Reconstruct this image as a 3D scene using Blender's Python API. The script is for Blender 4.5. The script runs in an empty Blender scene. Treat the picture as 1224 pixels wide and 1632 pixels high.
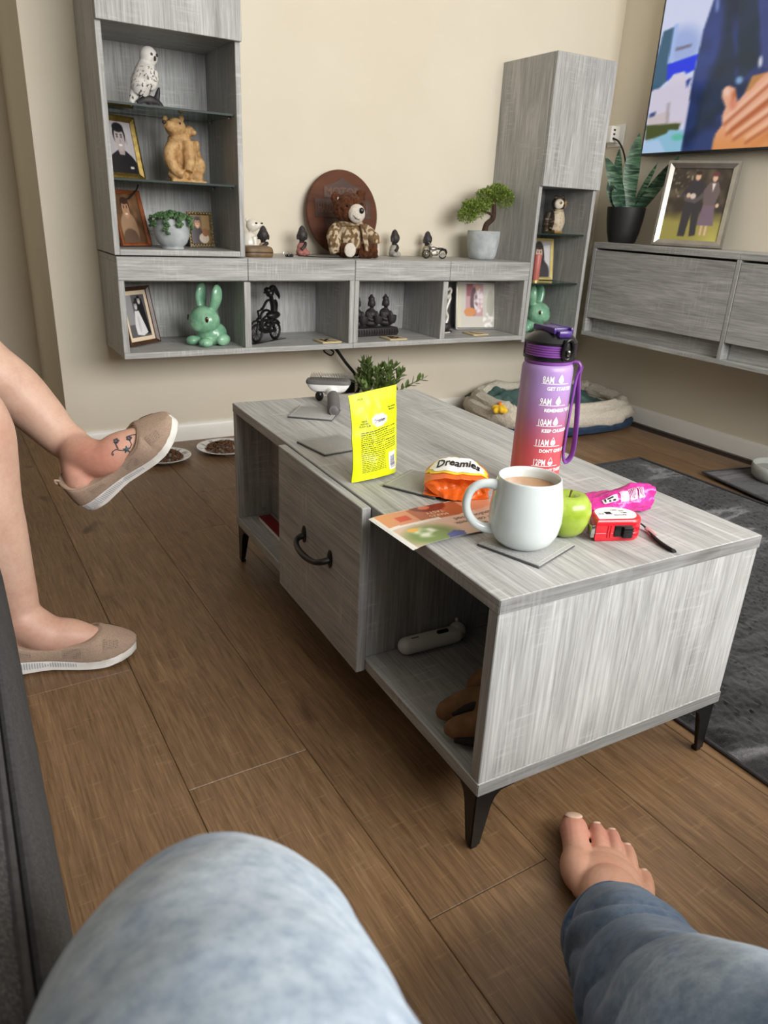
import bpy, bmesh, math, random
import numpy as np
from mathutils import Vector, Matrix, Quaternion, noise as mnoise
from mathutils.bvhtree import BVHTree

SC = bpy.context.scene
COL = SC.collection
R = math.radians
random.seed(7)

# ------------------------------------------------------------------ camera
CAM_POS = Vector((-0.5066, -0.5748, 0.8079))
CAM_PITCH, CAM_YAW, CAM_ROLL, CAM_F = -0.387081, -0.537290, 0.0490955, 1161.8
cy_, sy_ = math.cos(CAM_YAW), math.sin(CAM_YAW)
fwd = Vector((-sy_*math.cos(CAM_PITCH), cy_*math.cos(CAM_PITCH), math.sin(CAM_PITCH)))
rgt = Vector((cy_, sy_, 0)); upv = rgt.cross(fwd)
r2 = rgt*math.cos(CAM_ROLL) + upv*math.sin(CAM_ROLL)
u2 = -rgt*math.sin(CAM_ROLL) + upv*math.cos(CAM_ROLL)
cd = bpy.data.cameras.new('camera'); cam = bpy.data.objects.new('camera', cd); COL.objects.link(cam)
cam.matrix_world = Matrix(((r2.x, u2.x, -fwd.x, CAM_POS.x), (r2.y, u2.y, -fwd.y, CAM_POS.y), (r2.z, u2.z, -fwd.z, CAM_POS.z), (0, 0, 0, 1)))
cd.sensor_fit = 'VERTICAL'; cd.sensor_height = 36.0; cd.lens = CAM_F/1632*36
cd.clip_start = 0.02
cd.dof.use_dof = True; cd.dof.focus_distance = 1.35; cd.dof.aperture_fstop = 11
SC.camera = cam

# ------------------------------------------------------------------ world, light, exposure
def lin(c):
    c = c/255.0
    return c/12.92 if c <= 0.04045 else ((c+0.055)/1.055)**2.4
def S(r, g, b): return (lin(r), lin(g), lin(b), 1.0)

w = bpy.data.worlds.new('world'); SC.world = w; w.use_nodes = True
bgn = w.node_tree.nodes['Background']; bgn.inputs[0].default_value = (0.86, 0.93, 1.0, 1); bgn.inputs[1].default_value = 1.0

def area(name, loc, target, sx, sy, power, col):
    l = bpy.data.lights.new(name, 'AREA'); l.shape = 'RECTANGLE'; l.size = sx; l.size_y = sy; l.energy = power; l.color = col
    o = bpy.data.objects.new(name, l); COL.objects.link(o); o.location = loc
    d = Vector(target)-Vector(loc); o.rotation_euler = d.to_track_quat('-Z', 'Y').to_euler()
    return o
# daylight through the big window in the wall behind the camera
area('window_daylight', (0.90, -1.72, 1.50), (0.72, 1.0, 0.60), 2.25, 1.15, 55, (1.0, 0.99, 0.975))

SC.view_settings.view_transform = 'Standard'; SC.view_settings.look = 'None'
SC.view_settings.gamma = 1.0; SC.view_settings.use_curve_mapping = False
SC.view_settings.exposure = 0.93

# ------------------------------------------------------------------ materials
def newmat(name):
    m = bpy.data.materials.new(name); m.use_nodes = True
    nt = m.node_tree; b = nt.nodes['Principled BSDF']
    return m, nt, b
def N(nt, t, **kw):
    n = nt.nodes.new(t)
    for k, v in kw.items(): setattr(n, k, v)
    return n
def ramp(nt, fac, stops):
    r = N(nt, 'ShaderNodeValToRGB')
    while len(r.color_ramp.elements) > 1: r.color_ramp.elements.remove(r.color_ramp.elements[-1])
    r.color_ramp.elements[0].position = stops[0][0]; r.color_ramp.elements[0].color = stops[0][1]
    for p, c in stops[1:]:
        e = r.color_ramp.elements.new(p); e.color = c
    nt.links.new(fac, r.inputs[0]); return r.outputs[0]
def mixc(nt, fac, a, b, mode='MIX'):
    n = N(nt, 'ShaderNodeMix', data_type='RGBA', blend_type=mode)
    for i, v in ((0, fac), (6, a), (7, b)):
        if hasattr(v, 'is_output') or hasattr(v, 'links'): nt.links.new(v, n.inputs[i])
        else: n.inputs[i].default_value = v
    return n.outputs[2]
def coords(nt, scale=(1, 1, 1), kind='Object', rot=(0, 0, 0)):
    tc = N(nt, 'ShaderNodeTexCoord'); mp = N(nt, 'ShaderNodeMapping')
    mp.inputs['Scale'].default_value = scale; mp.inputs['Rotation'].default_value = rot
    nt.links.new(tc.outputs[kind], mp.inputs[0]); return mp.outputs[0]
def tnoise(nt, vec, scale=5, detail=4, rough=0.55, dist=0.0):
    n = N(nt, 'ShaderNodeTexNoise'); n.inputs['Scale'].default_value = scale; n.inputs['Detail'].default_value = detail
    n.inputs['Roughness'].default_value = rough; n.inputs['Distortion'].default_value = dist
    nt.links.new(vec, n.inputs['Vector']); return n.outputs[0]
def bump(nt, b, h, strength=0.3, dist=0.002):
    n = N(nt, 'ShaderNodeBump'); n.inputs['Strength'].default_value = strength; n.inputs['Distance'].default_value = dist
    nt.links.new(h, n.inputs['Height']); nt.links.new(n.outputs[0], b.inputs['Normal'])

def M(name, c1, c2=None, rough=0.5, scale=30, detail=3, metal=0.0, bmp=0.0, bscale=None, spec=0.5, trans=0.0, coat=0.0, sss=0.0, lo=0.35, hi=0.65, sheen=0.0, bdist=0.001):
    m, nt, b = newmat(name)
    b.inputs['Roughness'].default_value = rough; b.inputs['Metallic'].default_value = metal
    b.inputs['Specular IOR Level'].default_value = spec
    b.inputs['Transmission Weight'].default_value = trans; b.inputs['Coat Weight'].default_value = coat
    if sheen: b.inputs['Sheen Weight'].default_value = sheen
    if sss:
        b.inputs['Subsurface Weight'].default_value = sss; b.inputs['Subsurface Radius'].default_value = (0.01, 0.004, 0.002); b.inputs['Subsurface Scale'].default_value = 0.5
    c2 = c2 or c1
    v = coords(nt); f = tnoise(nt, v, scale, detail)
    nt.links.new(ramp(nt, f, [(lo, c1), (hi, c2)]), b.inputs['Base Color'])
    if bmp: bump(nt, b, tnoise(nt, v, bscale or scale*3, 4), bmp, bdist)
    return m

def wood_grey(axis, name, tone=1.0, warm=0.0):
    """grey sonoma-oak laminate, the grain running along the given local axis"""
    m, nt, b = newmat(name)
    def sc(al, ac): return tuple(al if i == axis else ac for i in range(3))
    fine = tnoise(nt, coords(nt, sc(7, 230)), 1.0, 6, 0.7, 0.4)
    broad = tnoise(nt, coords(nt, sc(1.6, 17)), 1.0, 4, 0.6, 1.2)
    cross = tnoise(nt, coords(nt, sc(160, 14)), 1.0, 2, 0.5)
    patch = tnoise(nt, coords(nt, sc(6, 9)), 1.0, 2, 0.5)
    def g(x): return S(min(255, (x+warm*3)*tone), min(255, x*tone), min(255, (x-2-warm*4)*tone))
    c = ramp(nt, fine, [(0.28, g(140)), (0.45, g(167)), (0.58, g(186)), (0.74, g(204))])
    c2 = ramp(nt, broad, [(0.32, (0.60, 0.59, 0.58, 1)), (0.45, (0.92, 0.92, 0.92, 1)), (0.50, (0.80, 0.80, 0.79, 1)), (0.62, (1.08, 1.08, 1.08, 1))])
    c = mixc(nt, 0.75, c, c2, 'MULTIPLY')
    pm = N(nt, 'ShaderNodeMath', operation='MULTIPLY')
    nt.links.new(ramp(nt, cross, [(0.52, (0, 0, 0, 1)), (0.70, (1, 1, 1, 1))]), pm.inputs[0])
    nt.links.new(ramp(nt, patch, [(0.50, (0, 0, 0, 1)), (0.66, (0.55, 0.55, 0.55, 1))]), pm.inputs[1])
    c = mixc(nt, pm.outputs[0], c, g(205))
    nt.links.new(c, b.inputs['Base Color'])
    b.inputs['Roughness'].default_value = 0.52; b.inputs['Specular IOR Level'].default_value = 0.4
    bump(nt, b, fine, 0.12, 0.0006)
    return m
GW = [wood_grey(i, 'grey_oak_' + 'xyz'[i]) for i in range(3)]

def wood_floor():
    m, nt, b = newmat('oak_laminate')
    oi = N(nt, 'ShaderNodeObjectInfo')
    def vec(sx, sy, k):
        v = coords(nt, (sx, sy, 1)); ad = N(nt, 'ShaderNodeVectorMath', operation='ADD'); cb = N(nt, 'ShaderNodeCombineXYZ')
        mu = N(nt, 'ShaderNodeMath', operation='MULTIPLY'); mu.inputs[1].default_value = k
        nt.links.new(oi.outputs['Random'], mu.inputs[0]); nt.links.new(mu.outputs[0], cb.inputs[0]); nt.links.new(mu.outputs[0], cb.inputs[2])
        nt.links.new(v, ad.inputs[0]); nt.links.new(cb.outputs[0], ad.inputs[1]); return ad.outputs[0]
    fine = tnoise(nt, vec(270, 11, 37), 1, 6, 0.7, 0.5)
    broad = tnoise(nt, vec(15, 1.7, 91), 1, 4, 0.6, 1.6)
    knot = tnoise(nt, vec(9, 4.5, 53), 1, 2, 0.5, 0.5)
    cross = tnoise(nt, vec(22, 150, 71), 1, 2)
    c = ramp(nt, fine, [(0.28, S(96, 74, 52)), (0.45, S(130, 104, 77)), (0.58, S(146, 119, 90)), (0.75, S(172, 146, 114))])
    c2 = ramp(nt, broad, [(0.30, (0.50, 0.46, 0.43, 1)), (0.45, (0.90, 0.88, 0.86, 1)), (0.52, (0.76, 0.73, 0.71, 1)), (0.64, (1.06, 1.06, 1.06, 1))])
    c = mixc(nt, 0.8, c, c2, 'MULTIPLY')
    c = mixc(nt, ramp(nt, knot, [(0.70, (0, 0, 0, 1)), (0.80, (0.8, 0.8, 0.8, 1))]), c, S(70, 50, 36))
    c = mixc(nt, ramp(nt, cross, [(0.62, (0, 0, 0, 1)), (0.78, (0.25, 0.25, 0.25, 1))]), c, S(188, 162, 126))
    tone = ramp(nt, oi.outputs['Random'], [(0, (0.78, 0.73, 0.67, 1)), (1, (0.96, 0.90, 0.82, 1))])
    c = mixc(nt, 1.0, c, tone, 'MULTIPLY')
    nt.links.new(c, b.inputs['Base Color']); b.inputs['Roughness'].default_value = 0.42; b.inputs['Specular IOR Level'].default_value = 0.45
    bump(nt, b, fine, 0.2, 0.0008)
    return m

def wall_mat(name, c1, c2):
    m, nt, b = newmat(name)
    v = coords(nt)
    f = tnoise(nt, v, 2.5, 4); nt.links.new(ramp(nt, f, [(0.35, c1), (0.65, c2)]), b.inputs['Base Color'])
    b.inputs['Roughness'].default_value = 0.85; b.inputs['Specular IOR Level'].default_value = 0.2
    bump(nt, b, tnoise(nt, v, 260, 3), 0.10, 0.001)
    return m

def vcol_mat(name, rough=0.5, emit=0.0, metal=0.0, coat=0.0, bmp=0):
    m, nt, b = newmat(name)
    a = N(nt, 'ShaderNodeAttribute', attribute_name='Col')
    b.inputs['Roughness'].default_value = rough; b.inputs['Metallic'].default_value = metal; b.inputs['Coat Weight'].default_value = coat
    if emit:
        b.inputs['Base Color'].default_value = (0.01, 0.01, 0.01, 1)
        nt.links.new(a.outputs['Color'], b.inputs['Emission Color']); b.inputs['Emission Strength'].default_value = emit
    else: nt.links.new(a.outputs['Color'], b.inputs['Base Color'])
    if bmp: bump(nt, b, tnoise(nt, coords(nt), bmp, 3), 0.25, 0.001)
    return m

def glass_mat():
    m, nt, b = newmat('shelf_glass')
    out = nt.nodes['Material Output']; nt.nodes.remove(b)
    t = N(nt, 'ShaderNodeBsdfTransparent'); t.inputs[0].default_value = (0.80, 0.88, 0.84, 1)
    g = N(nt, 'ShaderNodeBsdfGlossy'); g.inputs['Roughness'].default_value = 0.03; g.inputs[0].default_value = (0.9, 0.95, 0.92, 1)
    fr = N(nt, 'ShaderNodeFresnel'); fr.inputs[0].default_value = 1.5
    mx = N(nt, 'ShaderNodeMixShader'); nt.links.new(fr.outputs[0], mx.inputs[0]); nt.links.new(t.outputs[0], mx.inputs[1]); nt.links.new(g.outputs[0], mx.inputs[2])
    nt.links.new(mx.outputs[0], out.inputs[0]); return m

WALL = wall_mat('cream_wall_paint', S(219, 210, 191), S(224, 215, 197))
CEIL = wall_mat('white_ceiling_paint', S(238, 234, 226), S(242, 239, 232))
WHITEGLOSS = M('white_gloss_paint', S(226, 222, 214), S(232, 229, 222), rough=0.35, scale=4)
OAK = wood_floor()
SUBFLOOR = M('subfloor', S(48, 32, 20), rough=0.9)
BLACK = M('black_powder_coat', S(17, 16, 16), S(23, 22, 21), rough=0.38, scale=60)
BLACKPL = M('black_plastic', S(14, 14, 15), S(20, 20, 21), rough=0.3)
RUBBER = M('black_rubber', S(16, 16, 17), rough=0.7)
GLASS = glass_mat()
GLASSEDGE = M('glass_edge', S(38, 52, 48), rough=0.35, spec=0.15)
CHROME = M('brushed_steel', S(190, 188, 184), S(205, 203, 200), rough=0.22, metal=1.0)
PHOTO = vcol_mat('photo_print', rough=0.35)
PRINT = vcol_mat('packet_print', rough=0.33)
CERAM = vcol_mat('painted_resin', rough=0.55)
WHITEINK = M('white_ink', S(245, 243, 243), rough=0.5)
BLACKINK = M('black_ink', S(18, 18, 18), rough=0.5)
GREYINK = M('grey_ink', S(110, 104, 100), rough=0.6)
OLIVEINK = M('dark_olive_ink', S(60, 62, 14), rough=0.5)

# ------------------------------------------------------------------ geometry builder
class G:
    def __init__(s): s.bm = bmesh.new()
    def box(s, x0, x1, y0, y1, z0, z1, bev=0.0, seg=2):
        r = bmesh.ops.create_cube(s.bm, size=1.0); vs = r['verts']
        for v in vs: v.co = Vector(((x0+x1)/2+v.co.x*(x1-x0), (y0+y1)/2+v.co.y*(y1-y0), (z0+z1)/2+v.co.z*(z1-z0)))
        if bev:
            es = list({e for v in vs for e in v.link_edges})
            bmesh.ops.bevel(s.bm, geom=es, offset=bev, segments=seg, affect='EDGES', profile=0.5)
        return s
    def loft(s, rings, closed=True, cap0=True, cap1=True):
        vr = [[s.bm.verts.new(p) for p in r] for r in rings]
        n = len(vr[0])
        for a, b in zip(vr[:-1], vr[1:]):
            for i in range(n if closed else n-1):
                j = (i+1) % n
                try: s.bm.faces.new((a[i], a[j], b[j], b[i]))
                except ValueError: pass
        if closed:
            for rr, c, fl in ((vr[0], cap0, True), (vr[-1], cap1, False)):
                if c:
                    try: s.bm.faces.new(list(reversed(rr)) if fl else rr)
                    except ValueError: pass
        return s
    def lathe(s, prof, seg=32, c=(0, 0, 0), ax=None):
        rings = []
        for r, z in prof:
            r = max(r, 1e-5)
            rings.append([Vector((c[0]+r*math.cos(2*math.pi*i/seg), c[1]+r*math.sin(2*math.pi*i/seg), c[2]+z)) for i in range(seg)])
        return s.loft(rings)
    def tube(s, pts, rad, seg=12, sub=0, flat=1.0, upref=None):
        """tube through points; rad a number or one per point; sub = smooth subdivision; flat squashes across"""
        pts = [Vector(p) for p in pts]; n = len(pts)
        rad = [rad]*n if not hasattr(rad, '__len__') else list(rad)
        if sub and n > 2:
            P2, R2 = [], []
            for i in range(n-1):
                p0, p1, p2, p3 = pts[max(i-1, 0)], pts[i], pts[i+1], pts[min(i+2, n-1)]
                q0, q1, q2, q3 = rad[max(i-1, 0)], rad[i], rad[i+1], rad[min(i+2, n-1)]
                for k in range(sub):
                    t = k/sub
                    cr = lambda a, b, c, d: 0.5*((2*b)+(c-a)*t+(2*a-5*b+4*c-d)*t*t+(3*b-a-3*c+d)*t**3)
                    P2.append(cr(p0, p1, p2, p3)); R2.append(cr(q0, q1, q2, q3))
            P2.append(pts[-1]); R2.append(rad[-1]); pts, rad = P2, R2; n = len(pts)
        tang = [(pts[min(i+1, n-1)]-pts[max(i-1, 0)]).normalized() for i in range(n)]
        up = Vector(upref) if upref else (Vector((0, 0, 1)) if abs(tang[0].z) < 0.9 else Vector((1, 0, 0)))
        u = (up - tang[0]*up.dot(tang[0])).normalized(); rings = []
        for i in range(n):
            u = (u - tang[i]*u.dot(tang[i])).normalized(); v = tang[i].cross(u)
            rings.append([pts[i] + (u*flat*math.cos(2*math.pi*k/seg) + v*math.sin(2*math.pi*k/seg))*rad[i] for k in range(seg)])
        return s.loft(rings)
    def capsule(s, a, b, ra, rb=None, seg=14, n=6):
        rb = ra if rb is None else rb; a = Vector(a); b = Vector(b); d = (b-a).normalized()
        pts, rr = [], []
        for i in range(n+1):
            t = math.pi/2*i/n; pts.append(a - d*ra*math.cos(t)); rr.append(max(ra*math.sin(t), 1e-4))
        for i in range(n+1):
            t = math.pi/2*i/n; pts.append(b + d*rb*math.sin(t)); rr.append(max(rb*math.cos(t), 1e-4))
        return s.tube(pts, rr, seg)
    def ell(s, c, r, rot=None, seg=20, rings=12):
        r = (r, r, r) if not hasattr(r, '__len__') else r; c = Vector(c); q = rot.to_matrix() if rot else None
        P = lambda x, y, z: (q @ Vector((x*r[0], y*r[1], z*r[2])) if q else Vector((x*r[0], y*r[1], z*r[2]))) + c
        nv = s.bm.verts.new; nf = s.bm.faces.new; bot = nv(P(0, 0, -1)); topv = nv(P(0, 0, 1)); rr = []
        for j in range(1, rings):
            t = math.pi*j/rings; a, b = math.sin(t), -math.cos(t); rr.append([nv(P(a*math.cos(2*math.pi*i/seg), a*math.sin(2*math.pi*i/seg), b)) for i in range(seg)])
        for i in range(seg):
            k = (i+1) % seg; nf((bot, rr[0][k], rr[0][i])); nf((topv, rr[-1][i], rr[-1][k]))
            for a, b in zip(rr[:-1], rr[1:]): nf((a[i], a[k], b[k], b[i]))
        return s
    def prism(s, poly, y0, y1, bev=0):
        """poly in x,z ; extruded in y"""
        a = [s.bm.verts.new((p[0], y0, p[1])) for p in poly]; b = [s.bm.verts.new((p[0], y1, p[1])) for p in poly]
        n = len(poly); fs = [s.bm.faces.new(a), s.bm.faces.new(list(reversed(b)))]
        for i in range(n): fs.append(s.bm.faces.new((a[(i+1) % n], a[i], b[i], b[(i+1) % n])))
        if bev:
            es = list({e for v in a+b for e in v.link_edges}); bmesh.ops.bevel(s.bm, geom=es, offset=bev, segments=2, affect='EDGES')
        return s
    def grid(s, nu, nv, fn, closed_u=False):
        vs = [[s.bm.verts.new(fn(i/(nu if closed_u else nu-1), j/(nv-1))) for i in range(nu)] for j in range(nv)]
        for j in range(nv-1):
            for i in range(nu if closed_u else nu-1):
                k = (i+1) % nu
                s.bm.faces.new((vs[j][i], vs[j][k], vs[j+1][k], vs[j+1][i]))
        return s
    def xf(s, mt): bmesh.ops.transform(s.bm, matrix=mt, verts=s.bm.verts[:]); return s
    def map(s, fn):
        for v in s.bm.verts: v.co = Vector(fn(v.co))
        return s
    def jitter(s, amp, sc=30, seed=0):
        s.bm.normal_update()
        dd = [(v, v.normal.copy()*amp*(mnoise.noise(v.co*sc+Vector((seed, seed*2, 0)))*2)) for v in s.bm.verts]
        for v, d in dd: v.co += d
        return s

def frame(o, loc=None, rotz=None, mat=None):
    if mat is not None: o.matrix_local = mat
    else:
        if loc is not None: o.location = loc
        if rotz is not None: o.rotation_euler = (0, 0, rotz) if not hasattr(rotz, '__len__') else rotz
    return o
def obj(name, g, m, parent=None, smooth=True, loc=None, rot=None, label=None, sharp=35):
    me = bpy.data.meshes.new(name); g.bm.normal_update()
    bmesh.ops.recalc_face_normals(g.bm, faces=g.bm.faces[:]); g.bm.to_mesh(me); g.bm.free()
    return link(name, me, m, parent, smooth, loc, rot, label, sharp)
def link(name, me, m, parent=None, smooth=True, loc=None, rot=None, label=None, sharp=35):
    for mm in (m if isinstance(m, (list, tuple)) else [m]): me.materials.append(mm)
    if smooth:
        me.polygons.foreach_set('use_smooth', [True]*len(me.polygons))
        me.set_sharp_from_angle(angle=R(sharp))
    o = bpy.data.objects.new(name, me); COL.objects.link(o)
    if parent: o.parent = parent
    frame(o, loc, rot)
    if label: o['label'] = label
    return o
def tag(o, label, cat, group=None):
    o['label'] = label; o['category'] = cat
    if group: o['group'] = group
    return o
def thing(name, label, cat, loc=(0, 0, 0), rot=0, group=None):
    o = bpy.data.objects.new(name, None); COL.objects.link(o); o.empty_display_size = 0.05
    frame(o, loc, rot); return tag(o, label, cat, group)
def struct(o): o['kind'] = 'structure'; return o
def bake(o, voxel=None, smooth=0, factor=0.5, fn=None):
    """apply a voxel remesh + smoothing to an object's mesh"""
    if voxel:
        r = o.modifiers.new('r', 'REMESH'); r.mode = 'VOXEL'; r.voxel_size = voxel; r.use_smooth_shade = True
    if smooth:
        s = o.modifiers.new('s', 'SMOOTH'); s.iterations = smooth; s.factor = factor
    bpy.context.view_layer.update()
    me = bpy.data.meshes.new_from_object(o.evaluated_get(bpy.context.evaluated_depsgraph_get()))
    o.modifiers.clear(); o.data = me
    me.polygons.foreach_set('use_smooth', [True]*len(me.polygons))
    return o
def organic(name, g, m, parent=None, voxel=0.004, smooth=5, **kw):
    return bake(obj(name, g, m, parent, **kw), voxel, smooth)
def paint(o, fn):
    """per-vertex base colour (flat print / own colouring): fn(Nx3 coords, Nx3 normals) -> Nx3 sRGB 0-255"""
    me = o.data; n = len(me.vertices); co = np.empty(n*3); me.vertices.foreach_get('co', co); no = np.empty(n*3); me.vertex_normals.foreach_get('vector', no)
    c = np.clip(np.asarray(fn(co.reshape(-1, 3), no.reshape(-1, 3)), float), 0, 255)/255
    c = np.where(c <= 0.04045, c/12.92, ((c+0.055)/1.055)**2.4)
    a = me.color_attributes.new('Col', 'FLOAT_COLOR', 'POINT')
    a.data.foreach_set('color', np.concatenate([c, np.ones((n, 1))], 1).astype(np.float32).ravel()); return o

# 2-D picture painting on (u,v) arrays
def full(u, c): return np.tile(np.array(c, float), (len(u), 1))
def lay(C, m, c): m = np.clip(m, 0, 1)[:, None]; return C*(1-m)+np.array(c, float)*m
def ellm(u, v, cx, cy, rx, ry, soft=0.15, rot=0):
    a, b = u-cx, v-cy; ca, sa = math.cos(rot), math.sin(rot); a, b = a*ca+b*sa, -a*sa+b*ca
    return np.clip((1-np.sqrt((a/rx)**2+(b/ry)**2))/soft+0.5, 0, 1)
def polym(u, v, poly):
    m = np.zeros(len(u), bool); n = len(poly)
    for i in range(n):
        x0, y0 = poly[i]; x1, y1 = poly[(i+1) % n]
        c = (y0 > v) != (y1 > v)
        with np.errstate(divide='ignore', invalid='ignore'): xi = (x1-x0)*(v-y0)/(y1-y0)+x0
        m ^= c & (u < xi)
    return m.astype(float)
def rectm(u, v, a, b, c, d): return ((u >= a) & (u <= b) & (v >= c) & (v <= d)).astype(float)
def vnoise(u, v, s, seed=0):
    return np.array([mnoise.noise(Vector((a*s+seed, b*s-seed, seed*0.37))) for a, b in zip(u, v)])
def picture(name, w, h, nx, ny, fn, m, parent, loc=(0, 0, 0), y=0.0, soft=0.010):
    """flat print in the local x,z plane facing -y, lower left at loc"""
    g = G().grid(nx, ny, lambda a, b: (loc[0]+a*w, loc[1]+y, loc[2]+b*h))
    o = obj(name, g, m, parent, smooth=False)
    J = ((0, 0), (soft, 0), (-soft, 0), (0, soft), (0, -soft), (soft*.7, soft*.7), (-soft*.7, -soft*.7), (soft*.7, -soft*.7), (-soft*.7, soft*.7))
    return paint(o, lambda co, no: sum(fn((co[:, 0]-loc[0])/w+a, (co[:, 2]-loc[2])/h+b) for a, b in J)/9)

def text_verts(body, size, align='LEFT', shear=0.0, bold=0.0, spacing=1.0):
    c = bpy.data.curves.new('t', 'FONT'); c.body = body; c.size = size; c.align_x = align; c.shear = shear; c.offset = bold; c.space_character = spacing
    c.resolution_u = 2
    o = bpy.data.objects.new('t', c); COL.objects.link(o); bpy.context.view_layer.update()
    me = bpy.data.meshes.new_from_object(o.evaluated_get(bpy.context.evaluated_depsgraph_get()))
    vs = [v.co.copy() for v in me.vertices]; fs = [tuple(p.vertices) for p in me.polygons]
    bpy.data.objects.remove(o); bpy.data.curves.remove(c); bpy.data.meshes.remove(me)
    return vs, fs
def add_text(g, body, size, fn, sx=1.0, **kw):
    vs, fs = text_verts(body, size, **kw)
    bv = [g.bm.verts.new(fn(v.x*sx, v.y)) for v in vs]
    for f in fs:
        try: g.bm.faces.new([bv[i] for i in f])
        except ValueError: pass
    return g
def flat_obj(name, g, m, parent=None, **kw):
    me = bpy.data.meshes.new(name); g.bm.to_mesh(me); g.bm.free(); return link(name, me, m, parent, smooth=False, **kw)

def copy_tree(o, parent=None):
    c = o.copy(); COL.objects.link(c)
    if parent: c.parent = parent
    for ch in list(o.children): copy_tree(ch, c)
    return c

# ================================================================== THE ROOM
YB, XR, XL, YFR, ZC = 2.04, 2.09, -3.4, -1.80, 2.45
floor = struct(obj('floor', G().box(XL, XR, YFR, 2.72, -0.03, -0.010), SUBFLOOR))
PW, PL = 0.1945, 1.28
pm = obj('plank', G().box(-PW/2+0.0004, PW/2-0.0004, -PL/2+0.0004, PL/2-0.0004, -0.010, 0.0, 0.0009, 1), OAK, floor, smooth=False)
joint = {-1: 0.637, 0: 0.291, 1: -0.057, 2: 0.21, 3: -0.36, 4: 0.52}
first = True
for k in range(-17, 14):
    xc = -0.21 + k*0.1945 if k >= 0 else -0.21 + k*0.1945
    if not (XL+0.1 < xc < XR+0.03): continue
    j = joint.get(k, (k*0.413) % PL)
    y0 = j - PL*math.ceil((j+1.0)/PL)
    y = y0
    while y < 2.75:
        o = pm if first else pm.copy()
        if not first: COL.objects.link(o); o.parent = floor
        first = False
        yc = y+PL/2; o.location = (xc - 0.021*(yc-0.3)+0.0, yc, 0); o.rotation_euler = (0, 0, 0.021)
        y += PL
wb = struct(obj('wall_back', G().box(-0.22, XR+0.1, YB, 2.74, -0.03, ZC, 0.003), WALL))
struct(obj('wall_right', G().box(XR, XR+0.1, YFR-0.1, YB, -0.03, ZC), WALL))
struct(obj('wall_alcove', G().box(XL, -0.22, 2.72, 2.8, -0.03, ZC), WALL))
struct(obj('wall_left', G().box(XL-0.1, XL, YFR-0.1, 2.8, -0.03, ZC), WALL))
struct(obj('ceiling', G().box(XL-0.1, XR+0.1, YFR-0.1, 2.8, ZC, ZC+0.1), CEIL))
g = G()
for a in ((XL, -0.26, 0, ZC), (2.05, XR, 0, ZC), (-0.26, 2.05, 0, 0.95), (-0.26, 2.05, 2.25, ZC)):
    g.box(a[0], a[1], YFR-0.1, YFR, a[2], a[3])
struct(obj('wall_front', g, WALL))
for n, (x0, x1, z0) in enumerate(((-0.26, 2.05, 0.95),)):
    g = G(); t = 0.05
    for a in ((x0, x0+t, z0, 2.25), (x1-t, x1, z0, 2.25), (x0, x1, z0, z0+t), (x0, x1, 2.2, 2.25)): g.box(a[0], a[1], YFR-0.08, YFR-0.03, a[2], a[3], 0.004)
    if n == 0: g.box(0.92, 0.98, YFR-0.08, YFR-0.03, z0, 2.25, 0.004)
    struct(obj('window_%d' % (n+1), g, WHITEGLOSS))
def skirt(name, g): return struct(obj(name, g, WHITEGLOSS))
def skprof(t=0.013, h=0.066): return [(0, 0), (t, 0), (t, h-0.012), (t-0.004, h-0.004), (t-0.008, h), (0, h)]
g = G(); p = skprof()
g.loft([[Vector((x, YB-a, b)) for a, b in p] for x in (-0.22, XR)]); skirt('baseboard_back', g)
g = G(); g.loft([[Vector((XR-a, y, b)) for a, b in p] for y in (YFR, YB)]); skirt('baseboard_right', g)
g = G(); g.loft([[Vector((x, 2.72-a, b)) for a, b in p] for x in (XL, -0.22)]); g.loft([[Vector((-0.22-a, y, b)) for a, b in p] for y in (YB, 2.72)]); skirt('baseboard_alcove', g)

# ================================================================== COFFEE TABLE
ZT, TW, TL, ZB = 0.3965, 0.481, 1.0, 0.100
DL = -0.01663
ct = thing('coffee_table', 'low grey wood-grain coffee table with open compartments, one drawer and black metal legs', 'coffee table', (0, 0, 0), DL)
T_ = 0.0205
GWE = [wood_grey(i, 'grey_oak_edge_' + 'xyz'[i], 0.80) for i in range(3)]
def panel(name, par, x0, x1, y0, y1, z0, z1, ax, bev=0.0012, **kw):
    return obj(name, G().box(x0, x1, y0, y1, z0, z1, bev, 1), GW[ax], par, sharp=30, **kw)
panel('tabletop', ct, 0, TW, 0, TL, ZT-T_, ZT, 1)
panel('bottom_panel', ct, 0, TW, 0, TL, ZB, ZB+T_, 1)
panel('edge_band', ct, 0.0006, TW-0.0006, -0.0007, 0.0005, ZT-T_+0.0006, ZT-0.0006, 0, 0.0002).data.materials[0] = GWE[0]; panel('edge_band', ct, 0.0006, TW-0.0006, -0.0007, 0.0005, ZB+0.0006, ZB+T_-0.0006, 0, 0.0002).data.materials[0] = GWE[0]
panel('end_panel', ct, 0.001, TW-0.001, 0.001, T_, ZB+T_, ZT-T_, 2)
panel('end_panel', ct, 0.001, TW-0.001, TL-T_, TL-0.001, ZB+T_, ZT-T_, 2)
panel('divider', ct, 0.002, TW-0.003, 0.327, 0.343, ZB+T_, ZT-T_, 2)
panel('divider', ct, 0.002, TW-0.003, 0.655, 0.671, ZB+T_, ZT-T_, 2)
panel('back_panel', ct, 0.085, 0.097, 0.671, TL-T_, ZB+T_, ZT-T_, 2)
panel('back_panel', ct, TW-0.014, TW-0.002, T_, 0.327, ZB+T_, ZT-T_, 2)
dr = panel('drawer_front', ct, -0.017, -0.0012, 0.3215, 0.6695, ZB-0.001, ZT-0.0025, 1)
panel('edge_band', dr, -0.0164, -0.0018, 0.3208, 0.3220, ZB, ZT-0.0032, 2, 0.0002)
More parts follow.
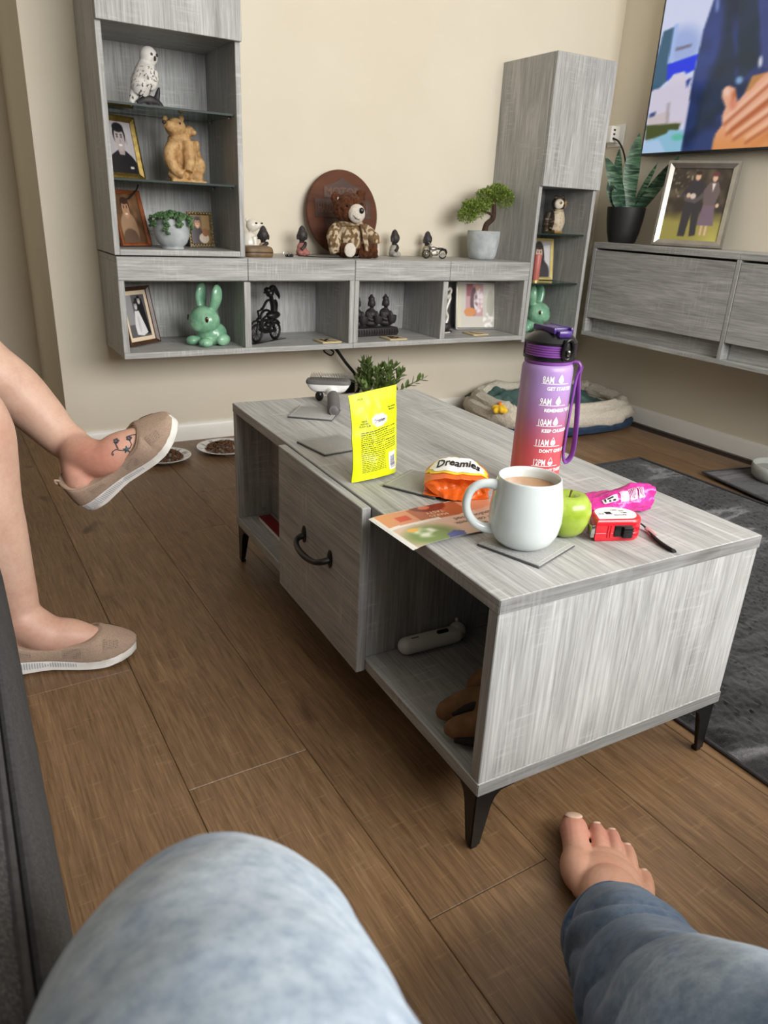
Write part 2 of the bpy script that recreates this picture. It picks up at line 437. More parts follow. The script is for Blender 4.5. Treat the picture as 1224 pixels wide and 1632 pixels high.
g = G(); hz, hx = 0.256, -0.017
path = [(hx-0.001, 0.541, hz+0.004), (hx-0.016, 0.537, hz+0.001), (hx-0.024, 0.520, hz-0.004), (hx-0.027, 0.485, hz-0.006), (hx-0.024, 0.450, hz-0.004), (hx-0.016, 0.433, hz+0.001), (hx-0.001, 0.429, hz+0.004)]
g.tube(path, [0.006, 0.0055, 0.005, 0.0058, 0.005, 0.0055, 0.006], 12, sub=5)
for y in (0.541, 0.429):
    g.lathe([(0, 0.0), (0.008, 0.0), (0.0085, 0.002), (0.006, 0.004), (0, 0.0045)], 20, (0, 0, 0))
    q = Matrix.Translation((hx, y, hz+0.006)) @ Matrix.Rotation(R(-90), 4, 'Y') @ Matrix.Diagonal((2.0, 1.0, 1, 1))
    vs = g.bm.verts[-100:]; bmesh.ops.transform(g.bm, matrix=q, verts=vs)
obj('handle', g, BLACK, dr, label='curved black metal pull handle')
def leg_mesh():
    g = G(); zt = ZB; t = 0.0035
    # two tapering flanges meeting at the corner, each flaring into a bracket under the body
    def flange(sw):
        pf = [(0, 0.006), (0.014, 0.006), (0.026, 0.070), (0.031, 0.083), (0.040, 0.0915), (0.062, 0.0935), (0.062, zt), (0, zt)]
        a = [Vector((p[0], 0, p[1])) for p in pf]; b = [Vector((p[0], t, p[1])) for p in pf]
        if sw: a = [Vector((v.y, v.x, v.z)) for v in a]; b = [Vector((v.y, v.x, v.z)) for v in b]
        g.loft([a, b])
    flange(0); flange(1)
    g.box(0.001, 0.013, 0.001, 0.013, 0.0, 0.007, 0.002)
    g.box(0, 0.062, 0, 0.062, zt-0.003, zt)
    return g
lm = None
for (x, y, rz) in ((0.004, 0.004, 0), (TW-0.004, 0.004, 90), (TW-0.004, TL-0.004, 180), (0.004, TL-0.004, 270)):
    if lm is None: o = obj('leg', leg_mesh(), BLACK, ct, smooth=False); lm = o
    else: o = lm.copy(); COL.objects.link(o)
    o.location = (x, y, 0); o.rotation_euler = (0, 0, R(rz))
for (a, b) in ((0.062, 0.135), (0.04, 0.1165)):
    g = G(); g.lathe([(0, 0), (0.004, 0), (0.0045, 0.002), (0.002, 0.003), (0, 0.002)], 14)
    if b > 0.12: g.xf(Matrix.Translation((a, TL-T_-0.0, b)) @ Matrix.Rotation(R(90), 4, 'X'))
    else: g.xf(Matrix.Translation((a, TL-0.04, b-0.0005)))
    obj('cam_fastener', g, CHROME, ct)
CT = ct.matrix_basis.copy()

# ================================================================== WALL UNITS
YF = 1.75
def shelf_unit(label, x0, x1, mid, splits, grp):
    t = thing('wall_shelf', label, 'shelf', (x0, YB, 0.362), 0, grp)
    Wd, D, H, p = x1-x0, YB-YF, 0.298, 0.018
    panel('top_panel', t, 0, Wd, -D+0.018, -0.001, H-0.016, H, 0)
    panel('bottom_panel', t, 0, Wd, -D, -0.001, 0, p, 0)
    panel('side_panel', t, 0, p, -D+0.001, -0.001, p, H-0.016, 2)
    panel('side_panel', t, Wd-p, Wd, -D+0.001, -0.001, p, H-0.016, 2)
    panel('divider', t, mid-x0-0.011, mid-x0+0.011, -D+0.001, -0.012, p, 0.226, 2)
    panel('back_panel', t, p, Wd-p, -0.012, -0.003, p, H-0.016, 2)
    panel('drawer_base', t, p, Wd-p, -D+0.02, -0.012, 0.226, 0.232, 0)
    for a, b in splits: panel('drawer_front', t, a-x0+0.0008, b-x0-0.0008, -D-0.001, -D+0.017, 0.2305, H-0.0005, 0)
    return t
shelf_unit('grey two-drawer wall shelf whose open cubbies hold a green rabbit and wire biker', -0.068, 0.7165, 0.329, ((-0.068, 0.332), (0.332, 0.7165)), None)
shelf_unit('grey two-drawer wall shelf whose open cubbies hold the three dark buddhas', 0.7175, 1.489, 1.098, ((0.7175, 1.112), (1.112, 1.489)), None)

def tower(label, x0, x1, z0, z1, zdoor, glass, side_ax=2):
    t = thing('tall_cabinet', label, 'cabinet', (x0, YB, z0), 0)
    Wd, D, H, p = x1-x0, YB-YF, z1-z0, 0.016
    panel('side_panel', t, 0, p, -D+0.001, -0.001, 0, H, 2); panel('side_panel', t, Wd-p, Wd, -D+0.001, -0.001, 0, H, 2)
    panel('bottom_panel', t, p, Wd-p, -D+0.001, -0.001, 0, p, 0); panel('top_panel', t, p, Wd-p, -D+0.001, -0.001, H-p, H, 0)
    panel('back_panel', t, p, Wd-p, -0.010, -0.002, p, H-p, 2)
    panel('inner_shelf', t, p, Wd-p, -D+0.004, -0.010, zdoor-z0+0.004, zdoor-z0+0.020, 0)
    panel('door', t, 0.001, Wd-0.001, -D-0.016, -D, zdoor-z0, H, 2)
    for gz in glass:
        s = obj('glass_shelf', G().box(p+0.002, Wd-p-0.002, -D+0.02, -0.012, gz-z0-0.006, gz-z0, 0.0006, 1), GLASS, t, smooth=False)
        obj('glass_edge', G().box(p+0.002, Wd-p-0.002, -D+0.0185, -D+0.0199, gz-z0-0.0058, gz-z0-0.0002), GLASSEDGE, s, smooth=False)
        for sx in (p+0.004, Wd-p-0.004):
            for sy in (-D+0.05, -0.06):
                g = G().capsule((sx-0.004, sy, gz-z0-0.009), (sx+0.004, sy, gz-z0-0.009), 0.003, seg=8, n=3); obj('shelf_pin', g, CHROME, s)
    return t
tower('tall grey open-fronted cabinet at the left with two glass shelves, standing on the long shelf', -0.07, 0.325, 0.664, 1.72, 1.243, (1.062, 0.870))
tower('tall grey corner cabinet with closed upper door beside the television', 1.491, 1.786, 0.352, 1.372, 0.934, (0.768, 0.580))

# sideboard on the right wall
XF = 1.80
sb = thing('sideboard', 'grey wall-hung sideboard with flap doors below the television', 'sideboard', (XR, 1.738, 0.375), 0)
D, H = XR-XF, 0.369
yl = 1.738
mods = [(0.0, -0.672), (-0.672, -1.344), (-1.344, -2.016)]
panel('top_panel', sb, -D, -0.001, -0.672, 0, H-0.022, H, 1); panel('top_panel', sb, -D, -0.001, -1.344, -0.673, H-0.022, H, 1); panel('top_panel', sb, -D, -0.001, -2.016, -1.345, H-0.022, H, 1)
panel('bottom_panel', sb, -D, -0.001, -2.016, 0, 0, 0.016, 1)
for y in (0.0, -0.664, -1.336, -2.0): panel('upright', sb, -D+0.001, -0.001, y-0.016, y, 0.016, H-0.022, 2)
panel('back_panel', sb, -0.012, -0.002, -2.0, -0.016, 0.016, H-0.022, 1)
for a, b in ((-0.018, -0.662), (-0.682, -1.334), (-1.354, -1.998)):
    panel('flap_door', sb, -D+0.002, -D+0.018, b, a, 0.075, H-0.030, 1)
    panel('recess_panel', sb, -D+0.040, -D+0.054, b, a, 0.016, 0.082, 1)

# ================================================================== SOFA (seat front beside the camera)
def fabric():
    m, nt, b = newmat('grey_sofa_fabric'); v = coords(nt)
    f = tnoise(nt, v, 420, 3, 0.7); l = tnoise(nt, v, 18, 3)
    c = ramp(nt, f, [(0.3, S(52, 51, 51)), (0.55, S(78, 77, 77)), (0.75, S(108, 107, 107))])
    c = mixc(nt, 0.6, c, ramp(nt, l, [(0.3, (0.72, 0.72, 0.72, 1)), (0.7, (1.06, 1.06, 1.06, 1))]), 'MULTIPLY')
    nt.links.new(c, b.inputs['Base Color']); b.inputs['Roughness'].default_value = 0.95; b.inputs['Specular IOR Level'].default_value = 0.1
    bump(nt, b, f, 0.35, 0.0015); return m
SOFA = fabric(); PIPE = M('dark_grey_piping', S(48, 47, 48), S(60, 59, 60), rough=0.9, scale=200, bmp=0.3)
sf = thing('sofa', 'grey fabric corner sofa with dark piping in the left foreground', 'sofa', (-1.0, 0.2, 0), 0)
prof = [(-0.36, 0.03), (0.4925, 0.03), (0.5035, 0.06), (0.5045, 0.16), (0.5010, 0.26), (0.4920, 0.36), (0.4850, 0.405), (-0.36, 0.405)]
pr = [(-0.36, 0.407), (0.460, 0.407), (0.4740, 0.412), (0.4775, 0.425), (0.4745, 0.440), (0.460, 0.455), (0.42, 0.463), (0.1, 0.466), (-0.36, 0.462)]
def run(nm, p, y0, y1, dx=0.0, n=30): obj(nm, G().loft([[Vector((a+dx, y, b)) for a, b in p] for y in np.linspace(y0, y1, n)]), SOFA, sf, sharp=55)
run('seat_base', prof, -0.75, 0.38); run('seat_cushion', pr, -0.75, 0.38)
run('seat_base', prof, 0.385, 1.30, -0.15); run('seat_cushion', pr, 0.385, 1.30, -0.15)
obj('piping', G().tube([(0.4815, y, 0.406) for y in np.linspace(-0.75, 0.38, 20)], 0.0048, 10), PIPE, sf)
obj('piping', G().tube([(0.4750, y, 0.440) for y in np.linspace(-0.75, 0.38, 20)], 0.0030, 8), PIPE, sf)
obj('backrest', G().box(-0.62, -0.362, -1.35, 1.30, 0.03, 0.84, 0.05, 4), SOFA, sf)
obj('armrest', G().box(-0.62, 0.30, 1.302, 1.48, 0.03, 0.60, 0.04, 4), SOFA, sf)
obj('seat_base', G().box(-0.36, 1.95, -1.48, -0.752, 0.03, 0.405, 0.02, 3), SOFA, sf)
obj('seat_cushion', G().box(-0.36, 0.80, -1.46, -0.752, 0.406, 0.464, 0.02, 3), SOFA, sf); obj('seat_cushion', G().box(0.802, 1.95, -1.46, -0.752, 0.406, 0.464, 0.02, 3), SOFA, sf)
obj('backrest', G().box(-0.62, 1.95, -1.72, -1.482, 0.03, 0.84, 0.05, 4), SOFA, sf)
for x, y in ((-0.52, 1.40), (0.22, 1.40), (0.42, 0.30), (1.85, -0.80), (1.85, -1.65), (-0.52, -1.65)): obj('foot', G().lathe([(0.02, 0), (0.028, 0.032)], 14, (x, y, 0)), BLACKPL, sf)

# ================================================================== RUG, MAT
def rug_mat(name, seed, dark, light, blk):
    m, nt, b = newmat(name)
    v = coords(nt, (2.6, 7.0, 1), rot=(0, 0, R(8)))
    n1 = N(nt, 'ShaderNodeTexNoise', noise_dimensions='4D'); n1.inputs['W'].default_value = seed; n1.inputs['Scale'].default_value = 1.0; n1.inputs['Detail'].default_value = 5; n1.inputs['Roughness'].default_value = 0.55; n1.inputs['Distortion'].default_value = 0.9
    nt.links.new(v, n1.inputs['Vector'])
    f = tnoise(nt, coords(nt), 520, 3, 0.75)
    c = ramp(nt, n1.outputs[0], [(0.30, dark), (0.38, blk), (0.47, blk), (0.51, dark), (0.56, dark), (0.61, light), (0.66, dark), (0.72, blk), (0.8, light)])
    c = mixc(nt, 0.75, c, ramp(nt, f, [(0.3, (0.35, 0.35, 0.35, 1)), (0.7, (1.5, 1.5, 1.5, 1))]), 'MULTIPLY')
    nt.links.new(c, b.inputs['Base Color']); b.inputs['Roughness'].default_value = 1.0; b.inputs['Specular IOR Level'].default_value = 0.1; b.inputs['Sheen Weight'].default_value = 0.2
    bump(nt, b, f, 0.6, 0.004); return m
RUG = rug_mat('charcoal_shag_rug', 2.3, S(50, 50, 53), S(124, 124, 127), S(12, 12, 13))
MAT = rug_mat('grey_mat', 7.1, S(74, 73, 76), S(110, 109, 112), S(50, 49, 52))
def rug(name, w, l, th, m, nx, ny, amp, lbl, cat, loc, rz):
    t = thing(name, lbl, cat, loc, rz)
    random.seed(3)
    def f(u, v):
        e = min(u, 1-u, v, 1-v); z = th*min(1, e*40)
        return (u*w, v*l, z+(random.random()-0.5)*amp*(1 if 0.01 < e else 0))
    g = G().grid(nx, ny, f); obj('pile', g, m, t)
    g = G()
    for a, b in (((0, 0), (w, 0)), ((w, 0), (w, l)), ((w, l), (0, l)), ((0, l), (0, 0))):
        g.tube([(a[0], a[1], 0.004), (b[0], b[1], 0.004)], 0.004, 8)
    obj('binding', g, PIPE, t); return t
rug('rug', 1.165, 1.75, 0.009, RUG, 220, 320, 0.0045, 'black and grey abstract patterned rug under the right side of the coffee table', 'rug', (0.503, -0.55, 0.0), R(0.2))
mt = rug('feeding_mat', 0.36, 0.42, 0.006, MAT, 80, 90, 0.002, 'smaller dark grey mat under the pale bowl by the right wall', 'mat', (1.649, 0.560, 0.0095), R(-10))

# ================================================================== ON THE COFFEE TABLE
def tw(x, y, z=ZT): return (x, y, z)
COAST = M('grey_leatherette', S(148, 148, 147), S(160, 160, 158), rough=0.45, scale=300, bmp=0.15)
COASTEDGE = M('coaster_dark_edge', S(74, 74, 75), rough=0.5)
STITCH = M('pale_stitching', S(196, 196, 194), rough=0.8)
def coaster(x, y, rz, label, z=ZT+0.0002):
    t = thing('coaster', label, 'coaster', (x, y, z), R(rz), 'grey leatherette coasters'); s = 0.0485
    obj('base', G().box(-s, s, -s, s, 0, 0.0024, 0.0008, 1), COASTEDGE, t, sharp=40)
    obj('top', G().box(-s+.0004, s-.0004, -s+.0004, s-.0004, 0.0024, 0.0046, 0.0012, 2), COAST, t, sharp=60)
    g = G(); q = s-0.006
    for k in range(15):
        a = -q+2*q*k/14
        for (p, d) in (((a, -q), (1, 0)), ((a, q), (1, 0)), ((-q, a), (0, 1)), ((q, a), (0, 1))):
            g.box(p[0]-(0.0021 if d[0] else 0.0004), p[0]+(0.0021 if d[0] else 0.0004), p[1]-(0.0021 if d[1] else 0.0004), p[1]+(0.0021 if d[1] else 0.0004), 0.0044, 0.0049)
    st = obj('stitching', g, STITCH, t, smooth=False); st['kind'] = 'stuff'
    return t
coaster(0.151, 0.845, -38, 'grey square coaster farthest back on the table, beside the pet brush')
coaster(0.083, 0.620, 8, 'grey square coaster half hidden behind the upright yellow pouch')
coaster(0.127, 0.369, 29, 'grey square coaster under the open orange pouch')
coaster(0.1275, 0.106, 19, 'grey square coaster with pale stitching under the white mug')

# mug of tea
MUGM = M('pale_glazed_stoneware', S(208, 216, 215), S(214, 221, 219), rough=0.16, scale=12, coat=0.4)
mg = thing('mug', 'pale blue-white rounded mug of milky tea on a grey coaster', 'mug', (0.1245, 0.112, ZT+0.005), 0)
prof = [(0, 0.002), (0.026, 0.002), (0.030, 0.0), (0.034, 0.002), (0.041, 0.009), (0.0465, 0.021), (0.0490, 0.036), (0.0486, 0.052), (0.0468, 0.068), (0.0440, 0.084), (0.0422, 0.0935), (0.0418, 0.0953), (0.0408, 0.0958), (0.0396, 0.0950), (0.0392, 0.090), (0.0425, 0.068), (0.0440, 0.050), (0.0435, 0.034), (0.040, 0.018), (0.030, 0.008), (0, 0.007)]
obj('body', G().lathe(prof, 64), MUGM, mg, sharp=70)
hd = Vector((-0.885, 0.465, 0)); 
hp = [hd*a + Vector((0, 0, b)) for a, b in ((0.0405, 0.081), (0.052, 0.0835), (0.066, 0.082), (0.0770, 0.073), (0.0815, 0.058), (0.0790, 0.042), (0.0690, 0.028), (0.0555, 0.0205), (0.043, 0.0195))]
obj('handle', G().tube(hp, [0.0082, 0.0068, 0.0060, 0.0058, 0.0058, 0.0058, 0.0060, 0.0066, 0.0082], 16, sub=5), MUGM, mg)
TEA = M('milky_tea', S(176, 132, 92), S(188, 146, 106), rough=0.08, scale=20)
obj('tea', G().lathe([(0, 0.0805), (0.0405, 0.0805), (0.0400, 0.078), (0, 0.078)], 48), TEA, mg)

# apple
ap = thing('apple', 'shiny green apple behind the white mug', 'apple', (0.2065, 0.117, ZT), 0)
prof = [(0, 0.010), (0.006, 0.006), (0.012, 0.001), (0.018, 0.0015), (0.026, 0.010), (0.0320, 0.024), (0.0340, 0.038), (0.0320, 0.051), (0.0250, 0.0605), (0.0160, 0.0630), (0.008, 0.0590), (0.003, 0.0545), (0, 0.053)]
g = G().lathe(prof, 40); g.map(lambda c: Vector((c.x*(1+0.03*math.cos(5*math.atan2(c.y, c.x))*(1 if c.z < 0.02 else 0.3)), c.y*(1+0.03*math.cos(5*math.atan2(c.y, c.x))*(1 if c.z < 0.02 else 0.3)), c.z)))
APPLE = M('green_apple_skin', S(142, 166, 44), S(170, 190, 76), rough=0.28, scale=28, coat=0.3, bscale=600, bmp=0.02)
o = obj('flesh', g, APPLE, ap, sharp=80); bake(o, None, 2)
obj('stem', G().tube([(0, 0, 0.053), (0.001, 0.0, 0.060), (0.004, 0.001, 0.066)], [0.0014, 0.0012, 0.0017], 8, sub=3), M('apple_stem', S(84, 62, 34), rough=0.8), ap)

# ---- water bottle
BPH = R(220)
bo = thing('water_bottle', 'tall purple to red frosted water bottle with white hour markings and strap', 'bottle', (0.285, 0.279, ZT), 0)
RB = 0.0395
prof = [(0, 0.004), (0.030, 0.002), (0.035, 0.0), (0.0385, 0.004), (RB, 0.012)] + [(RB, 0.012+0.19*i/24) for i in range(1, 25)] + [(0.0388, 0.2065), (0.0368, 0.2110), (0.0345, 0.2125), (0.0345, 0.2180), (0, 0.2180)]
m, nt, b = newmat('frosted_tritan'); a = N(nt, 'ShaderNodeAttribute', attribute_name='Col'); nt.links.new(a.outputs['Color'], b.inputs['Base Color'])
b.inputs['Roughness'].default_value = 0.42; b.inputs['Coat Weight'].default_value = 0.15; BOT = m
def bcol(co, no):
    t = np.clip(co[:, 2]/0.215, 0, 1)[:, None]; s0 = np.array([198, 74, 76.]); s1 = np.array([196, 82, 90.]); s2 = np.array([164, 108, 150.]); s3 = np.array([166, 134, 190.]); 
    f = lambda x, a, b: np.clip((x-a)/(b-a), 0, 1)
    c = s0*(1-f(t, 0, .32))+s1*f(t, 0, .32); c = c*(1-f(t, .36, .62))+s2*f(t, .36, .62); return c*(1-f(t, .58, .80))+s3*f(t, .58, .80)
bb = paint(obj('body', G().lathe(prof, 64), BOT, bo, sharp=50), bcol)
def cyl(x, z, r=RB+0.0003): 
    t = BPH + x/RB; return Vector((r*math.cos(t), r*math.sin(t), z))
rows = [(0.1850, '8AM', 'GET STARTED', 1.0), (0.1515, '9AM', 'REMEMBER YOUR GOAL', 1.0), (0.1190, '10AM', 'KEEP CHUGGING', 0.8), (0.0865, '11AM', "DON'T GIVE UP", 0.65), (0.0540, '12PM', 'ALMOST THERE', 0.45), (0.0215, '1PM', 'HALF WAY', 0.25)]
g = G()
def strip(g, x0, x1, z0, z1, n=14):
    g.grid(n, 2, lambda a, b: cyl(x0+(x1-x0)*a, z0+(z1-z0)*b))
for z, h, t, fill in rows:
    add_text(g, h, 0.0125, lambda x, y: cyl(x, z+0.0016+y*1.15), sx=0.72, bold=0.0002)
    add_text(g, t, 0.0074, lambda x, y: cyl(x+0.008, z-0.0095+y), sx=0.95, bold=0.00022)
    strip(g, -0.001, 0.044, z, z+0.0009)
    # droplet
    dp = []
    for i in range(24):
        a = 2*math.pi*i/24; rr = 0.0046; px, pz = rr*math.sin(a), -rr*math.cos(a)
        if pz > 0: k = pz/rr; px *= (1-k)**0.55; pz = pz*2.0
        dp.append((0.029+px, z+0.0062+pz))
    outer = [g.bm.verts.new(cyl(*p)) for p in dp]
    if fill == 1.0: g.bm.faces.new(outer)
    else:
        cxm, czm = 0.029, z+0.0070
        inner = [g.bm.verts.new(cyl(cxm+(p[0]-cxm)*0.84, czm+(p[1]-czm)*0.86)) for p in dp]
        for i in range(24): j = (i+1) % 24; g.bm.faces.new((outer[i], outer[j], inner[j], inner[i]))
        lim = z+0.0016+0.0135*fill; low = [(cxm+(p[0]-cxm)*0.86, min(czm+(p[1]-czm)*0.88, lim)) for p in dp]
        f = [g.bm.verts.new(cyl(*p)) for p in low]
        try: g.bm.faces.new(f)
        except ValueError: pass
flat_obj('markings', g, WHITEINK, bb)
PURPLE = M('purple_plastic', S(118, 62, 142), S(128, 70, 152), rough=0.4); PURPLED = M('dark_purple_plastic', S(58, 36, 104), S(66, 42, 116), rough=0.25)
lid = obj('lid', G().lathe([(0, 0.218), (0.0385, 0.218), (0.0400, 0.2195), (0.0400, 0.2235), (0.0390, 0.224), (0.0390, 0.2415), (0.0400, 0.242), (0.0400, 0.2455), (0.0380, 0.248), (0.0320, 0.2535), (0.0240, 0.2590), (0.0200, 0.2605), (0, 0.2605)], 48), BLACKPL, bo)
for a0, a1 in ((-62, 36), (100, 150), (160, 285)):
    g = G(); c0 = math.atan2(-0.855, -0.794)
    n = 18
    for k in range(5):
        zz = 0.2243+k*0.00345
        rings = []
        for i in range(n+1):
            t = c0+R(a0+(a1-a0)*i/n); r0, r1 = 0.0388, 0.0402
            rings.append([Vector((r0*math.cos(t), r0*math.sin(t), zz)), Vector((r1*math.cos(t), r1*math.sin(t), zz+0.0004)), Vector((r1*math.cos(t), r1*math.sin(t), zz+0.0029)), Vector((r0*math.cos(t), r0*math.sin(t), zz+0.0033))])
        g.loft(rings)
    obj('grip_band', g, PURPLE, lid)
# flip spout lever and latch (towards the camera's right)
la = math.atan2(-0.855, -0.794)+R(38); ld = Vector((math.cos(la), math.sin(la), 0)); lp = Vector((-ld.y, ld.x, 0))
g = G(); MX = Matrix(((lp.x, ld.x, 0, 0), (lp.y, ld.y, 0, 0), (0, 0, 1, 0), (0, 0, 0, 1)))
g.box(-0.016, 0.016, -0.020, 0.022, 0.2615, 0.2665, 0.002); g.box(-0.018, -0.013, -0.026, 0.028, 0.258, 0.2675, 0.002); g.box(0.013, 0.018, -0.026, 0.028, 0.258, 0.2675, 0.002)
g.box(-0.012, 0.012, 0.020, 0.034, 0.253, 0.2635, 0.003); g.xf(MX); obj('spout_lever', g, PURPLED, lid, label='dark purple flip lever')
g = G(); g.tube([(0.0085*math.cos(t), 0.0432+0.002*math.sin(t), 0.237+0.0150*math.sin(t)) for t in np.linspace(0, 2*math.pi, 33)], 0.0026, 10); g.box(-0.007, 0.007, 0.037, 0.0425, 0.224, 0.252, 0.002); g.xf(MX); obj('latch', g, BLACKPL, lid, label='glossy black loop latch')
g = G().capsule((0, 0.044, 0.2305), (0, 0.0445, 0.2345), 0.0032); g.xf(MX); obj('latch_button', g, CHROME, lid)
sa = math.atan2(-0.855, -0.794)+R(88); sd = Vector((math.cos(sa), math.sin(sa), 0)); sp = Vector((-sd.y, sd.x, 0))
g = G().lathe([(0.0352, 0.2125), (0.0372, 0.2130), (0.0372, 0.2170), (0.0352, 0.2175)], 40); obj('neck_band', g, PURPLE, bo)
pts = [sd*0.037+Vector((0, 0, 0.2150)), sd*0.046+Vector((0, 0, 0.2145)), sd*0.0495+Vector((0, 0, 0.2050)), sd*0.0455-sp*0.001+Vector((0, 0, 0.192)), sd*0.0435-sp*0.003+Vector((0, 0, 0.150)), sd*0.0420-sp*0.005+Vector((0, 0, 0.095)), sd*0.0425-sp*0.004+Vector((0, 0, 0.066)), sd*0.0475+Vector((0, 0, 0.055)), sd*0.0560+sp*0.004+Vector((0, 0, 0.070)), sd*0.0560+sp*0.004+Vector((0, 0, 0.110)), sd*0.0520+sp*0.002+Vector((0, 0, 0.160)), sd*0.0480+Vector((0, 0, 0.195)), sd*0.0500+Vector((0, 0, 0.2100))]
obj('carry_strap', G().tube(pts, 0.0024, 10, sub=6, flat=2.0, upref=sp), PURPLE, bo)

# ---- pouches
def pouch_front(W, H, T, seed, neck=0.03):
    """surface point of a stand-up pouch: u across -1..1, v up 0..1, side -1 front / +1 back"""
    def f(u, v, side):
        hw = W/2*(1-0.05*math.sin(v*math.pi)+0.03*(v**2))
        th = T/2*(max(0.0, 1-v)**0.75)*(1-abs(u)**2.4)+0.0006
        n = mnoise.noise(Vector((u*2.1+seed, v*4.2, side*3.0)))*0.0030+mnoise.noise(Vector((u*6+seed, v*9, side*5.0)))*0.0011
        n *= (1-abs(u)**4)*(1-v**6)
        z = H*v + (0.006*(1-abs(u)**2)*max(0, 1-v*4) if True else 0) + 0.003*u*v
        return Vector((u*hw + 0.0012*mnoise.noise(Vector((v*5, seed, u)))*2, side*th + n*1.0 + 0.012*v*v, z))
    return f
YEL, YELD = (222, 232, 12), (206, 214, 8)
yp = thing('treat_pouch', 'upright bright yellow foil pouch with small print and a barcode', 'pouch', (0.0715, 0.4340, ZT+0.0006), R(13))
f = pouch_front(0.101, 0.146, 0.036, 1.7)
g = G(); nu, nv = 34, 56
for side in (-1, 1): g.grid(nu, nv, lambda a, b: f(a*2-1, b, side))
bmesh.ops.remove_doubles(g.bm, verts=g.bm.verts[:], dist=0.0004)
g.grid(nu, 9, lambda a, b: f(a*2-1, 0, -1).lerp(f(a*2-1, 0, 1), b)+Vector((0, 0, 0.008*math.sin(b*math.pi)*(1-(a*2-1)**2))))
def ycol(co, no):
    u, v = co[:, 0]/0.043, co[:, 2]/0.144; C = full(u, YEL)
    C = lay(C, rectm(u, v, -2, 2, 0.90, 1.1)*0.6, (236, 240, 60)); fr = co[:, 1] < 0.012*v*v+0.0004
    return C
YM, nt, b = newmat('yellow_foil'); a = N(nt, 'ShaderNodeAttribute', attribute_name='Col'); nt.links.new(a.outputs['Color'], b.inputs['Base Color']); b.inputs['Roughness'].default_value = 0.36; b.inputs['Coat Weight'].default_value = 0.2
yo = paint(obj('foil_bag', g, YM, yp, sharp=80), ycol)
def on(fr, off=0.00035):
    return lambda x, z, W=0.086, H=0.144: fr(max(-1, min(1, 1.0*x/(W/2))), z/H, -1)+Vector((0, -off, 0))
ps = on(f)
g = G()
gi = G()
def cloud(g, cx, cz, sx, sz, pos, n=48, lobes=8, amp=0.12):
    vs = []
    for i in range(n):
        a = 2*math.pi*i/n; k = 1+amp*abs(math.sin(lobes*a/2)); vs.append(g.bm.verts.new(pos(cx+sx*k*math.cos(a), cz+sz*k*math.sin(a))))
    c = g.bm.verts.new(pos(cx, cz))
    for i in range(n): g.bm.faces.new((vs[i], vs[(i+1) % n], c))
cloud(g, 0.004, 0.0975, 0.0125, 0.0082, on(f, 0.0009)); 
flat_obj('logo_cloud', g, WHITEINK, yo)
g = G(); cloud(g, 0.004, 0.0975, 0.0145, 0.0102, on(f, 0.0006)); flat_obj('logo_outline', g, M('pale_yellow_ink', S(238, 238, 150), rough=0.5), yo)
g = G(); add_text(g, 'Dreamies', 0.0088, lambda x, y: on(f, 0.0013)(0.004+x, 0.0948+y+0.10*x), sx=0.60, align='CENTER', shear=0.2, bold=0.00015); flat_obj('logo_lettering', g, BLACKINK, yo)
g = G(); rr = random.Random(5)
z = 0.0820
for k in range(21):
    big = k in (0, 1, 6); x = -0.0345 + (0.004 if k < 9 else 0.003); xe = 0.0355 if (z > 0.046) else 0.010
    if k in (1,): xe = 0.02
    if k in (5, 19): xe = min(xe, 0.012)
    while x < xe:
        wl = rr.uniform(0.002, 0.0075); q = min(x+wl, xe)
        h = 0.0017 if big else 0.0013
        zz = z + 0.05*x
        g.bm.faces.new([g.bm.verts.new(ps(a, b)) for a, b in ((x, zz), (q, zz+0.05*(q-x)), (q, zz+h+0.05*(q-x)), (x, zz+h))]); x = q+0.0010
    z -= 0.0033
for (t, x, zz) in (('NEW', -0.0235, 0.0985), ('ADDED', -0.0235, 0.0945), ('FLAVOUR', -0.0235, 0.0905), ('See below', 0.030, 0.113), ('flavours', 0.030, 0.109)):
    add_text(g, t, 0.0042, lambda a, b: ps(x+a, zz+b), align='CENTER', bold=0.0001)
add_text(g, 'MIX', 0.0062, lambda a, b: ps(-0.031+a, 0.1325+b), shear=0.3); add_text(g, 'I', 0.005, lambda a, b: ps(0.0355+a, 0.1335+b))
flat_obj('small_print', g, OLIVEINK, yo)['kind'] = 'stuff'
g = G(); g.grid(8, 14, lambda a, b: on(f, 0.0009)(0.0165+0.0185*a, 0.010+0.0325*b)); bc = flat_obj('barcode_panel', g, WHITEINK, yo)
g = G(); zz = 0.0135; rr = random.Random(2)
while zz < 0.036:
    h = rr.choice((0.0005, 0.0009, 0.0014)); g.grid(6, 2, lambda a, b: on(f, 0.0013)(0.0190+0.0140*a, zz+h*b)); zz += h+rr.choice((0.0005, 0.0008))
flat_obj('barcode', g, M('barcode_ink', S(70, 66, 84), rough=0.5), yo)

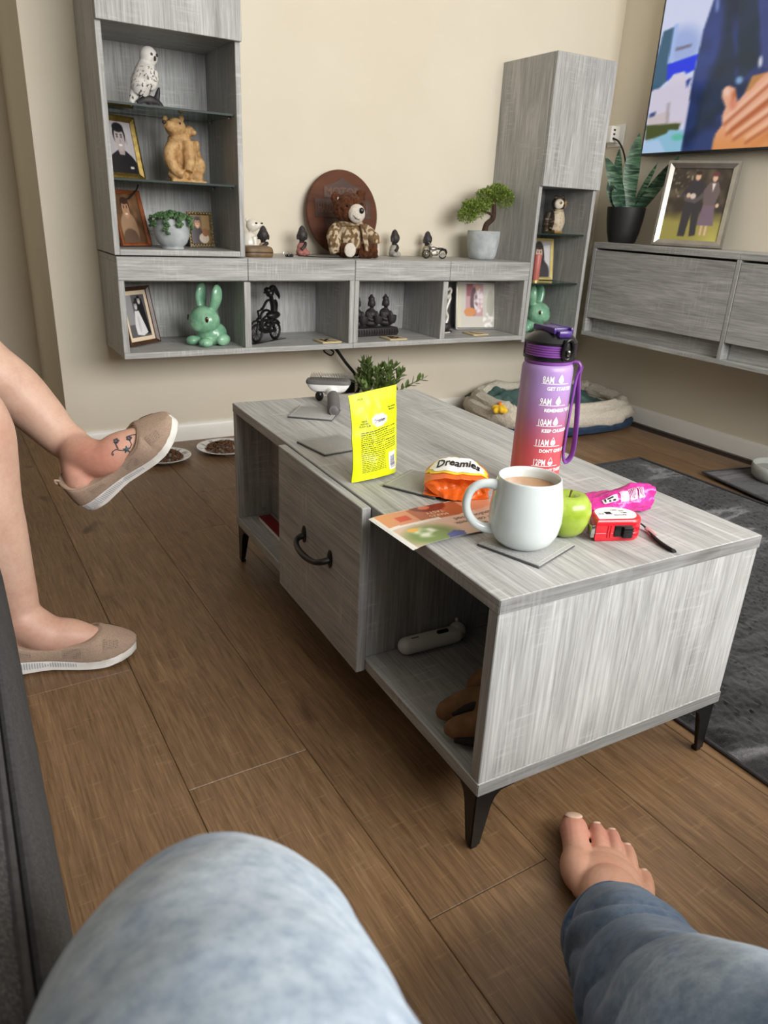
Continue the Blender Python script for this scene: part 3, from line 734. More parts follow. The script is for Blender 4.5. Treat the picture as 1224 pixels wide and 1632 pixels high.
# orange pouch lying on its side with the gusset end towards the camera
OR = (232, 104, 30)
op = thing('treat_pouch', 'crumpled orange foil pouch with a white logo, lying across a coaster and the magazine', 'pouch', (0.1335, 0.2825, ZT+0.0054), R(-35))
def of(u, v):   # top sheet: u -1..1 across, v 0 (near) .. 1 (far)
    hw = 0.052*(1-0.03*v); e = abs(u)**3
    hz = (0.036+0.012*v-0.030*max(0, v-0.86)/0.14)*(1-0.50*e)-0.004*(1-abs(u))*(1-v)
    n = mnoise.noise(Vector((u*2.4+4, v*2.6, 1)))*0.0030
    return Vector((u*hw, 0.000+0.080*v+0.008*e*(1-v), max(0.0012, hz+n)))
def obt(u, v): 
    p = of(u, v); return Vector((p.x, p.y+0.0005, 0.0008 + (0.0 if v < .95 else 0.003)))
def ogus(u, v): # gusset: from the top edge down and in, then to the table
    a = of(u, 0); b = Vector((a.x*0.62, a.y-0.008*(1-abs(u)**2), 0.0008)); m_ = a.lerp(b, v)
    dent = 0.020*math.sin(v*math.pi)*(1-abs(u)**2)+0.0035*mnoise.noise(Vector((u*4.5, v*3.5, 9)))
    return m_+Vector((0, dent*0.9, 0))
g = G().grid(40, 30, lambda a, b: of(a*2-1, b)); g.grid(40, 8, lambda a, b: obt(a*2-1, b)); g.grid(40, 6, lambda a, b: of(a*2-1, 1).lerp(obt(a*2-1, 1), b)); g.grid(40, 16, lambda a, b: ogus(a*2-1, b))
bmesh.ops.remove_doubles(g.bm, verts=g.bm.verts[:], dist=0.0004)
m, nt, b = newmat('orange_foil'); a = N(nt, 'ShaderNodeAttribute', attribute_name='Col'); nt.links.new(a.outputs['Color'], b.inputs['Base Color']); b.inputs['Roughness'].default_value = 0.33; b.inputs['Coat Weight'].default_value = 0.25
bump(nt, b, tnoise(nt, coords(nt), 55, 3, 0.6, 0.6), 0.5, 0.006)
oo = paint(obj('foil_bag', g, m, op, sharp=80), lambda co, no: full(co[:, 0], OR))
def osurf(off): return lambda x, y: of(max(-1, min(1, x/0.050)), max(0, min(1, y/0.078)))+Vector((0, -off*0.3, off))
def ocloud(g, cx, cy, sx, sy, pos, n=72, lobes=9, amp=0.10):
    prev = None; c0 = [g.bm.verts.new(pos(cx, cy))]
    for k in range(1, 6):
        ring = []
        for i in range(n):
            a = 2*math.pi*i/n; q = (1+amp*abs(math.sin(lobes*a/2)))*k/5; ring.append(g.bm.verts.new(pos(cx+sx*q*math.cos(a), cy+sy*q*math.sin(a))))
        for i in range(n):
            if prev is None: g.bm.faces.new((c0[0], ring[i], ring[(i+1) % n]))
            else: g.bm.faces.new((prev[i], ring[i], ring[(i+1) % n], prev[(i+1) % n]))
        prev = ring
YINK = M('yellow_ink', S(244, 208, 60), rough=0.4)
g = G(); ocloud(g, 0.000, 0.042, 0.0455, 0.028, osurf(0.0010)); flat_obj('logo_outline', g, YINK, oo)
g = G(); ocloud(g, 0.000, 0.043, 0.0400, 0.0235, osurf(0.0018)); flat_obj('logo_cloud', g, WHITEINK, oo)
g = G(); add_text(g, 'Dreamies', 0.024, lambda x, y: osurf(0.0028)(0.000+x, 0.035+y*1.25), sx=0.73, align='CENTER', shear=0.22, bold=0.0006); flat_obj('logo_lettering', g, BLACKINK, oo)

# pink pouch, half rolled, behind the tape measure
pp = thing('treat_pouch', 'crumpled bright pink foil pouch lying behind the tape measure', 'pouch', (0.333, 0.148, ZT+0.0004), R(-17))
def pf(u, v):  # u along -1..1, v around
    a = 2*math.pi*v; k = 0.5+0.5*u
    rz = 0.008+0.0155*k**0.8; ry = 0.030-0.017*k**1.5
    n = mnoise.noise(Vector((u*2.2, math.cos(a)*1.6, math.sin(a)*1.6)))*0.0065+abs(mnoise.noise(Vector((u*5, math.cos(a)*3, math.sin(a)*3))))*0.0045
    e = 1-max(0, abs(u)-0.86)/0.14*(0.75 if u < 0 else 0.18)
    return Vector((0.062*u, (ry+n)*math.cos(a), max(0.0005, (rz+n)*math.sin(a)*e+rz*1.0+0.002)))
g = G().grid(44, 40, lambda a, b: pf(a*2-1, b)); bmesh.ops.remove_doubles(g.bm, verts=g.bm.verts[:], dist=0.0001)
bmesh.ops.holes_fill(g.bm, edges=[e for e in g.bm.edges if e.is_boundary])
m, nt, b = newmat('pink_foil'); a = N(nt, 'ShaderNodeAttribute', attribute_name='Col'); nt.links.new(a.outputs['Color'], b.inputs['Base Color']); b.inputs['Roughness'].default_value = 0.30; b.inputs['Coat Weight'].default_value = 0.3
bump(nt, b, tnoise(nt, coords(nt), 60, 3, 0.6, 0.8), 0.6, 0.006)
def pcol(co, no):
    u, v = co[:, 0], co[:, 1]; C = full(u, (214, 40, 148)); return C
po = paint(obj('foil_bag', g, m, pp, sharp=80), pcol)
def psurf(off): 
    def q(x, s):   # x along, s angle in degrees from the ridge towards the viewer
        a = R(90+s)/(2*math.pi) ; p = pf(x/0.062, 0.5+ (0.25-(90+s)/360.0)+0.0 if False else (180+ (s))/360.0)
        return p + Vector((0, -off*0.7, off*0.7))
    return q
PALEPINK = M('pale_pink_ink', S(240, 190, 222), rough=0.4)
g = G()
for (x0, x1, s0, s1) in ((0.000, 0.014, -70, -22), (0.016, 0.028, -72, -20), (0.030, 0.041, -70, -20)): g.grid(8, 10, lambda a, b: psurf(0.0008)(x0+(x1-x0)*a, s0+(s1-s0)*b))
flat_obj('info_panels', g, PALEPINK, po)
g = G()
for k in range(9):
    x = 0.017+k*0.0026
    if k in (4,): continue
    g.grid(2, 8, lambda a, b: psurf(0.0013)(x+0.0009*a, -66+40*b*(0.7+0.3*((k*7) % 3)/2)))
for k in range(8): g.grid(2, 4, lambda a, b: psurf(0.0013)(-0.050+k*0.0062+0.0012*a, -24+13*b*(0.6+0.4*((k*5) % 3)/2)))
flat_obj('small_print', g, M('dark_pink_ink', S(110, 16, 66), rough=0.4), po)['kind'] = 'stuff'
g = G(); g.grid(10, 8, lambda a, b: psurf(0.0012)(-0.028+0.023*a, -62+26*b)); flat_obj('logo_panel', g, WHITEINK, po)
g = G()
for k, (x0, x1, s0, s1) in enumerate(((-0.026, -0.023, -60, -44), (-0.021, -0.012, -58, -52), (-0.019, -0.016, -50, -40), (-0.013, -0.009, -48, -38))): g.grid(4, 4, lambda a, b: psurf(0.0018)(x0+(x1-x0)*a, s0+(s1-s0)*b))
flat_obj('logo_strokes', g, BLACKINK, po)['kind'] = 'stuff'

# tape measure
RED = M('red_plastic', S(206, 22, 38), S(214, 28, 44), rough=0.28, coat=0.3)
tm = thing('tape_measure', 'red tape measure with a white label, black slider and wrist strap', 'tape measure', (0.2715, 0.0895, ZT+0.0003), R(-21))
def dshape(w, d, n=14, k=1.0):
    pts = [(-w*k, -d*k), (w*0.45*k, -d*k)]
    for i in range(n+1):
        a = -math.pi/2+math.pi*i/n*0.5; pts.append((w*0.45*k+(w*0.55*k)*math.cos(a), -d*0.05*k+d*0.95*k*math.sin(a)))
    for i in range(1, n+1):
        a = math.pi*i/n; pts.append((0.05*w*k+w*0.95*k*math.cos(a), d*k*(-0.05+1.0*math.sin(a))))
    return pts
rings = []
for z, k in ((0.0, 0.93), (0.002, 0.985), (0.006, 1.0), (0.0115, 1.0), (0.0125, 0.975), (0.0135, 1.0), (0.0255, 1.0), (0.0295, 0.975), (0.0315, 0.92)): rings.append([Vector((p[0], p[1], z)) for p in dshape(0.0375, 0.0270, 14, k)])
obj('case', G().loft(rings), RED, tm, sharp=45)
LABEL = M('white_paper_label', S(238, 236, 232), rough=0.5)
lb = obj('label', G().loft([[Vector((p[0], p[1]+0.002, z)) for p in dshape(0.0315, 0.0215, 14, 1.0)] for z in (0.0312, 0.0319)]), LABEL, tm, smooth=False, label='white printed label')
g = G(); top = lambda dx, dy: (lambda x, y: Vector((dx+x, dy+y, 0.0322)))
for k in range(11): g.box(-0.014+k*0.00085, -0.0135+k*0.00085+(0.0003 if k % 3 else 0), -0.004, 0.005, 0.0320, 0.0321)
for t, x, y, s in (('5m', 0.010, 0.006, 0.006), ('16ft', 0.010, -0.001, 0.006), ('TAPE', -0.002, 0.009, 0.0045), ('MEASURE', -0.004, -0.009, 0.0045), ('0120', -0.025, -0.004, 0.004), ('4 6', 0.010, -0.008, 0.004)): add_text(g, t, s, top(x, y), bold=0.0001)
flat_obj('label_print', g, BLACKINK, lb)
g = G().box(-0.010, 0.016, -0.0285, -0.0262, 0.0075, 0.0245, 0.0008); obj('slider_track', g, BLACKPL, tm)
g = G().box(0.001, 0.0155, -0.0335, -0.027, 0.0065, 0.0235, 0.0015); [g.box(0.001, 0.0155, -0.0345, -0.033, zz, zz+0.0016, 0.0004) for zz in (0.009, 0.013, 0.017, 0.021)]; obj('lock_slider', g, BLACKPL, tm, label='black lock slider')
g = G()
for x in (-0.019, -0.015): g.box(x-0.0012, x+0.0012, -0.0282, -0.0265, 0.006, 0.025, 0.0005)
obj('case_ribs', g, RED, tm)
g = G().box(-0.0435, -0.0375, -0.026, -0.0245, 0.006, 0.024, 0.0004); g.box(-0.0435, -0.0425, -0.0245, -0.012, 0.007, 0.023, 0.0004); obj('hook_tip', g, CHROME, tm, label='shiny metal hook tip')
# strap lies on the table behind and to the right of the tape
q = Matrix.Rotation(-R(-21), 4, 'Z') @ Matrix.Translation((-0.2715, -0.0895, 0))
sp_ = [q @ Vector(p) for p in ((0.306, 0.088, 0.016), (0.320, 0.083, 0.011), (0.327, 0.076, 0.005), (0.322, 0.062, 0.0032), (0.312, 0.042, 0.0030), (0.306, 0.022, 0.0026), (0.3035, 0.004, 0.0026))]
st = obj('wrist_strap', G().tube(sp_, [0.0026, 0.0030, 0.0036, 0.0040, 0.0056, 0.0060, 0.0060], 10, sub=6, flat=0.42, upref=(0, 0, 1)), RUBBER, tm, label='black woven strap')
sp2 = [q @ Vector(p) for p in ((0.3265, 0.0725, 0.0052), (0.3225, 0.0605, 0.0036), (0.3185, 0.0530, 0.0034))]
obj('strap_clip', G().tube(sp2, 0.0046, 10, sub=4, flat=0.6, upref=(0, 0, 1)), M('dusty_pink_plastic', S(190, 140, 140), rough=0.4), st, label='pink clip on the strap')

# magazine / leaflet hanging over the table edge
mz = thing('magazine', 'folded food leaflet overhanging the table edge beside the mug', 'magazine', (-0.016, 0.160, ZT), R(2.5))
MW, MH = 0.198, 0.116
def magz(u, v):
    x = u*MW; y = v*MH; z = 0.0022+0.0020*math.sin(u*5)*(1-v)+0.0035*math.exp(-((u-0.98)/0.2)**2)
    if x < 0.020: z -= 5.5*(0.020-x)**2*1.0*(1-0.4*v)+0
    return Vector((x, y+0.012*(u)*(1-u), z+0.0004))
def mcol(u, v):
    C = full(u, (214, 190, 174))
    C = lay(C, np.clip(v*1.2, 0, 1)*0.5, (226, 170, 140))
    C = lay(C, rectm(u, v, 0, 1, 0.62, 1), (222, 150, 112)); C = lay(C, rectm(u, v, 0.30, 0.75, 0.60, 1.0), (178, 100, 66))
    C = lay(C, ellm(u, v, 0.50, 1.02, 0.16, 0.20), (120, 44, 30)); C = lay(C, ellm(u, v, 0.46, 0.98, 0.05, 0.06), (206, 110, 84))
    C = lay(C, rectm(u, v, 0.14, 0.25, 0.70, 0.86), (214, 78, 56)); C = lay(C, rectm(u, v, 0.02, 0.46, 0.56, 0.62), (236, 226, 218))
    C = lay(C, rectm(u, v, 0.0, 1, 0.50, 0.56)*0.8, (212, 190, 178))
    n = vnoise(u, v, 9, 3)
    C = lay(C, ellm(u, v, 0.22, 0.22, 0.20, 0.26, 0.6), (116, 140, 78)); C = lay(C, ellm(u, v, 0.20, 0.30, 0.09, 0.14, 0.5)*np.clip(n*2+0.5, 0, 1), (214, 220, 196)); C = lay(C, ellm(u, v, 0.14, 0.42, 0.05, 0.05, 0.4), (232, 176, 70))
    C = lay(C, polym(u, v, [(0.30, 0.02), (0.44, 0.02), (0.47, 0.13), (0.40, 0.20), (0.31, 0.12)]), (66, 88, 158))
    C = lay(C, rectm(u, v, 0.0, 0.02, 0, 1), (240, 238, 232)); C = lay(C, (u > 0.78)*np.clip((v-0.3)*3, 0, 1)*0.5, (196, 130, 100))
    return C
g = G().grid(90, 60, magz)
mo = paint(obj('cover', g, PHOTO, mz), lambda co, no: mcol(co[:, 0]/MW, co[:, 1]/MH))
for k in range(2): obj('page', G().grid(30, 8, lambda a, b: magz(a, b)+Vector((-0.002*(k+1), 0.001, -0.0006*(k+1)))), LABEL, mz)
def mtext(cx, cy, off=0.0004): return lambda x, y: magz((cx-x)/MW, (cy-y)/MH)+Vector((0, 0, off))
g = G()
for i, t in enumerate(('loved diets', 'new cookbook', 'fabulous food')): add_text(g, t, 0.0135, mtext(0.180, 0.028+0.0145*i), bold=0.0001)
flat_obj('headline', g, GREYINK, mo)
g = G()
for i, t in enumerate(('MAKES', 'TASTY')): add_text(g, t, 0.011, mtext(0.112, 0.080+0.012*i))
flat_obj('title', g, M('cream_ink', S(240, 222, 196), rough=0.5), mo)

# pet brush, bristles up
pb = thing('pet_brush', 'white and grey pet grooming brush lying bristles up at the far end of the table', 'brush', (0.236, 0.955, ZT), R(-28))
BW = M('white_plastic', S(232, 232, 230), S(238, 238, 236), rough=0.3); BG = M('grey_soft_plastic', S(92, 90, 90), S(100, 98, 98), rough=0.6)
g = G().loft([[Vector((0.052*s*math.copysign(abs(math.cos(a))**0.5, math.cos(a)), 0.024*s2*math.copysign(abs(math.sin(a))**0.5, math.sin(a)), z)) for a in np.linspace(0, 2*math.pi, 41)[:-1]] for z, s, s2 in ((0.020, 0.62, 0.55), (0.024, 0.78, 0.8), (0.034, 0.93, 0.95), (0.041, 0.98, 1.0))]); obj('head_shell', g, BW, pb)
hp_ = obj('bristle_pad', G().loft([[Vector((0.052*s*math.copysign(abs(math.cos(a))**0.5, math.cos(a)), 0.024*s*math.copysign(abs(math.sin(a))**0.5, math.sin(a)), z)) for a in np.linspace(0, 2*math.pi, 41)[:-1]] for z, s in ((0.040, 1.0), (0.044, 1.01), (0.048, 0.96), (0.049, 0.88))]), BG, pb)
g = G()
for i in range(24):
    for j in range(9):
        x = -0.042+0.084*i/23; y = -0.017+0.034*j/8
        g.tube([(x, y, 0.048), (x+0.001, y, 0.056), (x+0.0035, y+0.001, 0.0605)], 0.00028, 4)
b_ = obj('bristles', g, CHROME, hp_, smooth=False); b_['kind'] = 'stuff'
obj('neck', G().tube([(0.006, -0.012, 0.026), (0.010, -0.030, 0.022), (0.012, -0.045, 0.0175)], [0.013, 0.011, 0.0115], 16, sub=4), BW, pb)
obj('handle', G().tube([(0.010, -0.036, 0.0215), (0.012, -0.040, 0.0195), (0.014, -0.060, 0.0160), (0.017, -0.110, 0.0145), (0.019, -0.150, 0.0140), (0.0195, -0.156, 0.0140), (0.0195, -0.158, 0.0140)], [0.0115, 0.0130, 0.0138, 0.0138, 0.0130, 0.009, 0.002], 18, sub=4), BG, pb)
obj('release_button', G().ell((-0.020, -0.014, 0.012), (0.010, 0.008, 0.012)), BLACKPL, pb)

# ---- inside the table
FZ = ZB+T_
gr = thing('nail_grinder', 'white handheld pet nail grinder on the lower shelf of the coffee table', 'gadget', (0.120, 0.3035, FZ), R(-2.5))
GWH = M('glossy_white_plastic', S(214, 212, 206), S(220, 218, 213), rough=0.22)
g = G().capsule((-0.045, 0, 0.0165), (0.050, 0, 0.0165), 0.0155, 0.0155, 18); g.ell((0.058, 0.004, 0.0190), (0.016, 0.0155, 0.017))
organic('body', g, GWH, gr, 0.0012, 6)
obj('switch', G().capsule((0.014, -0.0045, 0.0312), (0.030, -0.0045, 0.0312), 0.0036), BLACKPL, gr, label='black oval switch')
obj('nose', G().capsule((0.062, 0.012, 0.030), (0.062, 0.014, 0.036), 0.003), GWH, gr)
obj('grip_mark', G().capsule((-0.038, -0.004, 0.0315), (-0.026, -0.004, 0.0315), 0.0012), GREYINK, gr)
obj('leaf_mark', G().ell((0.060, -0.0095, 0.0165), (0.0055, 0.0035, 0.0055)), M('olive_sticker', S(150, 150, 44), rough=0.5), gr)
LEATHER = M('tan_leather', S(104, 74, 44), S(132, 96, 58), rough=0.75, scale=40, bscale=300, bmp=0.3)
gl = thing('leather_glove', 'tan leather glove slumped in the near compartment of the coffee table', 'glove', (0.080, 0.072, FZ), 0)
g = G(); g.ell((0.012, -0.008, 0.045), (0.050, 0.042, 0.045)); g.ell((0.045, 0.020, 0.075), (0.035, 0.030, 0.035))
g.tube([(0.020, 0.000, 0.055), (-0.020, 0.030, 0.045), (-0.048, 0.052, 0.022), (-0.050, 0.056, 0.014)], [0.022, 0.020, 0.016, 0.008], 16, sub=5)
g.tube([(0.000, -0.030, 0.040), (-0.035, -0.005, 0.035), (-0.058, 0.018, 0.018), (-0.060, 0.022, 0.012)], [0.020, 0.019, 0.015, 0.008], 16, sub=5)
g.tube([(0.040, 0.010, 0.080), (0.030, 0.040, 0.066), (0.018, 0.066, 0.040), (0.012, 0.072, 0.022)], [0.022, 0.020, 0.017, 0.009], 16, sub=5)
organic('hand', g, LEATHER, gl, 0.0022, 3)
GAPM = M('glove_gap_shade', S(26, 20, 16), S(36, 28, 22), rough=0.9)  # dark tubes standing in for the shade between and under the fingers
obj('finger_gap_shade', G().tube([(-0.004, -0.010, 0.066), (-0.030, 0.014, 0.050), (-0.050, 0.034, 0.030)], [0.004, 0.0075, 0.004], 10, sub=4), GAPM, gl); obj('finger_gap_shade', G().tube([(-0.020, -0.040, 0.024), (-0.045, -0.018, 0.018), (-0.066, 0.004, 0.012)], [0.004, 0.008, 0.004], 10, sub=4), GAPM, gl)
obj('cuff', G().tube([(0.060, 0.012, 0.090), (0.072, 0.016, 0.108), (0.078, 0.018, 0.116)], [0.034, 0.036, 0.037], 20, sub=3), LEATHER, gl)
obj('cuff_lining', G().tube([(0.030+0.035*math.cos(a)+0.045, 0.020+0.032*math.sin(a), 0.112+0.008*math.cos(a*2)) for a in np.linspace(0, 2*math.pi, 25)], 0.0075, 8), M('cream_fleece', S(196, 178, 152), S(214, 200, 178), rough=1, scale=120, bmp=0.5), gl)
g = G(); g.tube([(0.012, -0.040, 0.078), (0.002, -0.018, 0.086), (-0.010, 0.006, 0.082)], 0.0014, 6, sub=4); obj('seam', g, M('dark_brown_stitch', S(58, 38, 22), rough=0.9), gl)
rb = thing('booklet', 'dark red booklet lying in the far compartment of the coffee table', 'booklet', (0.063, 0.850, FZ+0.001), R(-1))
obj('pages', G().box(-0.010, 0.018, -0.115, 0.095, 0, 0.010, 0.0005, 1), LABEL, rb); obj('cover', G().box(-0.011, 0.019, -0.116, 0.096, 0.010, 0.0115, 0.0004, 1), M('dark_red_cover', S(112, 14, 24), S(126, 18, 30), rough=0.3), rb)

# ================================================================== TELEVISION
tv = thing('television', 'wall-mounted flat television showing a man in a navy coat with clasped hands', 'television', (2.035, 1.785, 1.075), R(90)+math.pi)
# local: +x along the wall towards the camera side, -y into the room
TVW, TVH = 1.23, 0.705
obj('casing', G().box(0, TVW, 0.004, 0.034, 0, TVH, 0.004), BLACKPL, tv)
obj('wall_bracket', G().box(0.45, 0.78, 0.034, 0.0545, 0.22, 0.48, 0.003), BLACK, tv)
obj('bezel', G().box(0, TVW, -0.002, 0.004, 0, 0.011, 0.001).box(0, TVW, -0.002, 0.004, TVH-0.006, TVH, 0.001).box(0, 0.006, -0.002, 0.004, 0, TVH, 0.001).box(TVW-0.006, TVW, -0.002, 0.004, 0, TVH, 0.001), BLACKPL, tv)
def tvcol(u, v):
    cy = 1325-v*1720; cx = 165+u*2396+v*1720*0.136
    C = full(u, (216, 222, 250)); n = vnoise(u, v, 14, 2); n2 = vnoise(u, v, 30, 5)
    C = lay(C, ellm(cx, cy, 520, 430, 160, 160, 0.7)*0.6, (128, 158, 222))
    C = lay(C, polym(cx, cy, [(330, 270), (430, 250), (400, 540), (380, 700), (290, 770), (200, 770)]), (52, 96, 126))
    C = lay(C, polym(cx, cy, [(430, 230), (470, 230), (430, 520), (380, 560)]), (170, 195, 246))
    C = lay(C, polym(cx, cy, [(450, 430), (600, 420), (590, 445), (450, 460)]), (122, 120, 142))
    C = lay(C, polym(cx, cy, [(380, 560), (655, 515), (630, 640), (560, 665), (540, 640), (450, 650), (380, 710)]), (8, 52, 236))
    C = lay(C, polym(cx, cy, [(250, 760), (370, 750), (440, 650), (545, 645), (560, 690), (610, 690), (600, 900), (570, 1090), (210, 1090)]), (222, 214, 232))
    C = lay(C, polym(cx, cy, [(210, 1000), (420, 960), (420, 1060), (540, 1060), (540, 1090), (210, 1090)])*0.6, (206, 190, 182))
    C = lay(C, polym(cx, cy, [(390, 900), (425, 880), (415, 1070), (390, 1070)])*0.5, (150, 140, 140))
    C = lay(C, polym(cx, cy, [(230, 970), (290, 955), (280, 995), (222, 1005)]), (66, 84, 132)); C = lay(C, polym(cx, cy, [(560, 720), (610, 700), (570, 790)]), (40, 66, 150))
    C = lay(C, polym(cx, cy, [(195, 1070), (530, 1080), (510, 1150), (190, 1210)]), (78, 88, 48)); C = lay(C, polym(cx, cy, [(190, 1220), (400, 1160), (420, 1130), (560, 1140), (560, 1330), (150, 1330)]), (150, 200, 226)); C = lay(C, polym(cx, cy, [(180, 1230), (330, 1210), (400, 1330), (160, 1330)])*0.7, (196, 214, 250))
    C = lay(C, ellm(cx, cy, 510, 1200, 60, 30, 0.6), (104, 196, 176))
    jk = polym(cx, cy, [(800, -600), (800, 0), (690, 330), (650, 560), (610, 760), (600, 900), (545, 1340), (3000, 1340), (3000, -600)])
    J = full(u, (38, 58, 112)); J = lay(J, np.clip(n*1.6+0.25, 0, 1), (22, 38, 66)); J = lay(J, polym(cx, cy, [(860, 60), (960, 560), (980, 800), (880, 1000), (640, 1200), (700, 900), (830, 500)])*0.7, (26, 44, 62))
    J = lay(J, ellm(cx, cy, 750, 480, 90, 300, 0.8, 0.2)*0.6, (56, 78, 150)); J = lay(J, polym(cx, cy, [(1080, -200), (1224, 200), (1260, 760), (1180, 700), (1130, 300)])*0.8, (62, 76, 138)); J = lay(J, polym(cx, cy, [(960, 100), (1080, 0), (1140, 400), (1120, 700), (1000, 800)])*0.7, (26, 48, 62))
    J = lay(J, ellm(cx, cy, 1165, 660, 14, 45, 0.6), (240, 240, 248)); J = lay(J, ellm(cx, cy, 1012, 780, 28, 30, 0.7), (130, 170, 214)); J = lay(J, ellm(cx, cy, 795, 150, 16, 60, 0.6)*0.8, (140, 160, 222))
    J = lay(J, np.clip((cx-1700)/700, 0, 0.75), (150, 160, 196))
    C = lay(C, jk, (0, 0, 0)); C = C+J*jk[:, None]
    hand = polym(cx, cy, [(1110, 760), (1230, 745), (1500, 640), (1760, 700), (1800, 980), (1600, 1190), (1420, 1345), (815, 1345), (840, 1200), (895, 1125), (890, 1050), (915, 980), (880, 900), (878, 850), (900, 818), (935, 812), (985, 840), (1000, 900), (1010, 950), (1060, 890)])
    H = full(u, (240, 176, 144)); sh = np.sin((cx*0.62+cy*0.86)/38.0); H = lay(H, np.clip(-sh*1.4-0.55, 0, 1)*(cx > 960), (196, 106, 62)); H = lay(H, np.clip((cy-1080)/260, 0, 0.8), (226, 146, 76)); SEG = lambda x0, y0, x1, y1, wd: np.clip(1-np.abs(((x1-x0)*(cy-y0)-(y1-y0)*(cx-x0))/math.hypot(x1-x0, y1-y0))/wd, 0, 1)*((cx > x0) & (cx < x1))
    for q_ in ((905, 1130, 1420, 700), (930, 1210, 1480, 790), (990, 1260, 1540, 880), (1090, 1290, 1600, 960)): H = lay(H, SEG(*q_, 22)*0.85, (176, 88, 50)); H = lay(H, SEG(q_[0], q_[1]-44, q_[2], q_[3]-44, 24)*0.6, (255, 214, 186))
    H = lay(H, polym(cx, cy, [(1110, 760), (1200, 760), (1100, 870), (1060, 890)]), (196, 136, 80)); H = lay(H, ellm(cx, cy, 918, 860, 26, 34, 0.7), (250, 206, 186)); H = lay(H, ellm(cx, cy, 975, 960, 30, 50, 0.8)*0.6, (214, 120, 90))
    return C*(1-hand[:, None])+H*hand[:, None]
SCREEN = vcol_mat('lit_screen', rough=0.15, emit=0.42)
o = picture('screen', TVW-0.012, TVH-0.017, 300, 190, tvcol, SCREEN, tv, (0.006, 0, 0.011), y=-0.0005, soft=0.005); o.data.polygons.foreach_set('use_smooth', [True]*len(o.data.polygons))
obj('sensor_bar', G().capsule((0.60, -0.001, -0.003), (0.64, -0.001, -0.003), 0.003), CHROME, tv)

# ================================================================== PICTURES IN FRAMES
def face(C, u, v, cx, cy, r, skin, hair, hairtop=True):
    C = lay(C, ellm(u, v, cx, cy+r*0.30, r*1.06, r*1.05, 0.12), hair)
    C = lay(C, ellm(u, v, cx, cy-r*0.05, r*0.86, r*1.12, 0.12), skin)
    C = lay(C, ellm(u, v, cx, cy+r*0.95, r*0.95, r*0.42, 0.2), hair)
    for s in (-1, 1): C = lay(C, ellm(u, v, cx+s*r*0.36, cy+r*0.12, r*0.16, r*0.08, 0.4), tuple(x*0.3 for x in skin)); C = lay(C, ellm(u, v, cx+s*r*0.36, cy+r*0.32, r*0.22, r*0.05, 0.4), tuple(x*0.4 for x in hair))
    C = lay(C, ellm(u, v, cx+r*0.06, cy-r*0.25, r*0.10, r*0.20, 0.6)*0.5, tuple(x*0.7 for x in skin)); C = lay(C, ellm(u, v, cx, cy-r*0.62, r*0.32, r*0.09, 0.4), (236, 230, 226) if hairtop else tuple(x*0.5 for x in skin))
    return C
def photo_frame(name, label, loc, rz, lean, w, h, bw, depth, fm, fn, mount=0.0, mm=None, nx=70, ny=90, extra=None, stand=True):
    t = thing(name, label, 'photo frame', loc, (R(lean), 0, R(rz)))
    g = G(); pr = [(0, 0), (0.0, depth), (bw*0.35, depth*1.0), (bw, depth*0.55), (bw, 0)]
    corners = [(-w/2, 0), (w/2, 0), (w/2, h), (-w/2, h)]
    for k in range(4):
        a, b = corners[k], corners[(k+1) % 4]
        dx, dz = (b[0]-a[0]), (b[1]-a[1]); L = math.hypot(dx, dz); dx /= L; dz /= L; nx_, nz_ = -dz, dx
        r0 = [Vector((a[0]+dx*p+nx_*p, -q, a[1]+dz*p+nz_*p)) for p, q in pr]; r1 = [Vector((b[0]-dx*p+nx_*p, -q, b[1]-dz*p+nz_*p)) for p, q in pr]
        obj('frame_side', G().loft([r0, r1]), fm, t, smooth=False)
    obj('backing', G().box(-w/2+0.002, w/2-0.002, -0.001, 0.003, 0.002, h-0.002), M(name+'_backing', S(40, 36, 34), rough=0.8), t)
    if mount:
        obj('mount', G().box(-w/2+bw*0.9, w/2-bw*0.9, -0.0030, -0.001, bw*0.9, h-bw*0.9), mm, t, smooth=False)
    iw, ih = w-2*bw-2*mount+0.001, h-2*bw-2*mount+0.001
    picture('photo', iw, ih, nx, ny, fn, PHOTO, t, (-iw/2, 0, bw+mount-0.0005), y=-0.0036)
    if stand: obj('stand', G().box(-0.02, 0.02, 0.0, 0.003, 0.0, h*0.75).xf(Matrix.Translation((0, 0.003, h*0.1)) @ Matrix.Rotation(R(-max(8, -lean*1.9)), 4, 'X') @ Matrix.Translation((0, 0, -h*0.1+0.004))), M(name+'_stand', S(36, 33, 31), rough=0.8), t)
    return t
GILT = M('antique_gilt', S(118, 98, 48), S(146, 124, 66), rough=0.38, metal=0.7, scale=80)
COPPER = M('copper_wood', S(140, 78, 46), S(166, 98, 60), rough=0.3, metal=0.35, scale=60)
ORNATE = M('ornate_bronze', S(104, 86, 58), S(140, 122, 88), rough=0.4, metal=0.5, scale=120)
DKWOOD = M('dark_walnut_frame', S(62, 40, 30), S(86, 58, 42), rough=0.35, scale=60)
GOLD = M('pale_gold', S(206, 184, 112), S(222, 202, 134), rough=0.3, metal=0.5)
SILVER = M('silver_frame', S(176, 172, 166), S(190, 187, 181), rough=0.24, metal=0.95)
MIRROR = M('mirror_frame', S(214, 214, 212), rough=0.12, metal=0.9)
CREAMCARD = M('cream_mount_card', S(226, 206, 178), rough=0.8); 
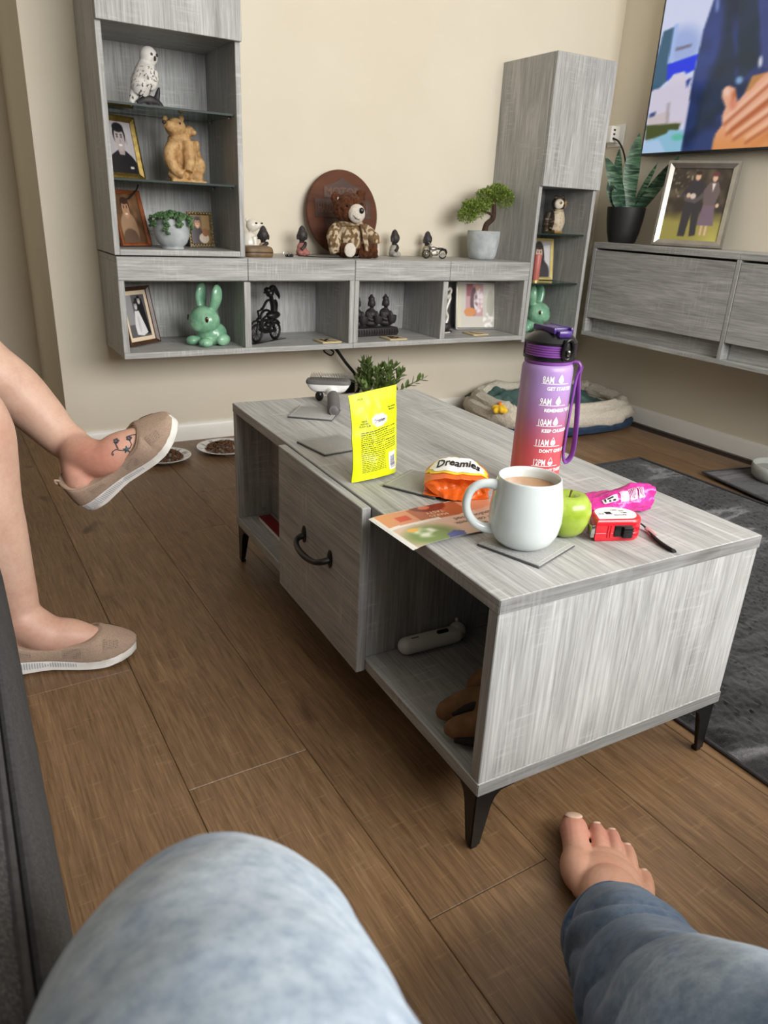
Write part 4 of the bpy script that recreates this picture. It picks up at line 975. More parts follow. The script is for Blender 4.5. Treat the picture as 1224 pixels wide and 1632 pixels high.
def ph_man(u, v):
    C = full(u, (186, 180, 184)); C = lay(C, np.clip((0.5-u)*1.2, 0, 0.5), (150, 146, 150))
    C = lay(C, polym(u, v, [(0.0, 0), (0.0, 0.30), (0.25, 0.40), (0.40, 0.46), (0.66, 0.44), (0.86, 0.34), (1, 0.22), (1, 0)]), (34, 32, 36)); C = lay(C, polym(u, v, [(0.38, 0.44), (0.42, 0.36), (0.60, 0.36), (0.64, 0.46), (0.62, 0.56), (0.40, 0.56)]), (164, 152, 150))
    C = lay(C, ellm(u, v, 0.76, 0.62, 0.03, 0.06), (170, 158, 156)); C = face(C, u, v, 0.51, 0.68, 0.215, (178, 166, 164), (34, 31, 34)); C = lay(C, rectm(u, v, 0.72, 0.86, 0.10, 0.14), (210, 206, 200)); return C
photo_frame('gilt_photo_frame', 'large gilt photo frame of a smiling young man, at left on the middle glass shelf', (0.016, 1.920, 0.8712), 27, -12, 0.128, 0.175, 0.016, 0.012, GILT, ph_man)
def ph_cop(u, v):
    n = vnoise(u, v, 5, 4); C = full(u, (92, 66, 46)); C = lay(C, np.clip(n+0.3, 0, 1), (134, 98, 66)); C = lay(C, ellm(u, v, 0.42, 0.28, 0.34, 0.36), (156, 124, 96)); C = lay(C, ellm(u, v, 0.40, 0.10, 0.30, 0.2), (96, 74, 60)); C = face(C, u, v, 0.42, 0.70, 0.17, (176, 134, 104), (60, 40, 28)); return C
photo_frame('copper_photo_frame', 'copper-edged photo frame leaning at the left of the bottom tower shelf', (0.022, 1.892, 0.6812), 24, -17, 0.106, 0.164, 0.010, 0.012, COPPER, ph_cop)
def ph_orn(u, v):
    C = full(u, (126, 96, 56)); C = lay(C, rectm(u, v, 0.6, 1, 0.5, 1), (156, 126, 78)); C = lay(C, ellm(u, v, 0.30, 0.22, 0.34, 0.40), (52, 34, 34)); C = face(C, u, v, 0.36, 0.72, 0.16, (214, 160, 124), (50, 30, 22)); C = lay(C, ellm(u, v, 0.66, 0.20, 0.26, 0.18), (206, 190, 168)); C = lay(C, ellm(u, v, 0.74, 0.40, 0.16, 0.14), (150, 96, 56)); return C
t = photo_frame('ornate_photo_frame', 'small ornate bronze photo frame beside the trailing succulent', (0.245, 1.945, 0.6812), 6, -9, 0.084, 0.108, 0.010, 0.009, ORNATE, ph_orn)
g = G()
for k in range(11):
    for (x, z) in ((-0.039, 0.006+k*0.0096), (0.039, 0.006+k*0.0096)): g.ell((x, -0.010, z), (0.0048, 0.003, 0.0040), seg=8, rings=5)
for k in range(8):
    for (x, z) in ((-0.034+k*0.0097, 0.005), (-0.034+k*0.0097, 0.103)): g.ell((x, -0.010, z), (0.0042, 0.003, 0.0046), seg=8, rings=5)
b = obj('beading', g, ORNATE, t); b['kind'] = 'stuff'
def ph_wed(u, v):
    C = full(u, (96, 94, 96)); C = lay(C, rectm(u, v, 0, 0.35, 0.3, 1), (150, 148, 150)); C = lay(C, polym(u, v, [(0.50, 0.92), (0.86, 0.90), (0.98, 0.05), (0.40, 0.05)]), (34, 32, 34))
    C = lay(C, polym(u, v, [(0.40, 0.62), (0.60, 0.62), (0.80, 0.20), (0.84, 0.08), (0.60, 0.02), (0.30, 0.06), (0.28, 0.26)]), (226, 224, 224)); C = lay(C, ellm(u, v, 0.5, 0.3, 0.06, 0.2)*0.4, (170, 168, 170)); C = face(C, u, v, 0.50, 0.74, 0.085, (204, 198, 196), (50, 46, 46)); C = face(C, u, v, 0.70, 0.86, 0.08, (196, 188, 186), (30, 28, 28)); return C
photo_frame('wedding_photo_frame', 'dark wooden frame with a black and white wedding photo in the left cubby', (0.022, 1.892, 0.3812), 36, -12, 0.140, 0.180, 0.012, 0.014, DKWOOD, ph_wed, 0.013, CREAMCARD)
def ph_pink(u, v):
    C = full(u, (206, 200, 188)); n = vnoise(u, v, 12, 6); C = lay(C, rectm(u, v, 0.0, 0.1, 0, 1), (214, 206, 180)); C = lay(C, rectm(u, v, 0.22, 0.68, 0.26, 1.0), (196, 150, 156)); C = lay(C, rectm(u, v, 0.24, 0.40, 0.72, 1)*0.8, (148, 60, 74))
    C = lay(C, ellm(u, v, 0.44, 0.60, 0.10, 0.32), (84, 48, 58)); C = lay(C, ellm(u, v, 0.56, 0.62, 0.13, 0.28)*np.clip(n+0.8, 0, 1), (236, 224, 226)); C = lay(C, ellm(u, v, 0.34, 0.36, 0.16, 0.10), (214, 136, 70)); C = lay(C, ellm(u, v, 0.52, 0.90, 0.05, 0.06), (214, 160, 140))
    C = lay(C, ellm(u, v, 0.84, 0.16, 0.15, 0.18)*np.clip(n*2+0.7, 0, 1), (246, 244, 240)); C = lay(C, ellm(u, v, 0.88, 0.55, 0.10, 0.3)*0.5, (158, 158, 140)); return C
photo_frame('mirrored_photo_frame', 'wide mirrored photo frame with a pink picture in the rightmost cubby', (1.386, 1.930, 0.3812), -10, -9, 0.185, 0.188, 0.007, 0.010, MIRROR, ph_pink)
def ph_gold(u, v):
    C = full(u, (176, 172, 172)); C = lay(C, ellm(u, v, 0.5, 0.1, 0.45, 0.4), (52, 48, 52)); C = lay(C, ellm(u, v, 0.40, 0.60, 0.28, 0.40), (40, 34, 36)); C = face(C, u, v, 0.42, 0.66, 0.19, (214, 178, 160), (50, 40, 36)); C = lay(C, polym(u, v, [(0.62, 0.86), (0.95, 0.9), (0.95, 0.3), (0.74, 0.42)])*0.8, (216, 212, 212)); return C
photo_frame('gold_photo_frame', 'pale gold photo frame on the lower glass shelf of the right tower', (1.690, 1.915, 0.5812), -8, -9, 0.118, 0.165, 0.011, 0.010, GOLD, ph_gold)
def ph_couple(u, v):
    n = vnoise(u, v, 7, 8); n2 = vnoise(u, v, 22, 3)
    C = full(u, (60, 52, 44)); C = lay(C, np.clip(n*1.4+0.2, 0, 1), (92, 82, 66)); C = lay(C, np.clip((0.42-v)*6, 0, 1), (148, 140, 74)); C = lay(C, np.clip((0.30-v)*3, 0, 1)*np.clip((u-0.55)*3, 0, 1), (182, 172, 92)); C = lay(C, np.clip(n2*2-0.6, 0, 1)*(v > 0.6)*(u < 0.4), (196, 186, 170))
    # man in uniform
    C = lay(C, polym(u, v, [(0.30, 0.06), (0.42, 0.06), (0.45, 0.42), (0.50, 0.06), (0.60, 0.08), (0.58, 0.50), (0.60, 0.78), (0.52, 0.84), (0.38, 0.84), (0.28, 0.74), (0.22, 0.64), (0.30, 0.56)]), (58, 54, 58)); C = lay(C, polym(u, v, [(0.24, 0.66), (0.34, 0.60), (0.50, 0.60), (0.58, 0.68), (0.60, 0.60), (0.48, 0.52), (0.30, 0.55)])*0.5, (120, 112, 108))
    C = lay(C, ellm(u, v, 0.44, 0.885, 0.045, 0.050), (214, 172, 146)); C = lay(C, ellm(u, v, 0.44, 0.94, 0.055, 0.028), (52, 42, 36)); C = lay(C, ellm(u, v, 0.42, 0.62, 0.05, 0.04), (206, 190, 176)); C = lay(C, ellm(u, v, 0.34, 0.63, 0.035, 0.035), (206, 178, 156))
    # woman in a two-piece suit
    C = lay(C, polym(u, v, [(0.60, 0.22), (0.86, 0.22), (0.82, 0.52), (0.86, 0.70), (0.80, 0.82), (0.66, 0.82), (0.58, 0.70), (0.62, 0.52)]), (106, 92, 92)); C = lay(C, polym(u, v, [(0.59, 0.22), (0.87, 0.22), (0.81, 0.50), (0.63, 0.50)]), (116, 98, 112)); C = lay(C, polym(u, v, [(0.70, 0.80), (0.76, 0.80), (0.735, 0.68)]), (224, 212, 200))
    for x in (0.68, 0.76): C = lay(C, rectm(u, v, x-0.018, x+0.018, 0.08, 0.22), (204, 168, 146))
    C = lay(C, ellm(u, v, 0.73, 0.87, 0.042, 0.048), (216, 176, 152)); C = lay(C, ellm(u, v, 0.73, 0.925, 0.062, 0.030), (104, 58, 60)); C = lay(C, ellm(u, v, 0.86, 0.50, 0.03, 0.03), (214, 180, 158)); return C
photo_frame('silver_photo_frame', 'large silver photo frame of a couple, standing on the sideboard', (1.945, 1.405, 0.7445), -62, -13, 0.255, 0.305, 0.024, 0.016, SILVER, ph_couple, nx=110, ny=130)

# ================================================================== ORNAMENTS
def ornament(name, label, cat, loc, rz=0, group=None): return thing(name, label, cat, loc, R(rz), group)
BLACKRES = M('dark_resin', S(40, 36, 37), S(54, 49, 49), rough=0.55, scale=60)
# snowy owl
ow = ornament('owl_figurine', 'white snowy owl figurine perched on a dark branch, on the top glass shelf', 'figurine', (0.076, 1.850, 1.0622), 8)
g = G(); g.tube([(-0.018, 0.006, 0.030), (-0.012, 0.002, 0.055), (-0.002, -0.002, 0.085), (0.006, -0.004, 0.110)], [0.022, 0.032, 0.030, 0.024], 24, sub=5); g.ell((0.010, -0.006, 0.128), (0.0255, 0.024, 0.0265)); g.tube([(-0.014, 0.008, 0.060), (-0.030, 0.012, 0.034), (-0.044, 0.014, 0.004)], [0.024, 0.016, 0.007], 14, sub=4); g.ell((0.004, -0.022, 0.076), (0.026, 0.016, 0.035))
def snowy(co, no):
    c = full(co[:, 0], (222, 218, 212)); n = vnoise(co[:, 0], co[:, 2]+co[:, 1], 210, 3); m_ = ((co[:, 2] < 0.10) & (n > 0.30)).astype(float); c = lay(c, m_, (70, 64, 62)); n2 = vnoise(co[:, 0]+co[:, 1], co[:, 2], 90, 6); return lay(c, np.clip(n2, 0, 1)*0.5, (168, 160, 152))
o = organic('body', g, CERAM, ow, 0.0024, 3); paint(o, snowy)
for s in (-1, 1): 
    obj('eye', G().ell((0.019+s*0.0085, -0.0285+0.003*abs(s)*(s > 0), 0.132), (0.0040, 0.0025, 0.0042), seg=12, rings=8), BLACKRES, o)
obj('beak', G().ell((0.0195, -0.0300, 0.1225), (0.0035, 0.004, 0.0065), seg=10, rings=8), BLACKRES, o)
g = G(); g.tube([(-0.030, 0.0, 0.008), (0.0, -0.006, 0.020), (0.030, -0.004, 0.014), (0.046, 0.002, 0.004)], [0.008, 0.013, 0.010, 0.006], 10, sub=4); g.tube([(0.024, -0.004, 0.016), (0.032, -0.004, 0.040), (0.036, -0.006, 0.056)], [0.010, 0.007, 0.003], 10, sub=3); g.tube([(0.0, -0.008, 0.016), (0.004, -0.022, 0.002)], [0.009, 0.006], 8); g.tube([(0.03, 0.0, 0.014), (0.044, -0.014, 0.002)], [0.008, 0.004], 8); g.box(-0.020, 0.030, -0.014, 0.012, 0, 0.006, 0.002); organic('branch', g, BLACKRES, ow, 0.0022, 2)
# carved bear with cub
CARVE = M('carved_pale_wood', S(166, 126, 80), S(204, 166, 114), rough=0.6, scale=60, bscale=130, bmp=0.8, bdist=0.003)
br = ornament('bear_carving', 'carved honey-coloured wooden bear with a cub on its back, on the middle glass shelf', 'carving', (0.172, 1.868, 0.8704), 0)
g = G(); g.tube([(0.014, 0.012, 0.028), (0.008, 0.008, 0.065), (-0.004, 0.0, 0.105), (-0.012, -0.006, 0.130)], [0.052, 0.048, 0.038, 0.028], 24, sub=5)
g.ell((-0.018, -0.014, 0.148), (0.031, 0.027, 0.027)); g.tube([(-0.030, -0.026, 0.148), (-0.047, -0.036, 0.151), (-0.052, -0.039, 0.153)], [0.019, 0.013, 0.009], 14, sub=3); g.ell((0.004, -0.004, 0.174), (0.009, 0.006, 0.010)); g.ell((-0.044, -0.004, 0.170), (0.008, 0.006, 0.009))
g.tube([(-0.026, -0.026, 0.106), (-0.046, -0.034, 0.070), (-0.034, -0.046, 0.034), (-0.012, -0.050, 0.020)], [0.020, 0.018, 0.016, 0.013], 14, sub=5); g.tube([(0.012, -0.026, 0.108), (0.012, -0.044, 0.064), (0.004, -0.052, 0.030)], [0.020, 0.018, 0.013], 14, sub=4)
g.ell((-0.022, -0.030, 0.020), (0.030, 0.022, 0.020)); g.ell((0.030, -0.030, 0.018), (0.026, 0.024, 0.018)); g.ell((0.050, 0.0, 0.048), (0.022, 0.026, 0.030))
g.tube([(0.050, 0.012, 0.060), (0.038, 0.006, 0.092), (0.030, 0.002, 0.118)], [0.020, 0.019, 0.014], 14, sub=4); g.ell((0.026, -0.004, 0.142), (0.017, 0.016, 0.0155)); g.ell((0.036, -0.016, 0.139), (0.009, 0.009, 0.008)); g.ell((0.044, -0.012, 0.104), (0.010, 0.012, 0.016)); g.box(-0.045, 0.062, -0.050, 0.040, 0, 0.006, 0.003)
o = organic('body', g, CARVE, br, 0.0022, 3)
obj('nose', G().ell((-0.0575, -0.0430, 0.1575), (0.0065, 0.005, 0.005), seg=12, rings=8), M('carved_dark_wood', S(58, 38, 24), rough=0.5), o)
for s in ((-0.010, -0.0375, 0.158), (-0.040, -0.0335, 0.164)): obj('eye', G().ell(s, 0.0035, seg=10, rings=6), BLACKRES, o)
# succulent
su = ornament('potted_succulent', 'trailing green succulent in a round grey concrete pot, bottom tower shelf', 'plant', (0.122, 1.842, 0.6802), 0)
CONC = M('pale_concrete', S(158, 164, 166), S(186, 191, 192), rough=0.8, scale=26, bscale=120, bmp=0.25)
obj('pot', G().lathe([(0, 0), (0.034, 0), (0.035, 0.004), (0.032, 0.006), (0.045, 0.018), (0.053, 0.038), (0.054, 0.056), (0.049, 0.076), (0.044, 0.086), (0.040, 0.086), (0.044, 0.07), (0.0, 0.068)], 36), CONC, su)
g = G(); rr = random.Random(4)
for i in range(420):
    a = rr.uniform(0, 2*math.pi); q = rr.random()
    if q < 0.62: r0 = 0.058*math.sqrt(rr.random()); p = (r0*math.cos(a), r0*math.sin(a), 0.088+0.020*(1-(r0/0.06)**2)*rr.uniform(0.4, 1.0))
    else:
        k = int(rr.random()*9); a = k*2*math.pi/9+rr.uniform(-0.16, 0.16); dz = rr.random()*(0.050 if k % 3 == 0 else 0.030); p = ((0.060+0.004*rr.random())*math.cos(a), (0.060+0.004*rr.random())*math.sin(a), 0.092-dz)
    g.ell(p, (0.0050*rr.uniform(0.7, 1.2), 0.0050, 0.0042), seg=7, rings=5)
b = obj('foliage', g, M('succulent_green', S(44, 74, 44), S(92, 126, 78), rough=0.5, scale=90), su); b['kind'] = 'stuff'

# white bear figurine, wallet, buddha heads, tiny ornament
PORC = M('white_porcelain', S(214, 208, 196), S(224, 219, 208), rough=0.2, scale=30)
wbf = ornament('white_animal_figurine', 'glossy white animal figurine with raised head, partly behind the left tower', 'figurine', (0.404, 1.915, 0.6602), 0)
g = G(); g.tube([(-0.006, 0, 0.004), (-0.010, 0, 0.040), (-0.004, -0.002, 0.072)], [0.028, 0.030, 0.020], 20, sub=5); g.ell((0.004, -0.006, 0.094), (0.022, 0.019, 0.020)); g.tube([(0.016, -0.010, 0.094), (0.030, -0.014, 0.097)], [0.013, 0.009], 12); g.ell((-0.012, 0.000, 0.110), (0.007, 0.004, 0.007)); g.tube([(0.004, -0.020, 0.060), (0.006, -0.026, 0.010)], [0.012, 0.010], 12); organic('body', g, PORC, wbf, 0.0022, 4)
for p in ((0.034, -0.016, 0.102), (0.012, -0.0225, 0.102)): obj('nose' if p[0] > 0.02 else 'eye', G().ell(p, (0.0045, 0.004, 0.003), seg=10, rings=6), BLACKRES, wbf)
wl = ornament('leather_purse', 'worn brown leather zip purse lying at the left end of the shelf top', 'purse', (0.395, 1.838, 0.6603), 4)
PURSE = M('brown_purse_leather', S(92, 70, 48), S(124, 98, 68), rough=0.5, scale=22)
g = G().loft([[Vector((0.052*s*math.copysign(abs(math.cos(a))**0.6, math.cos(a)), 0.036*s*math.copysign(abs(math.sin(a))**0.6, math.sin(a)), z)) for a in np.linspace(0, 2*math.pi, 41)[:-1]] for z, s in ((0, 0.93), (0.004, 1.0), (0.012, 1.01), (0.0145, 0.985), (0.017, 1.01), (0.025, 0.99), (0.031, 0.90), (0.034, 0.70), (0.0345, 0.3))]); obj('body', g, PURSE, wl)
obj('zip', G().tube([(0.0525*math.copysign(abs(math.cos(a))**0.6, math.cos(a)), 0.0365*math.copysign(abs(math.sin(a))**0.6, math.sin(a)), 0.0145) for a in np.linspace(0, 2*math.pi, 61)], 0.0014, 6), M('dark_zip', S(46, 32, 22), rough=0.4), wl)
def monk(label, x, y, rz, robe, h=0.096, z0=0.6602):
    t = ornament('buddha_figurine', label, 'figurine', (x, y, z0), rz); k = h/0.096
    MR = M('robe_paint', S(*robe), S(*[min(255, c+14) for c in robe]), rough=0.65, scale=60)
    g = G(); g.ell((0, 0, 0.012*k), (0.022*k, 0.019*k, 0.014*k)); g.tube([(0, 0, 0.010*k), (0, 0.002*k, 0.030*k), (0, 0.002*k, 0.042*k)], [0.018*k, 0.016*k, 0.009*k], 16, sub=4); g.ell((-0.012*k, -0.012*k, 0.009*k), (0.012*k, 0.010*k, 0.009*k)); g.ell((0.012*k, -0.012*k, 0.009*k), (0.012*k, 0.010*k, 0.009*k)); g.box(-0.016*k, 0.016*k, -0.015*k, 0.015*k, 0, 0.004)
    organic('robe', g, MR, t, 0.0018, 3)
    g = G(); g.ell((0, -0.002*k, 0.066*k), (0.0185*k, 0.0175*k, 0.0205*k)); g.lathe([(0.0135*k, 0.078*k), (0.011*k, 0.087*k), (0.006*k, 0.094*k), (0.0005, 0.0975*k)], 14, (0, 0, 0)); g.tube([(0, 0.002*k, 0.040*k), (0, 0, 0.052*k)], 0.009*k, 12); g.ell((-0.018*k, 0, 0.060*k), (0.004*k, 0.005*k, 0.010*k)); g.ell((0.018*k, 0, 0.060*k), (0.004*k, 0.005*k, 0.010*k)); g.ell((0, -0.018*k, 0.062*k), (0.004*k, 0.005*k, 0.005*k)); organic('head', g, BLACKRES, t, 0.0016, 3)
    obj('shoulder_drape', G().tube([(0.014*k, 0.0, 0.040*k), (0.002*k, -0.014*k, 0.032*k), (-0.012*k, -0.015*k, 0.020*k)], 0.006*k, 10, sub=4), BLACKRES, t); return t
monk('dark-headed buddha figurine with beige robe behind the brown purse', 0.452, 1.925, -20, (176, 150, 124), 0.094)
monk('dark-headed buddha figurine with dusty red robe left of the teddy', 0.606, 1.95, 10, (150, 92, 84), 0.098)
monk('dark-headed buddha figurine with pale grey robe right of the teddy', 0.997, 1.97, 25, (150, 146, 136), 0.097)
monk('dark-headed buddha figurine half hidden behind the little metal motorcycle', 1.155, 1.985, 10, (140, 128, 100), 0.095)
ti = ornament('trinket', 'tiny black and clear trinket beside the brown purse', 'trinket', (0.512, 1.85, 0.6603), 10)
g = G(); g.box(-0.004, 0.012, -0.006, 0.006, 0, 0.009, 0.002); g.ell((-0.008, 0, 0.004), 0.004); g.ell((0.014, -0.002, 0.005), 0.005); obj('body', g, BLACKPL, ti); obj('wire_loop', G().tube([(-0.008-0.010*math.cos(a)*1.2, 0, 0.008+0.010*math.sin(a)) for a in np.linspace(0, math.pi, 17)], 0.0006, 5), CHROME, ti)
cbl = obj('cable', G().tube([(0.57, 1.90, 0.662), (0.62, 1.855, 0.662), (0.66, 1.835, 0.662), (0.71, 1.84, 0.662), (0.76, 1.835, 0.662), (0.80, 1.88, 0.662)], 0.0016, 6, sub=6), RUBBER); tag(cbl, 'thin dark cable trailing along the shelf top in front of the teddy', 'cable')

# round carved plaque
PLW, nt, b = newmat('carved_walnut'); v = coords(nt, (3, 30, 14)); f_ = tnoise(nt, v, 1, 4, 0.6, 0.8); nt.links.new(ramp(nt, f_, [(0.35, S(72, 40, 25)), (0.65, S(100, 58, 36))]), b.inputs['Base Color']); b.inputs['Roughness'].default_value = 0.6; b.inputs['Specular IOR Level'].default_value = 0.25
PLD = M('carved_dark_recess', S(58, 35, 24), S(72, 44, 30), rough=0.5)
pq = thing('wooden_plaque', 'round carved dark wooden plaque leaning on the wall behind the teddy', 'plaque', (0.790, 1.985, 0.6604), (R(-8), 0, R(2)))
RP = 0.146
g = G().lathe([(0, -0.007), (RP-0.004, -0.007), (RP, -0.003), (RP, 0.006), (RP-0.002, 0.008), (0, 0.008)], 72).xf(Matrix.Translation((0, 0, RP)) @ Matrix.Rotation(R(90), 4, 'X')); obj('disc', g, PLW, pq, sharp=40)
def plq(name, poly, y, m, t=0.003): return obj(name, G().prism([(p[0], p[1]+RP) for p in poly], -y-t, -y+0.002), m, pq, smooth=False)
top_ = [(-0.076, 0.050), (0.078, 0.050), (0.078, 0.088), (0.052, 0.093), (0.022, 0.104), (0, 0.122), (-0.022, 0.104), (-0.052, 0.093), (-0.076, 0.088)]
plq('shield_banner', top_, 0.008, PLD, 0.0016)
plq('name_bar', [(-0.114, -0.018), (0.114, -0.018), (0.114, 0.044), (-0.114, 0.044)], 0.008, PLD, 0.0020)
plq('shield_base', [(-0.080, -0.020), (0.080, -0.020), (0.070, -0.060), (0.040, -0.090), (0, -0.110), (-0.040, -0.090), (-0.070, -0.060)], 0.008, PLD, 0.0012)
g = G(); 
for t, x, z, s, sx in (('MOTOR', 0, 0.058, 0.040, 1.0), ('HARLEY-DAVIDSON', 0, 0.000, 0.044, 0.52), ('CYCLES', 0, -0.062, 0.034, 0.9)):
    add_text(g, t, s, lambda a, c: Vector((x+a, -0.0105, z+c+RP)), sx=sx, align='CENTER', bold=0.0008)
flat_obj('carved_lettering', g, M('worn_carved_letters', S(100, 66, 48), rough=0.6), pq)['kind'] = 'stuff'
g = G(); 
for (x, z, r) in ((0.088, -0.060, 0.030), (0.088, -0.060, 0.022), (0.02, -0.075, 0.03)): g.tube([(x+r*math.cos(a), -0.008, z+r*math.sin(a)+RP) for a in np.linspace(0, 2*math.pi, 33)], 0.0014, 6)
obj('carved_wheel', g, PLD, pq)

# teddy bear
def fur(name, c1, c2):
    m, nt, b = newmat(name); v = coords(nt); f = tnoise(nt, v, 130, 4, 0.7); nt.links.new(ramp(nt, f, [(0.3, c1), (0.7, c2)]), b.inputs['Base Color']); b.inputs['Roughness'].default_value = 1; b.inputs['Sheen Weight'].default_value = 0.08; b.inputs['Specular IOR Level'].default_value = 0.1; bump(nt, b, f, 1.0, 0.006); return m
FURB = fur('brown_plush', S(62, 34, 20), S(112, 68, 42)); FURW = fur('cream_plush', S(214, 204, 190), S(234, 226, 214))
td = ornament('teddy_bear', 'brown teddy bear in a desert camouflage jacket sitting on the shelf', 'teddy bear', (0.758, 1.872, 0.6604), -12)
def furry(o, amp=0.006, sc=70): 
    me = o.data
    for v, n in [(v, v.normal.copy()) for v in me.vertices]: v.co += n*amp*mnoise.noise(v.co*sc)
g = G(); g.ell((0, 0.006, 0.050), (0.050, 0.044, 0.052)); g.tube([(0, 0.004, 0.08), (-0.004, 0, 0.125)], [0.044, 0.034], 18); g.ell((-0.008, -0.006, 0.160), (0.058, 0.048, 0.050)); g.ell((-0.056, 0.002, 0.194), (0.019, 0.012, 0.020)); g.ell((0.034, 0.002, 0.204), (0.019, 0.012, 0.020)); g.tube([(-0.028, -0.016, 0.026), (-0.022, -0.052, 0.028)], [0.027, 0.025], 16); g.tube([(0.030, -0.014, 0.026), (0.060, -0.026, 0.027), (0.092, -0.036, 0.028)], [0.028, 0.027, 0.025], 16)
o = organic('plush_body', g, FURB, td, 0.0028, 3); furry(o)
obj('snout', G().ell((0.006, -0.050, 0.146), (0.030, 0.020, 0.031)), FURW, td); obj('nose', G().ell((0.018, -0.070, 0.156), (0.0085, 0.005, 0.010)), BLACKPL, td)
obj('mouth', G().tube([(-0.010, -0.066, 0.140), (0.0, -0.070, 0.130), (0.012, -0.069, 0.127)], 0.0010, 6, sub=4), BLACKPL, td)
obj('eye', G().ell((-0.026, -0.053, 0.170), 0.0045), BLACKPL, td); obj('eye', G().ell((0.026, -0.050, 0.178), 0.0045), BLACKPL, td)
obj('ear_tag', G().ell((-0.051, -0.011, 0.190), (0.003, 0.002, 0.006)), FURW, td)
obj('foot_pad', G().ell((-0.021, -0.0765, 0.0285), (0.0205, 0.0050, 0.0235)), FURW, td); 
obj('foot_pad', G().ell((0.0915, -0.0360, 0.0285), (0.0070, 0.0215, 0.0240), rot=Quaternion((0, 0, 1), R(-18))), FURW, td)
CAMO = vcol_mat('desert_camo_cloth', rough=0.9, bmp=160)
def camo(co, no):
    n = np.array([mnoise.noise(Vector((c[0]*85+3, c[1]*85, c[2]*62))) for c in co]); n2 = np.array([mnoise.noise(Vector((c[0]*85, c[1]*85+9, c[2]*60))) for c in co])
    c = full(co[:, 0], (192, 174, 148)); c = lay(c, (n > -0.04).astype(float), (118, 92, 60)); return lay(c, (n2 > 0.30).astype(float), (90, 66, 42))
g = G(); g.tube([(0, 0.006, 0.034), (0, 0.005, 0.070), (0, 0.003, 0.105), (-0.002, 0.0, 0.122)], [0.052, 0.054, 0.048, 0.036], 28, sub=5)
g.tube([(-0.040, 0.0, 0.104), (-0.064, -0.008, 0.074), (-0.060, -0.020, 0.030), (-0.057, -0.024, 0.012)], [0.020, 0.024, 0.023, 0.021], 18, sub=6)
g.tube([(0.042, 0.0, 0.102), (0.070, -0.012, 0.078), (0.086, -0.022, 0.056), (0.090, -0.024, 0.048)], [0.020, 0.023, 0.021, 0.019], 18, sub=6)
o = organic('jacket', g, CAMO, td, 0.0026, 2); paint(o, camo); furry(o, 0.003, 40)
o2 = obj('jacket_collar', G().grid(24, 5, lambda a, b: Vector(((0.040+0.010*b)*math.sin(R(-150+300*a)), 0.004-(0.036+0.012*b)*math.cos(R(-150+300*a))*-1*-1, 0.126-0.020*b))), CAMO, td); paint(o2, camo); sm = o2.modifiers.new('s', 'SOLIDIFY'); sm.thickness = 0.003
o3 = obj('jacket_front', G().grid(6, 16, lambda a, b: Vector((0.018+0.016*a+0.022*b, -0.050-0.010*math.sin(b*3), 0.112-0.088*b))), CAMO, td); paint(o3, camo); sm = o3.modifiers.new('s', 'SOLIDIFY'); sm.thickness = 0.003

# small metal motorcycle
def wheel(g, c, r, t, ax='y', spokes=8, tr=None):
    tr = tr or t; g.tube([(c[0]+r*math.cos(a), c[1], c[2]+r*math.sin(a)) for a in np.linspace(0, 2*math.pi, 25)], tr, 8)
PEW = M('pewter', S(120, 116, 110), S(176, 172, 164), rough=0.3, metal=0.8, scale=150)
mb = ornament('toy_motorcycle', 'tiny pewter motorcycle model on the shelf top', 'model motorcycle', (1.118, 1.872, 0.6604), -8)
mb.scale = (1.3, 1.3, 1.3)
for x in (-0.026, 0.026):
    g = G(); wheel(g, (x, 0, 0.0135), 0.0115, 0.002); wh = obj('wheel', g, RUBBER, mb)
    g = G()
    for k in range(6): a = math.pi*k/6; g.tube([(x-0.011*math.cos(a), 0, 0.0135-0.011*math.sin(a)), (x+0.011*math.cos(a), 0, 0.0135+0.011*math.sin(a))], 0.0007, 5)
    g.ell((x, 0, 0.0135), (0.004, 0.003, 0.004), seg=10, rings=6); obj('spokes', g, PEW, wh)
g = G(); g.box(-0.010, 0.010, -0.005, 0.005, 0.008, 0.021, 0.003); g.ell((-0.004, 0, 0.028), (0.013, 0.006, 0.006)); g.tube([(-0.026, 0.004, 0.0135), (-0.018, 0.004, 0.030), (-0.015, 0.003, 0.040)], 0.0014, 6); g.tube([(-0.016, -0.012, 0.039), (-0.015, 0, 0.041), (-0.016, 0.012, 0.045)], 0.0012, 6); g.tube([(0.008, -0.005, 0.012), (0.030, -0.006, 0.011), (0.036, -0.006, 0.012)], 0.002, 6); g.tube([(-0.032, 0, 0.024), (-0.026, 0, 0.027), (-0.019, 0, 0.024)], 0.0022, 6); g.ell((-0.018, 0, 0.034), (0.004, 0.004, 0.004)); obj('frame', g, PEW, mb)
g = G(); g.ell((0.018, 0, 0.028), (0.013, 0.006, 0.0035)); g.tube([(0.020, 0, 0.026), (0.034, 0, 0.026), (0.039, 0, 0.016)], 0.003, 8, sub=3); obj('seat', g, BLACKPL, mb)
g = G().box(-0.006, 0.002, -0.0066, -0.0050, 0.014, 0.022, 0.0005); obj('side_panel', g, WHITEGLOSS, mb)

